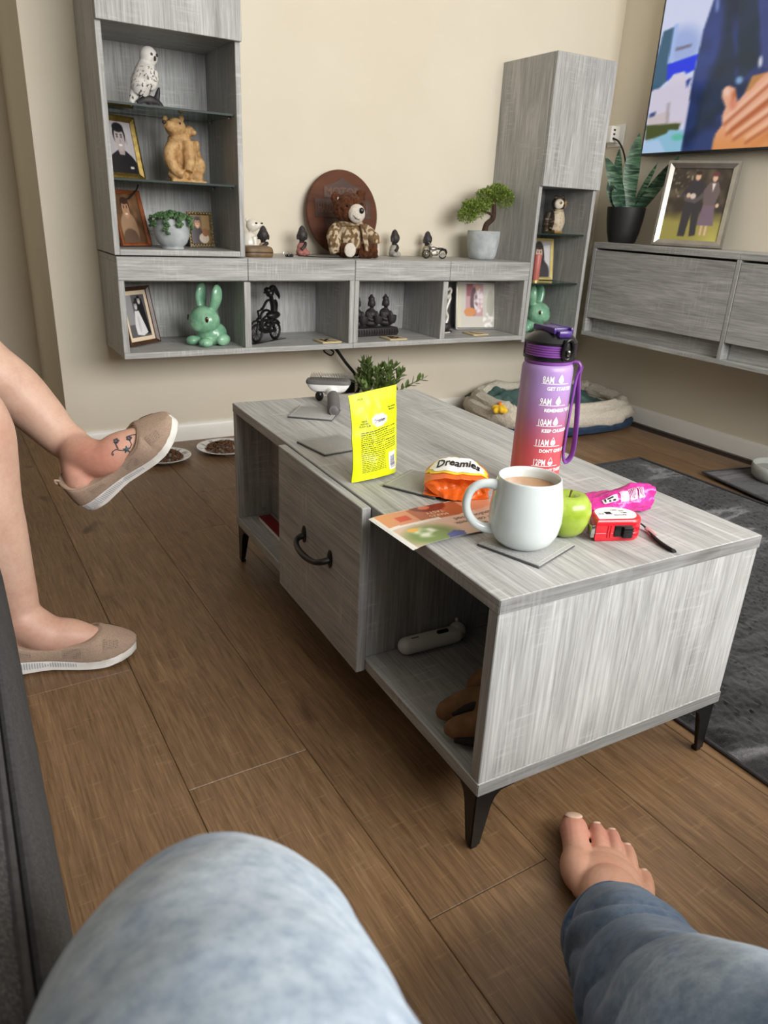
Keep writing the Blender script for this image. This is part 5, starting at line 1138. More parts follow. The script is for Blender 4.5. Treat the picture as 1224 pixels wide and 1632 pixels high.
# bonsai
bs = ornament('bonsai', 'small artificial bonsai tree in a pale concrete pot at the right end of the shelf', 'plant', (1.362, 1.900, 0.6602), 0)
obj('pot', G().lathe([(0, 0), (0.043, 0), (0.050, 0.004), (0.055, 0.018), (0.0625, 0.060), (0.0645, 0.102), (0.0635, 0.106), (0.060, 0.106), (0.058, 0.094), (0, 0.092)], 36), CONC, bs, sharp=50)
obj('soil', G().lathe([(0, 0.098), (0.058, 0.096), (0.058, 0.090), (0, 0.090)], 20).jitter(0.002, 120), M('dark_soil', S(40, 32, 24), rough=1, scale=200, bmp=0.5), bs)
BARK = M('dark_bark', S(52, 36, 26), S(78, 56, 40), rough=0.9, scale=60, bscale=120, bmp=0.5)
tr = obj('trunk', G().tube([(0.004, 0, 0.094), (0.006, 0, 0.115), (0.012, 0, 0.132), (0.034, -0.004, 0.152), (0.038, -0.004, 0.176), (0.036, 0, 0.205), (0.030, 0, 0.222)], [0.014, 0.012, 0.011, 0.010, 0.009, 0.008, 0.006], 12, sub=5), BARK, bs)
for a in ([(0.034, 0, 0.165), (0.012, 0, 0.172), (-0.03, -0.004, 0.178), (-0.07, -0.006, 0.160)], [(0.036, 0, 0.205), (0.01, 0, 0.214), (-0.02, 0, 0.220)], [(0.034, 0, 0.212), (0.06, 0, 0.226), (0.09, 0, 0.224)]): obj('branch', G().tube(a, [0.006, 0.005, 0.004, 0.003][:len(a)], 8, sub=4), BARK, bs)
def tuft(g, c, r, n, rr, L=0.010, wdt=0.0022):
    for i in range(n):
        d = Vector((rr.gauss(0, 1), rr.gauss(0, 1), rr.gauss(0.25, 1))).normalized(); q = rr.random()**0.4
        p = Vector((c[0]+d.x*r[0]*q, c[1]+d.y*r[1]*q, c[2]+d.z*r[2]*q)); dd = (d+Vector((rr.gauss(0, .5), rr.gauss(0, .5), rr.gauss(0.3, .5)))).normalized(); s = dd.cross(Vector((rr.gauss(0, 1), rr.gauss(0, 1), rr.gauss(0, 1)))).normalized()*wdt*rr.uniform(0.7, 1.2); e = dd*L*rr.uniform(0.6, 1.2)
        g.bm.faces.new([g.bm.verts.new(x) for x in (p, p+e*0.5+s, p+e, p+e*0.5-s)])
rr = random.Random(11); g = G()
for c, r, n in (((-0.090, -0.004, 0.158), (0.036, 0.034, 0.026), 900), ((-0.050, 0, 0.185), (0.046, 0.040, 0.034), 1300), ((-0.080, 0.0, 0.190), (0.030, 0.03, 0.022), 500), ((0.000, 0, 0.232), (0.046, 0.038, 0.026), 1000), ((0.046, 0, 0.246), (0.050, 0.042, 0.030), 1300), ((0.088, 0, 0.226), (0.036, 0.036, 0.034), 900), ((-0.010, 0.0, 0.200), (0.030, 0.03, 0.02), 500)): tuft(g, c, r, n, rr)
b = flat_obj('foliage', g, M('bonsai_green', S(78, 104, 30), S(146, 166, 72), rough=0.6, scale=70), bs); b['kind'] = 'stuff'

# ---- cubbies
RABG = M('green_glazed_pottery', S(112, 166, 134), S(152, 200, 166), rough=0.25, scale=28, coat=0.4)
def rabbit(label, loc, rz):
    t = ornament('rabbit_figurine', label, 'figurine', loc, rz)
    g = G(); g.ell((0.004, 0.016, 0.036), (0.048, 0.050, 0.040)); g.ell((-0.002, -0.012, 0.080), (0.053, 0.049, 0.046)); g.ell((-0.002, -0.044, 0.070), (0.030, 0.020, 0.024))
    g.tube([(-0.026, 0.006, 0.108), (-0.034, 0.010, 0.146), (-0.032, 0.012, 0.180), (-0.029, 0.012, 0.196)], [0.015, 0.023, 0.019, 0.006], 18, sub=6, flat=0.6); g.tube([(0.018, 0.006, 0.108), (0.032, 0.010, 0.146), (0.036, 0.012, 0.178), (0.034, 0.012, 0.194)], [0.015, 0.023, 0.019, 0.006], 18, sub=6, flat=0.6)
    g.ell((-0.028, -0.040, 0.015), (0.022, 0.024, 0.016)); g.ell((0.028, -0.040, 0.014), (0.022, 0.024, 0.015)); g.ell((0.050, 0.018, 0.020), (0.018, 0.028, 0.020)); g.ell((-0.044, 0.020, 0.020), (0.016, 0.026, 0.020)); g.ell((0.006, 0.066, 0.022), (0.014, 0.012, 0.013))
    o = organic('body', g, RABG, t, 0.0024, 4)
    for e in ((0.0385, -0.0425, 0.088), (-0.0425, -0.0425, 0.088)):
        q = obj('eye', G().ell(e, (0.0055, 0.004, 0.0095), rot=Quaternion((0, 0, 1), R(48 if e[0] > 0 else -48))), M('brown_glass_eye', S(58, 36, 20), rough=0.1), t)
    for dx in (-0.008, 0, 0.008):
        obj('toe_groove', G().tube([(0.028+dx, -0.060, 0.018), (0.028+dx, -0.062, 0.010), (0.028+dx, -0.060, 0.004)], 0.0012, 6), M('dark_green_glaze', S(70, 116, 92), rough=0.3), t)
    return t
rabbit('green glazed pottery rabbit sitting in the leftmost cubby', (0.222, 1.845, 0.3803), -60)
rabbit('green glazed pottery rabbit on the floor of the right tower, behind the bottle', (1.662, 1.880, 0.3690), 20)
# wire biker
WIRE = M('black_wire', S(16, 14, 15), S(26, 24, 24), rough=0.35)
bk = ornament('wire_biker_sculpture', 'black wire sculpture of a long-haired rider on a motorbike', 'sculpture', (0.438, 1.868, 0.3803), 32)
bk.scale = (1.10, 1.35, 1.06)
def ring(g, x, z, r, t, y=0): g.tube([(x+r*math.cos(a), y, z+r*math.sin(a)) for a in np.linspace(0, 2*math.pi, 33)], t, 8)
for x, r in ((-0.052, 0.027), (0.044, 0.026)):
    g = G(); ring(g, x, r+0.003, r, 0.0032); ring(g, x, r+0.003, r-0.004, 0.0016); wh = obj('wheel', g, WIRE, bk)
    g = G()
    for k in range(5): a = math.pi*k/5+0.3; g.tube([(x-r*math.cos(a), 0, r+0.003-r*math.sin(a)), (x+r*math.cos(a), 0, r+0.003+r*math.sin(a))], 0.0009, 5)
    obj('spokes', g, WIRE, wh)
g = G(); T3 = lambda pts, r, s=4: g.tube([(p[0], p[2] if len(p) > 2 else 0, p[1]) for p in pts], r, 8, sub=s)
T3([(-0.052, 0.030), (-0.044, 0.062), (-0.040, 0.082), (-0.044, 0.098)], 0.0030); T3([(-0.082, 0.052), (-0.066, 0.068), (-0.044, 0.068)], 0.0028); T3([(-0.040, 0.070), (-0.010, 0.066), (0.020, 0.064), (0.044, 0.030)], 0.0050); T3([(-0.034, 0.040), (-0.010, 0.030), (0.020, 0.030), (0.044, 0.028)], 0.0055); T3([(-0.036, 0.062), (-0.024, 0.036)], 0.004); T3([(-0.020, 0.066), (-0.022, 0.034)], 0.004); T3([(0.0, 0.062), (0.010, 0.034)], 0.004); T3([(-0.045, 0.099), (-0.034, 0.100), (-0.024, 0.102)], 0.0028); T3([(0.020, 0.060), (0.050, 0.062), (0.066, 0.050)], 0.004); g.ell((-0.010, 0, 0.044), (0.016, 0.010, 0.012)); g.ell((-0.040, 0, 0.070), (0.009, 0.008, 0.009)); g.ell((0.006, 0, 0.050), (0.014, 0.009, 0.012)); obj('motorbike_frame', g, WIRE, bk)
g = G(); g.ell((0.034, 0, 0.080), (0.032, 0.014, 0.014)); T3([(0.036, 0.080), (0.034, 0.110), (0.028, 0.128)], 0.0075); T3([(0.050, 0.084), (0.054, 0.112), (0.046, 0.126)], 0.0042); T3([(0.028, 0.126), (0.004, 0.128), (-0.016, 0.108), (-0.026, 0.103)], 0.0038); T3([(0.030, 0.082), (0.010, 0.096), (-0.010, 0.098), (-0.026, 0.088), (-0.030, 0.066), (-0.028, 0.040)], 0.0040); T3([(0.030, 0.076), (0.0, 0.080), (-0.020, 0.070)], 0.0036); T3([(0.028, 0.128), (0.024, 0.140)], 0.006); g.ell((0.018, 0, 0.150), (0.013, 0.011, 0.013)); g.ell((0.006, 0, 0.160), (0.010, 0.010, 0.010)); T3([(-0.010, 0.154), (0.004, 0.150)], 0.003); obj('rider', g, WIRE, bk)
g = G(); T3([(0.020, 0.160), (0.034, 0.168), (0.050, 0.156), (0.064, 0.140), (0.068, 0.128)], [0.006, 0.008, 0.007, 0.005, 0.001]); T3([(0.024, 0.154), (0.040, 0.158), (0.054, 0.142)], [0.006, 0.006, 0.001]); obj('hair', g, WIRE, bk)
obj('base', G().box(-0.085, 0.080, -0.014, 0.014, 0, 0.0018, 0.0005), WIRE, bk)
# letter tiles
TILE = M('pale_wood_tile', S(196, 176, 134), S(212, 194, 154), rough=0.6, scale=40)
def tile(ch, label, x, y, rz):
    t = ornament('letter_tile', label, 'letter tile', (x, y, 0.3803), rz, 'wooden letter tiles on the shelf floors')
    obj('wood', G().box(-0.038, 0.038, -0.038, 0.038, 0, 0.005, 0.001), TILE, t); g = G(); add_text(g, ch, 0.078, lambda a, c: Vector((a, c-0.027, 0.0053)), align='CENTER', bold=0.0016); flat_obj('letter', g, BLACKINK, t)
tile('K', 'wooden tile with a black letter K lying in the wire biker cubby', 0.640, 1.802, 3); tile('&', 'wooden tile with a black ampersand lying before the three buddhas', 0.912, 1.802, 3); tile('L', 'wooden tile with a black letter L lying before the mirrored frame', 1.306, 1.822, 3)
# three buddhas tealight holder
tb = ornament('buddha_tealight_holder', 'dark three-buddha tealight holder in the third cubby', 'candle holder', (0.878, 1.900, 0.3803), 4)
g = G(); g.box(-0.100, 0.095, -0.032, 0.032, 0.0, 0.030, 0.003)
o = obj('plinth', g, BLACKRES, tb); g = G()
for k in range(17): g.tube([(-0.094+0.0115*k, -0.032, 0.004), (-0.091+0.0115*k, -0.035, 0.014), (-0.094+0.0115*k, -0.032, 0.026)], 0.0030, 6, sub=3)
q = obj('carved_fringe', g, BLACKRES, o); q['kind'] = 'stuff'
for x in (-0.068, -0.004, 0.060):
    g = G(); g.ell((x, 0.004, 0.046), (0.032, 0.024, 0.016)); g.tube([(x, 0.008, 0.05), (x-0.002, 0.008, 0.082), (x-0.003, 0.006, 0.096)], [0.020, 0.022, 0.010], 16, sub=4); g.ell((x-0.003, 0.003, 0.118), (0.0145, 0.014, 0.017)); g.ell((x-0.003, 0.006, 0.134), (0.0125, 0.0125, 0.009)); g.ell((x-0.003, 0.006, 0.144), (0.0055, 0.0055, 0.006)); g.ell((x-0.017, 0.004, 0.113), (0.003, 0.004, 0.009)); g.ell((x+0.011, 0.004, 0.113), (0.003, 0.004, 0.009)); g.tube([(x-0.022, 0.004, 0.086), (x-0.024, -0.010, 0.066), (x-0.008, -0.020, 0.058)], 0.0065, 10, sub=4); g.tube([(x+0.018, 0.004, 0.086), (x+0.024, -0.008, 0.066)], 0.0065, 10, sub=3); g.tube([(x, 0.006, 0.098), (x, 0.004, 0.108)], 0.007, 10)
    o = organic('buddha', g, BLACKRES, tb, 0.0020, 2)
    obj('tealight_cup', G().lathe([(0.012, 0.044), (0.016, 0.050), (0.019, 0.060), (0.0195, 0.074), (0.0175, 0.0745), (0.0165, 0.062), (0, 0.060)], 20, (x+0.012, -0.018, 0)), BLACKRES, o)
# white heart ornament and candle-ish items
ht_ = ornament('heart_ornament', 'white cut-out heart ornament with a dark foot, beside the mirrored frame', 'ornament', (1.203, 1.888, 0.3803), 15)
g = G(); g.tube([(0.0, 0, 0.030), (0.010, 0, 0.060), (-0.004, 0, 0.085), (0.008, 0, 0.112), (0.016, 0, 0.132), (0.010, 0, 0.150)], 0.0065, 10, sub=5); obj('stem', g, PORC, ht_)
obj('heart', G().tube([(0.002+0.0165*math.sin(a)**3*1.1, 0, 0.155+0.0013*(13*math.cos(a)-5*math.cos(2*a)-2*math.cos(3*a)-math.cos(4*a))) for a in np.linspace(0, 2*math.pi, 41)], 0.0048, 8), PORC, ht_)
g = G(); g.ell((0.006, 0, 0.022), (0.022, 0.016, 0.018)); g.box(-0.014, 0.028, -0.014, 0.014, 0, 0.008, 0.002); obj('foot', g, BLACKRES, ht_); obj('base_rim', G().box(-0.016, 0.016, -0.016, 0.012, 0, 0.004, 0.001), PORC, ht_)
# tawny owl and candle in the right tower
o2_ = ornament('owl_figurine', 'brown and cream owl figurine with yellow eyes in the right tower', 'figurine', (1.722, 1.892, 0.7682), -4)
g = G(); g.tube([(0, 0.004, 0.012), (0, 0.004, 0.045), (-0.002, 0.002, 0.085)], [0.030, 0.038, 0.030], 22, sub=5); g.ell((0.002, -0.004, 0.112), (0.033, 0.029, 0.028)); g.tube([(-0.030, 0.012, 0.080), (-0.036, 0.016, 0.040), (-0.030, 0.018, 0.006)], [0.016, 0.016, 0.007], 12, sub=4); g.ell((-0.016, 0, 0.136), (0.008, 0.006, 0.010)); g.ell((0.022, 0, 0.136), (0.008, 0.006, 0.010)); g.box(-0.018, 0.022, -0.024, 0.02, 0, 0.008, 0.002)
def tawny(co, no):
    n = vnoise(co[:, 0]+co[:, 1], co[:, 2], 130, 2); c = full(co[:, 0], (60, 46, 36)); c = lay(c, np.clip(n*2-0.5, 0, 1), (196, 180, 156)); br_ = ((co[:, 1] < -0.004) & (co[:, 2] < 0.092) & (co[:, 0] > -0.026)).astype(float); c = lay(c, br_, (206, 190, 162)); c = lay(c, br_*np.clip(-n*1.6, 0, 1)*0.6, (140, 112, 84))
    c = lay(c, ellm(co[:, 0], co[:, 2], -0.012, 0.112, 0.016, 0.019, 0.2)*(co[:, 1] < -0.01), (232, 222, 204)); c = lay(c, ellm(co[:, 0], co[:, 2], 0.020, 0.112, 0.012, 0.018, 0.2)*(co[:, 1] < -0.01), (150, 128, 104)); return lay(c, (co[:, 2] < 0.009).astype(float), (140, 106, 48))
o = organic('body', g, CERAM, o2_, 0.0022, 3); paint(o, tawny)
for x in (-0.010, 0.018): e = obj('eye', G().ell((x, -0.0305, 0.116), (0.0060, 0.003, 0.0060)), M('amber_eye', S(176, 140, 40), rough=0.15), o); obj('pupil', G().ell((x, -0.0325, 0.116), (0.0034, 0.002, 0.0034)), BLACKPL, e)
obj('beak', G().ell((0.005, -0.0330, 0.107), (0.0035, 0.005, 0.006)), BLACKRES, o)
tc_ = ornament('pink_tube', 'slim dusty pink tube with gold band beside the gold photo frame', 'tube', (1.588, 1.825, 0.5802), 0)
PINKT = M('dusty_pink_tube', S(186, 104, 96), S(196, 114, 104), rough=0.4); o = obj('body', G().lathe([(0, 0), (0.0135, 0), (0.014, 0.002), (0.0165, 0.104), (0.016, 0.106), (0, 0.106)], 24), PINKT, tc_, sharp=50); obj('cap', G().lathe([(0, 0), (0.0145, 0), (0.0145, 0.008), (0, 0.008)], 24).xf(Matrix.Translation((0, 0, -0.0))), GOLD, tc_)

# ================================================================== PLANTS
sn = thing('snake_plant', 'banded green snake plant in a matt black pot on the sideboard', 'plant', (1.930, 1.716, 0.7445), 0)
MATTB = M('matt_black_pot', S(26, 25, 26), S(32, 31, 32), rough=0.6, scale=60)
obj('pot', G().lathe([(0, 0), (0.050, 0), (0.054, 0.004), (0.064, 0.040), (0.072, 0.090), (0.0755, 0.130), (0.0755, 0.134), (0.070, 0.134), (0.067, 0.110), (0, 0.108)], 40), MATTB, sn, sharp=50)
obj('soil', G().lathe([(0, 0.116), (0.067, 0.113), (0.067, 0.106), (0, 0.106)], 24).jitter(0.003, 90), M('potting_soil', S(44, 34, 26), rough=1, scale=200, bmp=0.5), sn)
m, nt, b = newmat('snake_leaf'); v = coords(nt, (10, 10, 62)); f_ = tnoise(nt, v, 1, 4, 0.6, 1.4); nt.links.new(ramp(nt, f_, [(0.36, S(24, 46, 36)), (0.47, S(40, 72, 52)), (0.56, S(86, 118, 90)), (0.68, S(122, 148, 118))]), b.inputs['Base Color']); b.inputs['Roughness'].default_value = 0.45; SNAKE = m
def blade(base, tip, wd, bow, nrm, n=18):
    base, tip, bow, nrm = Vector(base), Vector(tip), Vector(bow), Vector(nrm).normalized(); rings = []; L = (tip-base)
    for i in range(n+1):
        t = i/n; p = base+L*t+bow*math.sin(t*math.pi); tg = (L+bow*math.pi*math.cos(t*math.pi)).normalized(); s = tg.cross(nrm).normalized(); nn = s.cross(tg)
        hw = wd/2*(0.55+0.9*t-0.1*t*t if t < 0.5 else (1.0-0.02)*(1-((t-0.5)/0.5)**2.6)+0.0)*1.0; hw = max(hw, 0.0006); tw = 0.35*math.sin(t*2.4)
        s2 = s*math.cos(tw)+nn*math.sin(tw); n2 = nn*math.cos(tw)-s*math.sin(tw)
        rings.append([p-s2*hw+n2*hw*0.30, p-s2*hw*0.5+n2*hw*0.02, p-n2*0.002, p+s2*hw*0.5+n2*hw*0.02, p+s2*hw+n2*hw*0.30, p+s2*hw*0.5+n2*hw*0.02+n2*0.003, p+n2*0.003, p-s2*hw*0.5+n2*hw*0.02+n2*0.003])
    return G().loft(rings)
NV = (-0.55, -0.80, 0.2)
for b0, tp, wd, bow in (((0.010, -0.012, 0.10), (0.004, -0.004, 0.405), 0.062, (-0.012, 0.006, 0)), ((-0.014, 0.004, 0.10), (-0.108, 0.050, 0.315), 0.052, (0.006, -0.01, 0)), ((-0.004, 0.022, 0.10), (-0.048, 0.040, 0.350), 0.038, (-0.014, 0.0, 0)), ((0.018, -0.020, 0.10), (0.050, -0.180, 0.325), 0.050, (0.006, 0.02, -0.020)), ((0.022, -0.008, 0.10), (0.030, -0.095, 0.300), 0.024, (0, 0.012, -0.012)), ((-0.022, 0.000, 0.10), (-0.082, 0.040, 0.235), 0.040, (-0.010, 0, 0)), ((-0.026, -0.014, 0.10), (-0.082, 0.010, 0.205), 0.030, (-0.008, -0.0, 0))):
    obj('leaf', blade(b0, tp, wd, bow, NV), SNAKE, sn)
bx = thing('leafy_plant', 'bushy leafy green plant on the floor behind the coffee table', 'plant', (0.872, 1.845, 0.0), 0)
obj('pot', G().lathe([(0, 0), (0.058, 0), (0.075, 0.11), (0.078, 0.115), (0.070, 0.115), (0.066, 0.09), (0, 0.09)], 28), CONC, bx, sharp=50)
LEAF = M('boxwood_leaf', S(80, 104, 48), S(138, 162, 90), rough=0.45, scale=14)
def leafmesh(L=0.034, W=0.015):
    g = G(); n = 6; rings = []
    for i in range(n+1):
        t = i/n; hw = max(W/2*math.sin(math.pi*min(1, t*0.95+0.05))**0.8, 0.0004); z = 0.006*t*t; rings.append([Vector((-hw, t*L, z+hw*0.35)), Vector((0, t*L, z)), Vector((hw, t*L, z+hw*0.35))])
    g.loft(rings, closed=False); return g
lf0 = None; rr = random.Random(21)
for k in range(19):
    a = 2*math.pi*k/19*1.0+rr.uniform(-.2, .2); sp = rr.uniform(0.15, 0.95)**0.8; top = Vector((0.15*sp*math.cos(a), 0.10*sp*math.sin(a), 0.305-0.095*sp**1.5+rr.uniform(-0.02, 0.012)))
    if k == 3: top = Vector((0.175, -0.06, 0.225))
    base = Vector((0.02*math.cos(a), 0.02*math.sin(a), 0.09)); midp = base.lerp(top, 0.5)+Vector((0, 0, 0.02))
    obj('stem', G().tube([base, midp, top], [0.0026, 0.0022, 0.0012], 6, sub=4), M('stem_green', S(84, 92, 50), rough=0.6) if k == 0 else bpy.data.materials['stem_green'], bx)
    for j in range(15):
        t = 0.42+0.60*(j/14); t_ = min(t, 1.0); p = (base*(1-t_)**2+midp*2*t_*(1-t_)+top*t_*t_); d = (top-base).normalized(); al = j*2.4+rr.uniform(-.4, .4)
        u = d.orthogonal().normalized(); w_ = d.cross(u); out = (u*math.cos(al)+w_*math.sin(al))*(0.9 if j < 14 else 0.3)+d*rr.uniform(0.5, 0.9); out.normalize()
        q = out.to_track_quat('Y', 'Z')
        if lf0 is None: lf0 = obj('leaf', leafmesh(), LEAF, bx); o = lf0
        else: o = lf0.copy(); COL.objects.link(o)
        s = rr.uniform(0.75, 1.2)*(0.75 if j > 12 else 1); o.matrix_local = Matrix.Translation(p) @ q.to_matrix().to_4x4() @ Matrix.Diagonal((s, s, s, 1))

# ================================================================== FLOOR-LEVEL THINGS
SHERPA = fur('cream_sherpa', S(198, 188, 170), S(230, 222, 206)); NAVY = M('navy_cloth', S(26, 44, 66), S(36, 58, 82), rough=0.9, scale=40, bscale=300, bmp=0.3)
TEAL = M('teal_green_blanket', S(58, 82, 78), S(78, 104, 98), rough=0.95, scale=14, bscale=240, bmp=0.5)
bed = thing('pet_bed', 'cream sherpa pet bed with a navy base in the corner under the sideboard', 'pet bed', (1.690, 1.757, 0.0), R(-2))
def sq(a, A, B, e=0.62): return (A*math.copysign(abs(math.cos(a))**e, math.cos(a)), B*math.copysign(abs(math.sin(a))**e, math.sin(a)))
def ringtube(A, B, z, r, flat=1.0, wob=0.0, seed=0, e=0.62):
    pts = []
    for a in np.linspace(0, 2*math.pi, 73): x, y = sq(a, A, B, e); pts.append((x, y, z+wob*mnoise.noise(Vector((math.cos(a)*2+seed, math.sin(a)*2, seed)))))
    g = G().tube(pts, r, 16, flat=flat); return g
obj('base_cushion', G().loft([[Vector((*sq(a, 0.372*s, 0.250*s), z)) for a in np.linspace(0, 2*math.pi, 73)[:-1]] for z, s in ((0.0, 0.93), (0.012, 1.0), (0.030, 1.01), (0.042, 0.97), (0.046, 0.8))]), NAVY, bed)
o = obj('bolster', ringtube(0.335, 0.218, 0.066, 0.036, wob=0.016).jitter(0.006, 60), SHERPA, bed)
o = obj('bolster', ringtube(0.318, 0.205, 0.104, 0.026, wob=0.020, seed=5).jitter(0.006, 70), SHERPA, bed)
o = obj('inner_cushion', G().grid(50, 40, lambda a, b: Vector(((a-0.5)*0.62, (b-0.5)*0.39, 0.060+0.010*mnoise.noise(Vector((a*6, b*5, 2)))))).jitter(0.004, 80), SHERPA, bed)
bl = thing('blanket', 'crumpled teal green blanket lying in the cream pet bed', 'blanket', (1.665, 1.790, 0.0), R(-4))
def blz(a, b):
    x = (a-0.5)*0.56; y = (b-0.5)*0.34; f = abs(mnoise.noise(Vector((a*4.5, b*4.0, 7))))*0.055+abs(mnoise.noise(Vector((a*11, b*9, 3))))*0.020; hump = 0.075*math.exp(-((a-0.62)/0.16)**2-((b-0.50)/0.30)**2)
    return Vector((x+0.02*mnoise.noise(Vector((b*5, a*2, 1))), y+0.02*mnoise.noise(Vector((a*5, b*2, 4))), 0.086+f+hump))
o = obj('cloth', G().grid(70, 50, blz), TEAL, bl); sm = o.modifiers.new('s', 'SOLIDIFY'); sm.thickness = 0.006
ty = thing('pet_toy', 'small yellow and orange pet toy on the left edge of the pet bed', 'toy', (1.335, 1.655, 0.090), 20)
g = G(); [g.ell((0.016*math.cos(k*1.05), 0.014*math.sin(k*1.05), 0.018+0.004*(k % 2)), (0.020, 0.012, 0.014), rot=Quaternion((0, 0, 1), k*1.05)) for k in range(6)]; organic('body', g, M('yellow_plush', S(236, 190, 40), S(246, 206, 70), rough=0.9), ty, 0.003, 2)
obj('fin', G().ell((0.034, -0.010, 0.024), (0.018, 0.012, 0.018)), M('orange_plush', S(236, 120, 30), S(244, 140, 50), rough=0.9), ty)

PLATEM = vcol_mat('floral_china', rough=0.15, coat=0.4)
def plate(label, x, y, r, klabel, seed):
    t = thing('plate', label, 'plate', (x, y, 0), 0); k = r/0.09
    g = G().lathe([(0, 0.004), (0.045*k, 0.003), (0.046*k, 0), (0.050*k, 0), (0.052*k, 0.004), (0.075*k, 0.012), (0.090*k, 0.0165), (0.0905*k, 0.018), (0.089*k, 0.0185), (0.074*k, 0.0145), (0.054*k, 0.008), (0.048*k, 0.0065), (0, 0.006)], 96)
    o = obj('china', g, PLATEM, t)
    def pc(co, no):
        rad = np.hypot(co[:, 0], co[:, 1])/k; a = np.arctan2(co[:, 1], co[:, 0]); c = full(co[:, 0], (226, 224, 220)); m_ = ((rad > 0.066) & (rad < 0.087) & (np.sin(a*11)+0.7*np.sin(a*23+1)+np.sin(rad*600) > 0.75)).astype(float)*(no[:, 2] > 0); return lay(c, m_*0.75, (96, 104, 132))
    paint(o, pc); rr = random.Random(seed); g = G()
    for i in range(230):
        a = rr.uniform(0, 6.283); q = math.sqrt(rr.random())*0.062*k; h = 0.010+0.026*(1-(q/(0.064*k))**2)*rr.random()**0.5
        g.ell((q*math.cos(a), q*math.sin(a), h), (0.0050, 0.0044, 0.0040), seg=7, rings=4)
    kb = obj('kibble', g, M('kibble_brown', S(72, 46, 28), S(112, 76, 46), rough=0.8, scale=150) if 'kibble_brown' not in bpy.data.materials else bpy.data.materials['kibble_brown'], loc=(x, y, 0)); tag(kb, klabel, 'pet food'); kb['kind'] = 'stuff'
plate('floral-rimmed white plate on the floor just behind the raised shoe', 0.050, 1.835, 0.088, 'brown dry pet food heaped on the plate behind the raised shoe', 1)
plate('floral-rimmed white plate on the floor beside the far left table leg', 0.268, 1.860, 0.096, 'brown dry pet food heaped on the plate by the table leg', 2)
bw = thing('pet_bowl', 'pale grey-white bowl on the dark mat by the right wall', 'bowl', (1.888, 0.800, 0.0165), 0)
BOWL = M('pale_grey_glaze', S(170, 172, 166), S(182, 184, 178), rough=0.3, scale=8)
obj('body', G().lathe([(0, 0.003), (0.060, 0.002), (0.064, 0), (0.070, 0.002), (0.084, 0.018), (0.0885, 0.040), (0.0880, 0.054), (0.0860, 0.056), (0.084, 0.054), (0.084, 0.040), (0.078, 0.020), (0.064, 0.009), (0, 0.008)], 56), BOWL, bw, sharp=60)
obj('water', G().lathe([(0, 0.036), (0.0825, 0.036), (0.080, 0.030), (0, 0.030)], 40), M('still_water', S(150, 152, 146), rough=0.05), bw)

# ================================================================== SOCKETS AND CABLES
sk = thing('wall_socket', 'white double socket low on the back wall behind the pet brush', 'socket', (0.800, YB, 0.165), 0)
obj('plate', G().box(-0.073, 0.073, -0.010, -0.0002, -0.043, 0.043, 0.003), WHITEGLOSS, sk); obj('plug', G().box(0.015, 0.062, -0.045, -0.010, -0.030, 0.022, 0.006), BLACKPL, sk); obj('plug', G().box(-0.060, -0.016, -0.038, -0.010, -0.028, 0.022, 0.006), WHITEGLOSS, sk)
def cable(label, pts, r, m=RUBBER, sub=8): return tag(obj('cable', G().tube(pts, r, 8, sub=sub), m), label, 'cable')
cable('thick black cable dropping from under the wall shelf to the low socket', [(0.742, 2.018, 0.352), (0.760, 1.985, 0.325), (0.800, 1.975, 0.270), (0.852, 1.975, 0.210), (0.868, 1.975, 0.160), (0.846, 1.975, 0.130)], 0.0062)
cable('looped thin black cable tucked under the wall shelf', [(0.640, 1.94, 0.352), (0.690, 1.94, 0.340), (0.730, 1.935, 0.318), (0.716, 1.93, 0.305), (0.690, 1.935, 0.325), (0.742, 1.94, 0.335), (0.775, 1.95, 0.352)], 0.0032)
cable('black cables bundled in the gap between the corner cabinet and sideboard', [(1.83, 1.86, 0.74), (1.835, 1.83, 0.66), (1.84, 1.85, 0.58), (1.835, 1.82, 0.50), (1.84, 1.84, 0.42)], 0.006)
cable('thin dark cable hanging below the middle glass shelf in the left tower', [(-0.030, 1.955, 0.850), (0.010, 1.93, 0.816), (0.040, 1.93, 0.838), (0.055, 1.95, 0.858)], 0.0022)
ad = thing('socket_adaptor', 'white multi-way adaptor plugged in on the right wall beside the corner cabinet', 'adaptor', (XR, 1.985, 1.165), 0)
obj('wall_plate', G().box(-0.009, -0.0002, -0.045, 0.045, -0.043, 0.043, 0.003), WHITEGLOSS, ad); o = obj('block', G().box(-0.062, -0.009, -0.026, 0.026, -0.030, 0.034, 0.005), WHITEGLOSS, ad)
for z in (-0.014, 0.002, 0.018): obj('port', G().box(-0.050, -0.038, -0.0268, -0.025, z-0.004, z+0.004, 0.001), BLACKPL, o)
cable('black lead running from the adaptor down behind the snake plant', [(2.04, 1.955, 1.150), (2.052, 1.93, 1.135), (2.066, 1.90, 1.08), (2.07, 1.86, 0.96), (2.07, 1.83, 0.80), (2.06, 1.82, 0.7475)], 0.0036)
WC = M('white_cable', S(222, 218, 210), rough=0.5)
cable('thin white cable slanting from the television towards the plant', [(2.078, 1.800, 1.135), (2.083, 1.85, 1.105), (2.084, 1.90, 1.06), (2.083, 1.93, 0.98), (2.078, 1.94, 0.7475)], 0.0026, WC)
cable('short white cord rising behind the black plant pot', [(2.02, 1.60, 0.7475), (2.03, 1.595, 0.79), (2.035, 1.61, 0.83), (2.06, 1.64, 0.87)], 0.0026, WC)

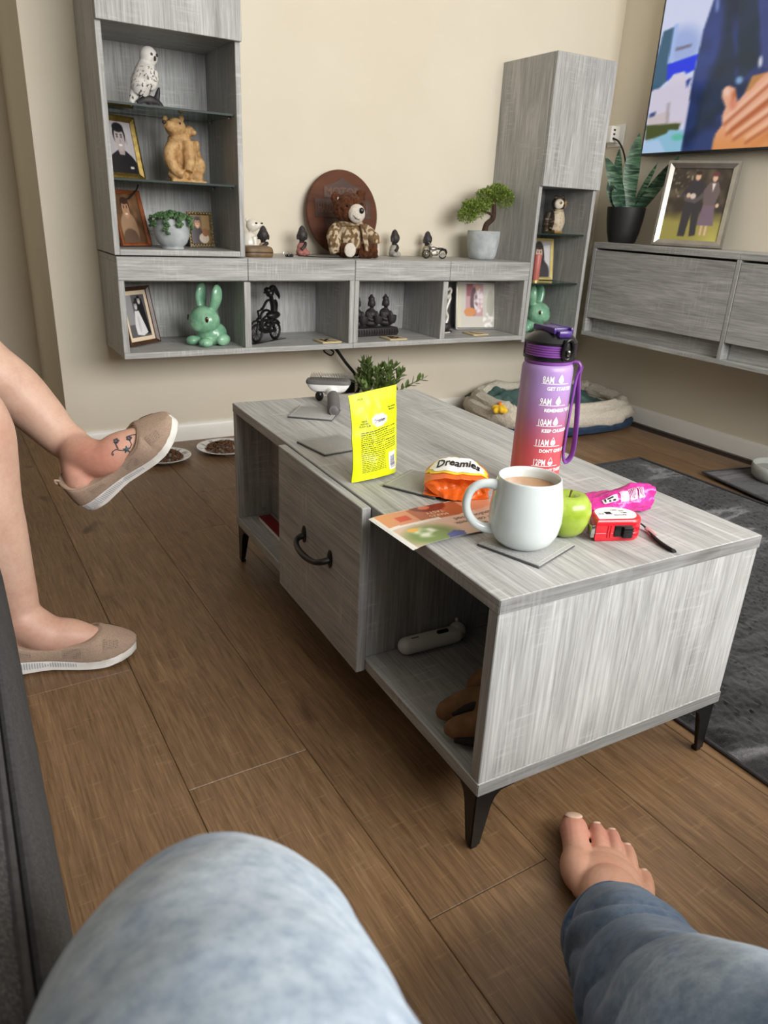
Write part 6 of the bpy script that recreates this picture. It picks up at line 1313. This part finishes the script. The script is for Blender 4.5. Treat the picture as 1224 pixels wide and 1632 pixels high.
# ================================================================== PEOPLE
def skin_mat():
    m, nt, b = newmat('skin'); v = coords(nt); f1 = tnoise(nt, v, 16, 4); f2 = tnoise(nt, v, 150, 3, 0.6); a = N(nt, 'ShaderNodeAttribute', attribute_name='Col')
    c = mixc(nt, 0.55, a.outputs['Color'], ramp(nt, f1, [(0.30, (0.80, 0.66, 0.62, 1)), (0.5, (1, 1, 1, 1)), (0.72, (1.06, 1.02, 1.0, 1))]), 'MULTIPLY'); c = mixc(nt, 0.35, c, ramp(nt, f2, [(0.3, (0.84, 0.78, 0.76, 1)), (0.6, (1.04, 1.04, 1.04, 1))]), 'MULTIPLY')
    nt.links.new(c, b.inputs['Base Color']); b.inputs['Roughness'].default_value = 0.5; b.inputs['Subsurface Weight'].default_value = 0.12; b.inputs['Subsurface Radius'].default_value = (0.012, 0.005, 0.003); b.inputs['Subsurface Scale'].default_value = 0.6
    bump(nt, b, f2, 0.12, 0.001); return m
SKIN = skin_mat()
KNIT = M('taupe_knit', S(158, 134, 116), S(172, 149, 130), rough=0.95, scale=420, detail=1, bscale=520, bmp=0.5)
MESHK, nt, b = newmat('taupe_knit_open_mesh'); vo = N(nt, 'ShaderNodeTexVoronoi'); vo.inputs['Scale'].default_value = 330; vo.inputs['Randomness'].default_value = 0.15; nt.links.new(coords(nt), vo.inputs['Vector'])
nt.links.new(ramp(nt, vo.outputs['Distance'], [(0.22, S(98, 82, 70)), (0.34, S(156, 134, 117))]), b.inputs['Base Color']); b.inputs['Roughness'].default_value = 0.95
SOLE = M('white_rubber_sole', S(226, 223, 216), S(234, 231, 226), rough=0.55, scale=60); SOLEG = M('sole_grey_rib', S(172, 172, 176), S(186, 186, 190), rough=0.6)
def shoe(parent, mtx, side):
    """slip-on shoe; local x heel->toe, z up; side = +1 when the visible long side is local -y"""
    L = 0.262
    ks = [0, .03, .08, .16, .28, .42, .56, .70, .82, .91, .97, 1.0]; ws = [.006, .022, .0295, .0330, .0335, .0330, .0370, .0425, .0415, .0330, .0200, .004]
    W = lambda t: float(np.interp(t, ks, ws))
    bot = lambda t: float(np.interp(t, [0, .06, .2, .42, .6, .78, .92, 1], [.010, .003, 0, .0035, .0, .0, .006, .013])); top = lambda t: float(np.interp(t, [0, .1, .25, .45, .62, .8, .92, 1], [.034, .0335, .033, .029, .0235, .0215, .027, .036]))
    ts = np.array([0, .012, .03, .06, .1, .15, .2, .26, .32, .38, .44, .5, .56, .62, .66, .69, .72, .74, .755, .775, .79, .82, .85, .9, .94, .97, .988, 1.0])
    rings = []
    for t in ts:
        w, b0, t0 = W(t)+0.0025, bot(t), top(t); x = L*t; rings.append([Vector((x, -w*0.86, b0)), Vector((x, -w*1.02, b0+0.004)), Vector((x, -w*0.97, (b0+t0)/2)), Vector((x, -w*1.0, t0-0.002)), Vector((x, -w*0.94, t0)), Vector((x, w*0.94, t0)), Vector((x, w*1.0, t0-0.002)), Vector((x, w*0.97, (b0+t0)/2)), Vector((x, w*1.02, b0+0.004)), Vector((x, w*0.86, b0))])
    so = obj('sole', G().loft(rings), SOLE, parent, label='white rubber sole of the shoe', sharp=60); so.matrix_local = mtx
    g = G()
    for t in np.linspace(0.05, 0.60, 34):
        b0, t0 = bot(t), top(t)
        for s in (-1, 1): w = (W(t)+0.0025); g.box(L*t-0.0012, L*t+0.0012, s*w*0.955-0.0012, s*w*0.955+0.0012, b0+0.009, t0-0.004)
    rb_ = obj('sole_ribs', g, SOLEG, so, smooth=False); rb_['kind'] = 'stuff'
    # upper: strip from the sole edge up to the collar, closing over the toes
    rim = lambda t: float(np.interp(t, [0, .05, .15, .30, .45, .60, .70, .755, .775, .83, .90, .96, 1], [.086, .081, .065, .049, .046, .049, .0540, .0595, .0605, .0560, .0490, .0425, .037]))
    opn = lambda t: float(np.interp(t, [0, .02, .06, .15, .30, .50, .66, .72, .755, .775, 1], [.002, .014, .0235, .0275, .0285, .0290, .0310, .0270, .0160, 0, 0]))
    lean = lambda t, z: 0.020*max(0, 1-t/0.22)*max(0, min(1, (z-0.032)/0.05))
    nu = 15; rows = []
    for t in ts:
        row = []
        w, b0, r0, o0 = W(t), top(t)-0.004, rim(t), opn(t)
        for i in range(nu):
            a = i/(nu-1)                     # 0 left sole edge -> 1 right; collar gap in the middle when open
            s = -1 if a < 0.5 else 1; q = 1-abs(a-0.5)*2
            ang = q*math.pi/2
            if o0 > 0: y = s*(o0+(w*1.02-o0)*math.cos(ang)**0.8 if q < 1 else o0); z = b0+(r0-b0)*math.sin(ang)**0.9
            else: y = s*w*1.0*math.cos(ang)**0.75; z = b0+(r0-b0)*math.sin(ang)**0.85
            row.append(Vector((L*t+lean(t, z), y, z)))
        rows.append(row)
    g = G(); vr = [[g.bm.verts.new(p) for p in r] for r in rows]; mid = nu//2
    # duplicate middle vertex per open row so the collar stays open
    for a, b, t0, t1 in zip(vr[:-1], vr[1:], ts[:-1], ts[1:]):
        for i in range(nu-1):
            if i in (mid-1, mid) and (opn(t0) > 0 or opn(t1) > 0):
                if opn(t0) > 0 and opn(t1) > 0 and i == mid: continue   # gap across the opening
            try: g.bm.faces.new((a[i], b[i], b[i+1], a[i+1]))
            except ValueError: pass
    up = obj('upper', g, KNIT, parent, label='taupe knitted upper of the slip-on shoe', sharp=80); up.matrix_local = mtx
    sm = up.modifiers.new('s', 'SOLIDIFY'); sm.thickness = 0.003; sm.offset = 1; ss = up.modifiers.new('ss', 'SUBSURF'); ss.levels = 1; ss.render_levels = 2
    # collar piping
    pts = [(L*t+lean(t, rim(t)), -opn(t)-0.001, rim(t)) for t in (.0, .02, .06, .15, .30, .50, .66, .72, .755, .773)]; pts += [(p[0], -p[1], p[2]) for p in reversed(pts[:-1])]
    obj('collar', G().tube(pts, 0.0026, 8, sub=4), M('taupe_binding', S(150, 127, 108), S(160, 137, 118), rough=0.9) if 'taupe_binding' not in bpy.data.materials else bpy.data.materials['taupe_binding'], up)
    obj('heel_tab', G().tube([(0.015, 0, 0.072), (0.014, 0, 0.088), (0.018, 0, 0.096), (0.022, 0, 0.088)], 0.0022, 8, sub=4), KNIT, up)
    # open-mesh patches
    def upt(t, q, s, off=0.0034):
        w, b0, r0, o0 = W(t), top(t)-0.004, rim(t), opn(t); ang = q*math.pi/2
        if o0 > 0: y = s*(o0+(w*1.02-o0)*math.cos(ang)**0.8); z = b0+(r0-b0)*math.sin(ang)**0.9
        else: y = s*w*math.cos(ang)**0.75; z = b0+(r0-b0)*math.sin(ang)**0.85
        return Vector((L*t, y+s*off*math.cos(ang*0.8), z+off*math.sin(ang)))
    for s in (-1, 1):
        for (t0, t1, q0, q1) in ((0.20, 0.32, 0.15, 0.65), (0.52, 0.64, 0.15, 0.60), (0.79, 0.89, 0.30, 0.62)):
            p = obj('mesh_patch', G().grid(9, 6, lambda a, b: upt(t0+(t1-t0)*a, q0+(q1-q0)*b, s)), MESHK, up)
    return so
def basis(o, f, u):
    f = Vector(f).normalized(); u = Vector(u); u = (u-f*u.dot(f)).normalized(); l = u.cross(f); return Matrix(((f.x, l.x, u.x, o[0]), (f.y, l.y, u.y, o[1]), (f.z, l.z, u.z, o[2]), (0, 0, 0, 1)))

# --- seated person with crossed legs, at the left
pa = thing('person', 'person seated at the left with crossed bare legs, taupe slip-on shoes and a foot tattoo', 'person', (-0.75, 0.85, 0.0), 0)
O = Vector((-0.75, 0.85, 0.0)); toL = Matrix.Translation(-O)
B1 = basis((-0.548, 0.752, 0.0005), (0.973, -0.235, 0), (0, 0, 1)); B2 = basis((-0.3255, 0.8975, 0.2340), (0.684, -0.300, 0.665), (-0.6, -0.26, 0.7))
def loc(B, x, y, z): return B @ Vector((x, y, z))
g = G()
g.tube([(-1.02, 0.76, 0.560), (-0.85, 0.755, 0.555), (-0.66, 0.75, 0.535), (-0.535, 0.748, 0.497), (-0.503, 0.747, 0.455), (-0.500, 0.746, 0.40), (-0.507, 0.745, 0.33), (-0.500, 0.745, 0.26), (-0.487, 0.743, 0.18), (-0.483, 0.742, 0.130), (-0.485, 0.742, 0.085)], [0.092, 0.086, 0.074, 0.063, 0.059, 0.056, 0.059, 0.054, 0.041, 0.037, 0.036], 24, sub=5)
def foot(g, B, an):
    g.tube([an, Vector(an).lerp(loc(B, 0.085, 0, 0.068), 0.5)+(loc(B, 0, 0, 0.004)-loc(B, 0, 0, 0)), loc(B, 0.112, 0, 0.059), loc(B, 0.150, 0, 0.0525), loc(B, 0.188, 0, 0.0420), loc(B, 0.225, 0, 0.034)], [0.036, 0.0385, 0.0365, 0.0330, 0.0235, 0.012], 20, sub=5)
    g.tube([an, loc(B, 0.050, 0, 0.066), loc(B, 0.034, 0, 0.046)], [0.035, 0.029, 0.023], 18, sub=4); g.ell(loc(B, 0.100, 0, 0.040), (0.06, 0.028, 0.020), rot=B.to_quaternion())
foot(g, B1, loc(B1, 0.064, 0, 0.108))
an = Vector((-0.332, 0.922, 0.354))
g.tube([(-1.02, 0.985, 0.570), (-0.86, 0.985, 0.585), (-0.70, 0.985, 0.615), (-0.575, 0.985, 0.612), (-0.515, 0.990, 0.570), (-0.470, 0.992, 0.512), (-0.425, 0.985, 0.462), (-0.385, 0.964, 0.412), (-0.358, 0.942, 0.375), tuple(an)], [0.092, 0.086, 0.074, 0.064, 0.059, 0.054, 0.054, 0.046, 0.039, 0.037], 24, sub=5)
foot(g, B2, an)
g.xf(toL)
body = organic('body', g, SKIN, pa, 0.0042, 6)
def skina(co, no):
    c = full(co[:, 0], (204, 169, 149)); q = np.clip((0.22-co[:, 2])/0.18, 0, 1)*0.5; c = lay(c, q, (200, 148, 128))
    w_ = co+np.array(O); d2 = np.linalg.norm(w_-np.array(loc(B2, 0.11, -0.02, 0.075)), axis=1); c = lay(c, np.clip(1-d2/0.11, 0, 0.75), (200, 136, 116)); return lay(c, np.clip(0.6-np.linalg.norm(w_-np.array((-0.50, 0.72, 0.47)), axis=1)/0.10, 0, 0.5), (210, 156, 136))
paint(body, skina)
shoe(pa, toL @ B1, 1); shoe(pa, toL @ B2, 1)
g = G(); g.tube([(-1.05, 0.76, 0.555), (-0.90, 0.757, 0.557), (-0.80, 0.755, 0.553)], [0.108, 0.103, 0.098], 28, sub=4); g.tube([(-1.05, 0.98, 0.565), (-0.90, 0.985, 0.580), (-0.80, 0.985, 0.598)], [0.108, 0.103, 0.098], 28, sub=4); g.ell((-1.10, 0.87, 0.58), (0.14, 0.20, 0.115)); g.xf(toL)
organic('shorts', g, M('navy_shorts', S(38, 44, 60), S(50, 56, 74), rough=0.95, scale=90, bscale=400, bmp=0.3), pa, 0.007, 5)
# tattoo lines lying on the skin
bvh = BVHTree.FromPolygons([v.co.copy() for v in body.data.vertices], [tuple(p.vertices) for p in body.data.polygons])
def onskin(p, off=0.0004):
    c0 = CAM_POS-O; h, n, i, d = bvh.ray_cast(c0, (Vector(p)-O-c0).normalized())
    if h is None: h, n, i, d = bvh.find_nearest(Vector(p)-O)
    return h+n*off
INK = M('tattoo_ink', S(58, 56, 66), S(74, 72, 80), rough=0.6); INKT = M('tattoo_teal_ink', S(58, 84, 88), rough=0.6)
def tatline(g, pts, r):
    pts = [Vector(p) for p in pts]; P2 = []
    for a, b in zip(pts[:-1], pts[1:]): P2 += [a.lerp(b, k/5) for k in range(5)]
    g.tube([onskin(p) for p in P2+[pts[-1]]], r*1.7, 6, flat=0.5)
g = G()
tatline(g, [(-0.2741, 0.8542, 0.3498), (-0.2763, 0.8567, 0.3523), (-0.2732, 0.8574, 0.3575), (-0.2679, 0.8558, 0.3608), (-0.2615, 0.8514, 0.3597), (-0.2549, 0.8473, 0.3593), (-0.2477, 0.8447, 0.3629)], 0.0009)
tatline(g, [(-0.2641, 0.8541, 0.362), (-0.2658, 0.8579, 0.368), (-0.2677, 0.8619, 0.3739)], 0.0009); tatline(g, [(-0.2447, 0.8435, 0.364), (-0.2403, 0.8443, 0.3713), (-0.2424, 0.8489, 0.3783)], 0.0009)
tatline(g, [(-0.2404, 0.8518, 0.387), (-0.234, 0.849, 0.389), (-0.2264, 0.8448, 0.3898), (-0.222, 0.841, 0.3874), (-0.2191, 0.8351, 0.3785)], 0.0009); tatline(g, [(-0.2264, 0.8448, 0.3898), (-0.2218, 0.8443, 0.3944), (-0.217, 0.839, 0.3895)], 0.0012)
for c in ((-0.2649, 0.8612, 0.3761), (-0.2427, 0.8509, 0.3823), (-0.2200, 0.8420, 0.3930)):
    for k in range(5): a = k*1.257; g.ell(onskin(Vector(c)+Vector((0.0034*math.cos(a), 0, 0.0034*math.sin(a)))), (0.0026, 0.0013, 0.0026), seg=8, rings=5)
for c in ((-0.2275, 0.8399, 0.378), (-0.2456, 0.8387, 0.3529), (-0.2736, 0.8552, 0.3525), (-0.2755, 0.8560, 0.3520)): g.ell(onskin(c), (0.0012, 0.0007, 0.0012), seg=8, rings=5)
tt = obj('tattoo', g, INK, body, label='dark floral vine tattoo on the raised foot'); tt['kind'] = 'stuff'
g = G()
for k in range(5):
    a = k*1.257+0.4; g.tube([onskin((-0.2498, 0.8454, 0.3618)), onskin(Vector((-0.2498, 0.8454, 0.3618))+Vector((0.0075*math.cos(a), 0, 0.0075*math.sin(a))))], [0.0026, 0.0010], 6)
obj('tattoo_leaf', g, INKT, body)

# --- person in jeans in the foreground (the one looking on)
pj = thing('person', 'person in faded blue jeans in the foreground, bare right foot on the floor', 'person', (-0.60, -0.50, 0.0), 0)
O = Vector((-0.60, -0.50, 0.0)); toL = Matrix.Translation(-O)
FM = Matrix.Translation((0.034, -0.262, 0)) @ Matrix.Rotation(R(-30), 4, 'Z')
F = lambda x, y, z: FM @ Vector((x, y, z))
g = G()
def fell(c, r): 
    q = bmesh.ops.create_uvsphere(g.bm, u_segments=20, v_segments=14, radius=1.0); bmesh.ops.transform(g.bm, matrix=FM @ Matrix.Translation(c) @ Matrix.Diagonal((*r, 1)), verts=q['verts'])
fell((0.002, 0.026, 0.029), (0.030, 0.034, 0.029)); fell((0.003, 0.070, 0.042), (0.034, 0.055, 0.040)); fell((0.004, 0.110, 0.034), (0.042, 0.055, 0.032)); fell((0.006, 0.148, 0.026), (0.049, 0.046, 0.0245)); fell((-0.024, 0.168, 0.0245), (0.0240, 0.036, 0.0235)); fell((0.040, 0.130, 0.0185), (0.018, 0.042, 0.018)); fell((0.014, 0.178, 0.022), (0.036, 0.028, 0.0185))
g.tube([F(0.003, 0.055, 0.050), F(-0.004, 0.040, 0.074), F(-0.016, 0.018, 0.094)], [0.038, 0.034, 0.030], 20, sub=4)
for pts, rr_ in (([(-0.020, 0.185, 0.023), (-0.0165, 0.215, 0.0235), (-0.0130, 0.240, 0.0210), (-0.0120, 0.2510, 0.0190)], [0.0205, 0.0185, 0.0200, 0.0165]),
                 ([(0.0130, 0.190, 0.022), (0.0175, 0.220, 0.0230), (0.0212, 0.242, 0.0155), (0.0222, 0.2500, 0.0130)], [0.0125, 0.0112, 0.0115, 0.0108]),
                 ([(0.0310, 0.178, 0.021), (0.0370, 0.210, 0.0220), (0.0410, 0.235, 0.0145), (0.0420, 0.2415, 0.0120)], [0.0118, 0.0104, 0.0108, 0.0100]),
                 ([(0.0440, 0.158, 0.019), (0.0520, 0.190, 0.0200), (0.0560, 0.212, 0.0125), (0.0565, 0.2175, 0.0110)], [0.0110, 0.0096, 0.0100, 0.0094]),
                 ([(0.0530, 0.128, 0.016), (0.0630, 0.152, 0.0165), (0.0665, 0.172, 0.0110), (0.0668, 0.1765, 0.0100)], [0.0110, 0.0094, 0.0100, 0.0092])):
    g.tube([F(*p) for p in pts], rr_, 16, sub=5)
    g.ell(F(*pts[-1]), rr_[-1]*1.0, seg=16, rings=10)
for v in g.bm.verts:
    if v.co.z < 0.0015: v.co.z = 0.0015
g.xf(toL)
o = organic('body', g, SKIN, pj, 0.0020, 5)
def skinb(co, no):
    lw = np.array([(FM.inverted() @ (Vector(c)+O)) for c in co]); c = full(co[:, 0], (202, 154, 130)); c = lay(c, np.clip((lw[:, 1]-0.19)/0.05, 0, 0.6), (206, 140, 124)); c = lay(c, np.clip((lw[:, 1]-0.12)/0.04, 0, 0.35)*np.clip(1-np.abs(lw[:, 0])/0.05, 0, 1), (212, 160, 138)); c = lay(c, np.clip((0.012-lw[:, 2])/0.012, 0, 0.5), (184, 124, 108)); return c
paint(o, skinb)
NAIL = M('toenail', S(212, 178, 158), S(222, 192, 170), rough=0.35, scale=120)
for i, (c, r, tilt) in enumerate((((-0.0122, 0.2520, 0.0345), (0.0125, 0.0130, 0.0035), -28), ((0.0222, 0.2525, 0.0222), (0.0060, 0.0055, 0.0022), -42), ((0.0420, 0.2435, 0.0205), (0.0058, 0.0052, 0.0022), -42), ((0.0566, 0.2195, 0.0186), (0.0052, 0.0048, 0.0022), -42), ((0.0668, 0.1785, 0.0173), (0.0044, 0.0042, 0.0022), -42))):
    q = G(); s = bmesh.ops.create_uvsphere(q.bm, u_segments=16, v_segments=10, radius=1.0); bmesh.ops.transform(q.bm, matrix=toL @ FM @ Matrix.Translation(c) @ Matrix.Rotation(R(tilt), 4, 'X') @ Matrix.Diagonal((*r, 1)), verts=q.bm.verts[:]); obj('toenail', q, NAIL, o)
obj('blemish', G().ell(toL @ F(-0.014, 0.222, 0.0392), (0.0014, 0.0014, 0.0006), seg=8, rings=5), M('dark_spot', S(96, 48, 44), rough=0.6), o)
# jeans
m, nt, b = newmat('faded_denim'); a = N(nt, 'ShaderNodeAttribute', attribute_name='Col'); v = coords(nt); f1 = tnoise(nt, v, 105, 4, 0.65); f2 = tnoise(nt, coords(nt, (900, 900, 260)), 1, 2, 0.6)
c = mixc(nt, 0.85, a.outputs['Color'], ramp(nt, f1, [(0.34, (0.66, 0.71, 0.78, 1)), (0.5, (0.96, 0.96, 0.96, 1)), (0.66, (1.22, 1.19, 1.16, 1))]), 'MULTIPLY'); c = mixc(nt, 0.45, c, ramp(nt, f2, [(0.3, (0.75, 0.77, 0.80, 1)), (0.65, (1.12, 1.12, 1.12, 1))]), 'MULTIPLY'); nt.links.new(c, b.inputs['Base Color']); b.inputs['Roughness'].default_value = 0.95; b.inputs['Specular IOR Level'].default_value = 0.2; b.inputs['Sheen Weight'].default_value = 0.15; bump(nt, b, f2, 0.3, 0.0008); DENIM = m
KL, KR = Vector((-0.4460, -0.3450, 0.4680)), Vector((-0.151, -0.447, 0.332))
hem = F(-0.020, 0.023, 0.068)
g = G()
SH = [hem, F(-0.023, 0.012, 0.095), Vector((-0.010, -0.275, 0.122)), Vector((-0.060, -0.330, 0.175)), Vector((-0.108, -0.392, 0.245)), KR, Vector((-0.190, -0.540, 0.395)), Vector((-0.270, -0.660, 0.470)), Vector((-0.370, -0.850, 0.545)), Vector((-0.43, -1.02, 0.575))]
g.tube(SH, [0.055, 0.059, 0.066, 0.067, 0.067, 0.067, 0.074, 0.084, 0.096, 0.104], 36, sub=7)
g.tube([(-0.37, -0.275, 0.07), (-0.390, -0.290, 0.20), (-0.415, -0.313, 0.34), (-0.434, -0.333, 0.420), tuple(KL), (-0.462, -0.395, 0.502), (-0.490, -0.500, 0.540), (-0.535, -0.72, 0.562), (-0.60, -1.02, 0.580)], [0.070, 0.070, 0.070, 0.0695, 0.0685, 0.073, 0.081, 0.093, 0.104], 36, sub=7)
g.ell((-0.52, -1.12, 0.585), (0.21, 0.15, 0.115)); g.xf(toL)
o = organic('jeans', g, DENIM, pj, 0.0055, 4)
jg = G(); jg.tube([(-0.52, -1.15, 0.60), (-0.52, -1.16, 0.75), (-0.52, -1.17, 0.95), (-0.52, -1.18, 1.10), (-0.52, -1.18, 1.16)], [0.155, 0.150, 0.165, 0.150, 0.070], 28, sub=5, flat=1.0); jg.map(lambda c: Vector((-0.52+(c.x+0.52)*1.0, -1.165+(c.y+1.165)*0.78, c.z))); jg.xf(toL); obj('shade_torso', jg, M('shade_torso_cloth', S(48, 50, 56), S(60, 62, 70), rough=0.95, scale=90), pj)  # unseen torso behind the camera, added to shade the knees and foreground
# folds across the lower leg and behind the knee
sh0 = [p-O for p in SH[:6]]
me = o.data
for vtx, n in [(v, v.normal.copy()) for v in me.vertices]:
    p = vtx.co.copy(); best = None; acc = 0
    for a_, b_ in zip(sh0[:-1], sh0[1:]):
        d = b_-a_; t = max(0, min(1, (p-a_).dot(d)/d.length_squared)); q = (p-(a_+d*t)).length
        if best is None or q < best[0]: best = (q, acc+d.length*t, a_+d*t)
        acc += d.length
    if best[0] < 0.09 and best[1] < acc-0.02:
        s = best[1]; r = (p-best[2]); ang = math.atan2(r.dot(Vector((0.5, 0.86, 0.1))), r.z+r.x*0.3); k = min(1, max(0, (s-0.035)/0.05))*min(1, max(0, (acc-s)/0.08))
        fold = abs(math.sin(s*30+ang*0.9+3.2*mnoise.noise(p*11)))**0.8*2-1.2; vtx.co += n*0.0062*k*fold*(0.55+0.9*abs(mnoise.noise(p*7+Vector((3, 1, 2)))))
    vtx.co += n*0.0022*mnoise.noise(p*26)
def den(co, no):
    w_ = co+np.array(O); dl_ = np.linalg.norm((w_-np.array(KL)), axis=1); dr_ = np.linalg.norm((w_-np.array(KR)), axis=1); n = vnoise(co[:, 0]*1.0+co[:, 2], co[:, 1]+co[:, 2]*0.5, 34, 3); n2 = vnoise(co[:, 0]-co[:, 2], co[:, 1], 12, 8)
    c = full(co[:, 0], (82, 100, 122)); f_ = np.maximum(np.clip(1.25-dl_/0.30, 0, 1), np.clip(1.15-dr_/0.13, 0, 1)); f_ = np.maximum(f_, np.clip((w_[:, 2]-0.42)/0.12, 0, 0.8)); f_ = np.clip(f_+0.16*n+0.12*n2*(f_ > 0.05), 0, 1); c = lay(c, f_, (168, 181, 194)); c = lay(c, np.clip(-n-0.15, 0, 1)*f_*1.3, (116, 142, 184))
    dh = np.linalg.norm(w_-np.array(hem), axis=1); return lay(c, np.clip(1-np.abs(dh-0.058)/0.010, 0, 0.5), (132, 150, 170))
paint(o, den)
ax = (SH[1]-SH[0]).normalized(); u_ = ax.orthogonal().normalized(); v_ = ax.cross(u_)
def hemring(r, z): return [toL @ (hem+ax*z+(u_*math.cos(t)+v_*math.sin(t))*(r+0.0016*math.sin(t*5))) for t in np.linspace(0, 2*math.pi, 49)[:-1]]
hg = G(); hg.loft([hemring(0.0520, 0.030), hemring(0.0620, 0.026), hemring(0.0640, 0.013), hemring(0.0630, 0.000), hemring(0.0600, -0.004), hemring(0.0540, -0.001)], cap0=False, cap1=False)
h_ = obj('hem', hg, DENIM, o); paint(h_, lambda co, no: lay(full(co[:, 0], (66, 82, 106)), np.clip(vnoise(co[:, 0]*8, co[:, 1]*8, 16, 2)*2.2, 0, 1), (150, 166, 184)))
obj('hem_stitching', G().tube([p for p in hemring(0.0634, 0.0200)]+[hemring(0.0634, 0.0200)[0]], 0.0007, 6), M('denim_thread', S(96, 104, 116), rough=0.9), h_)
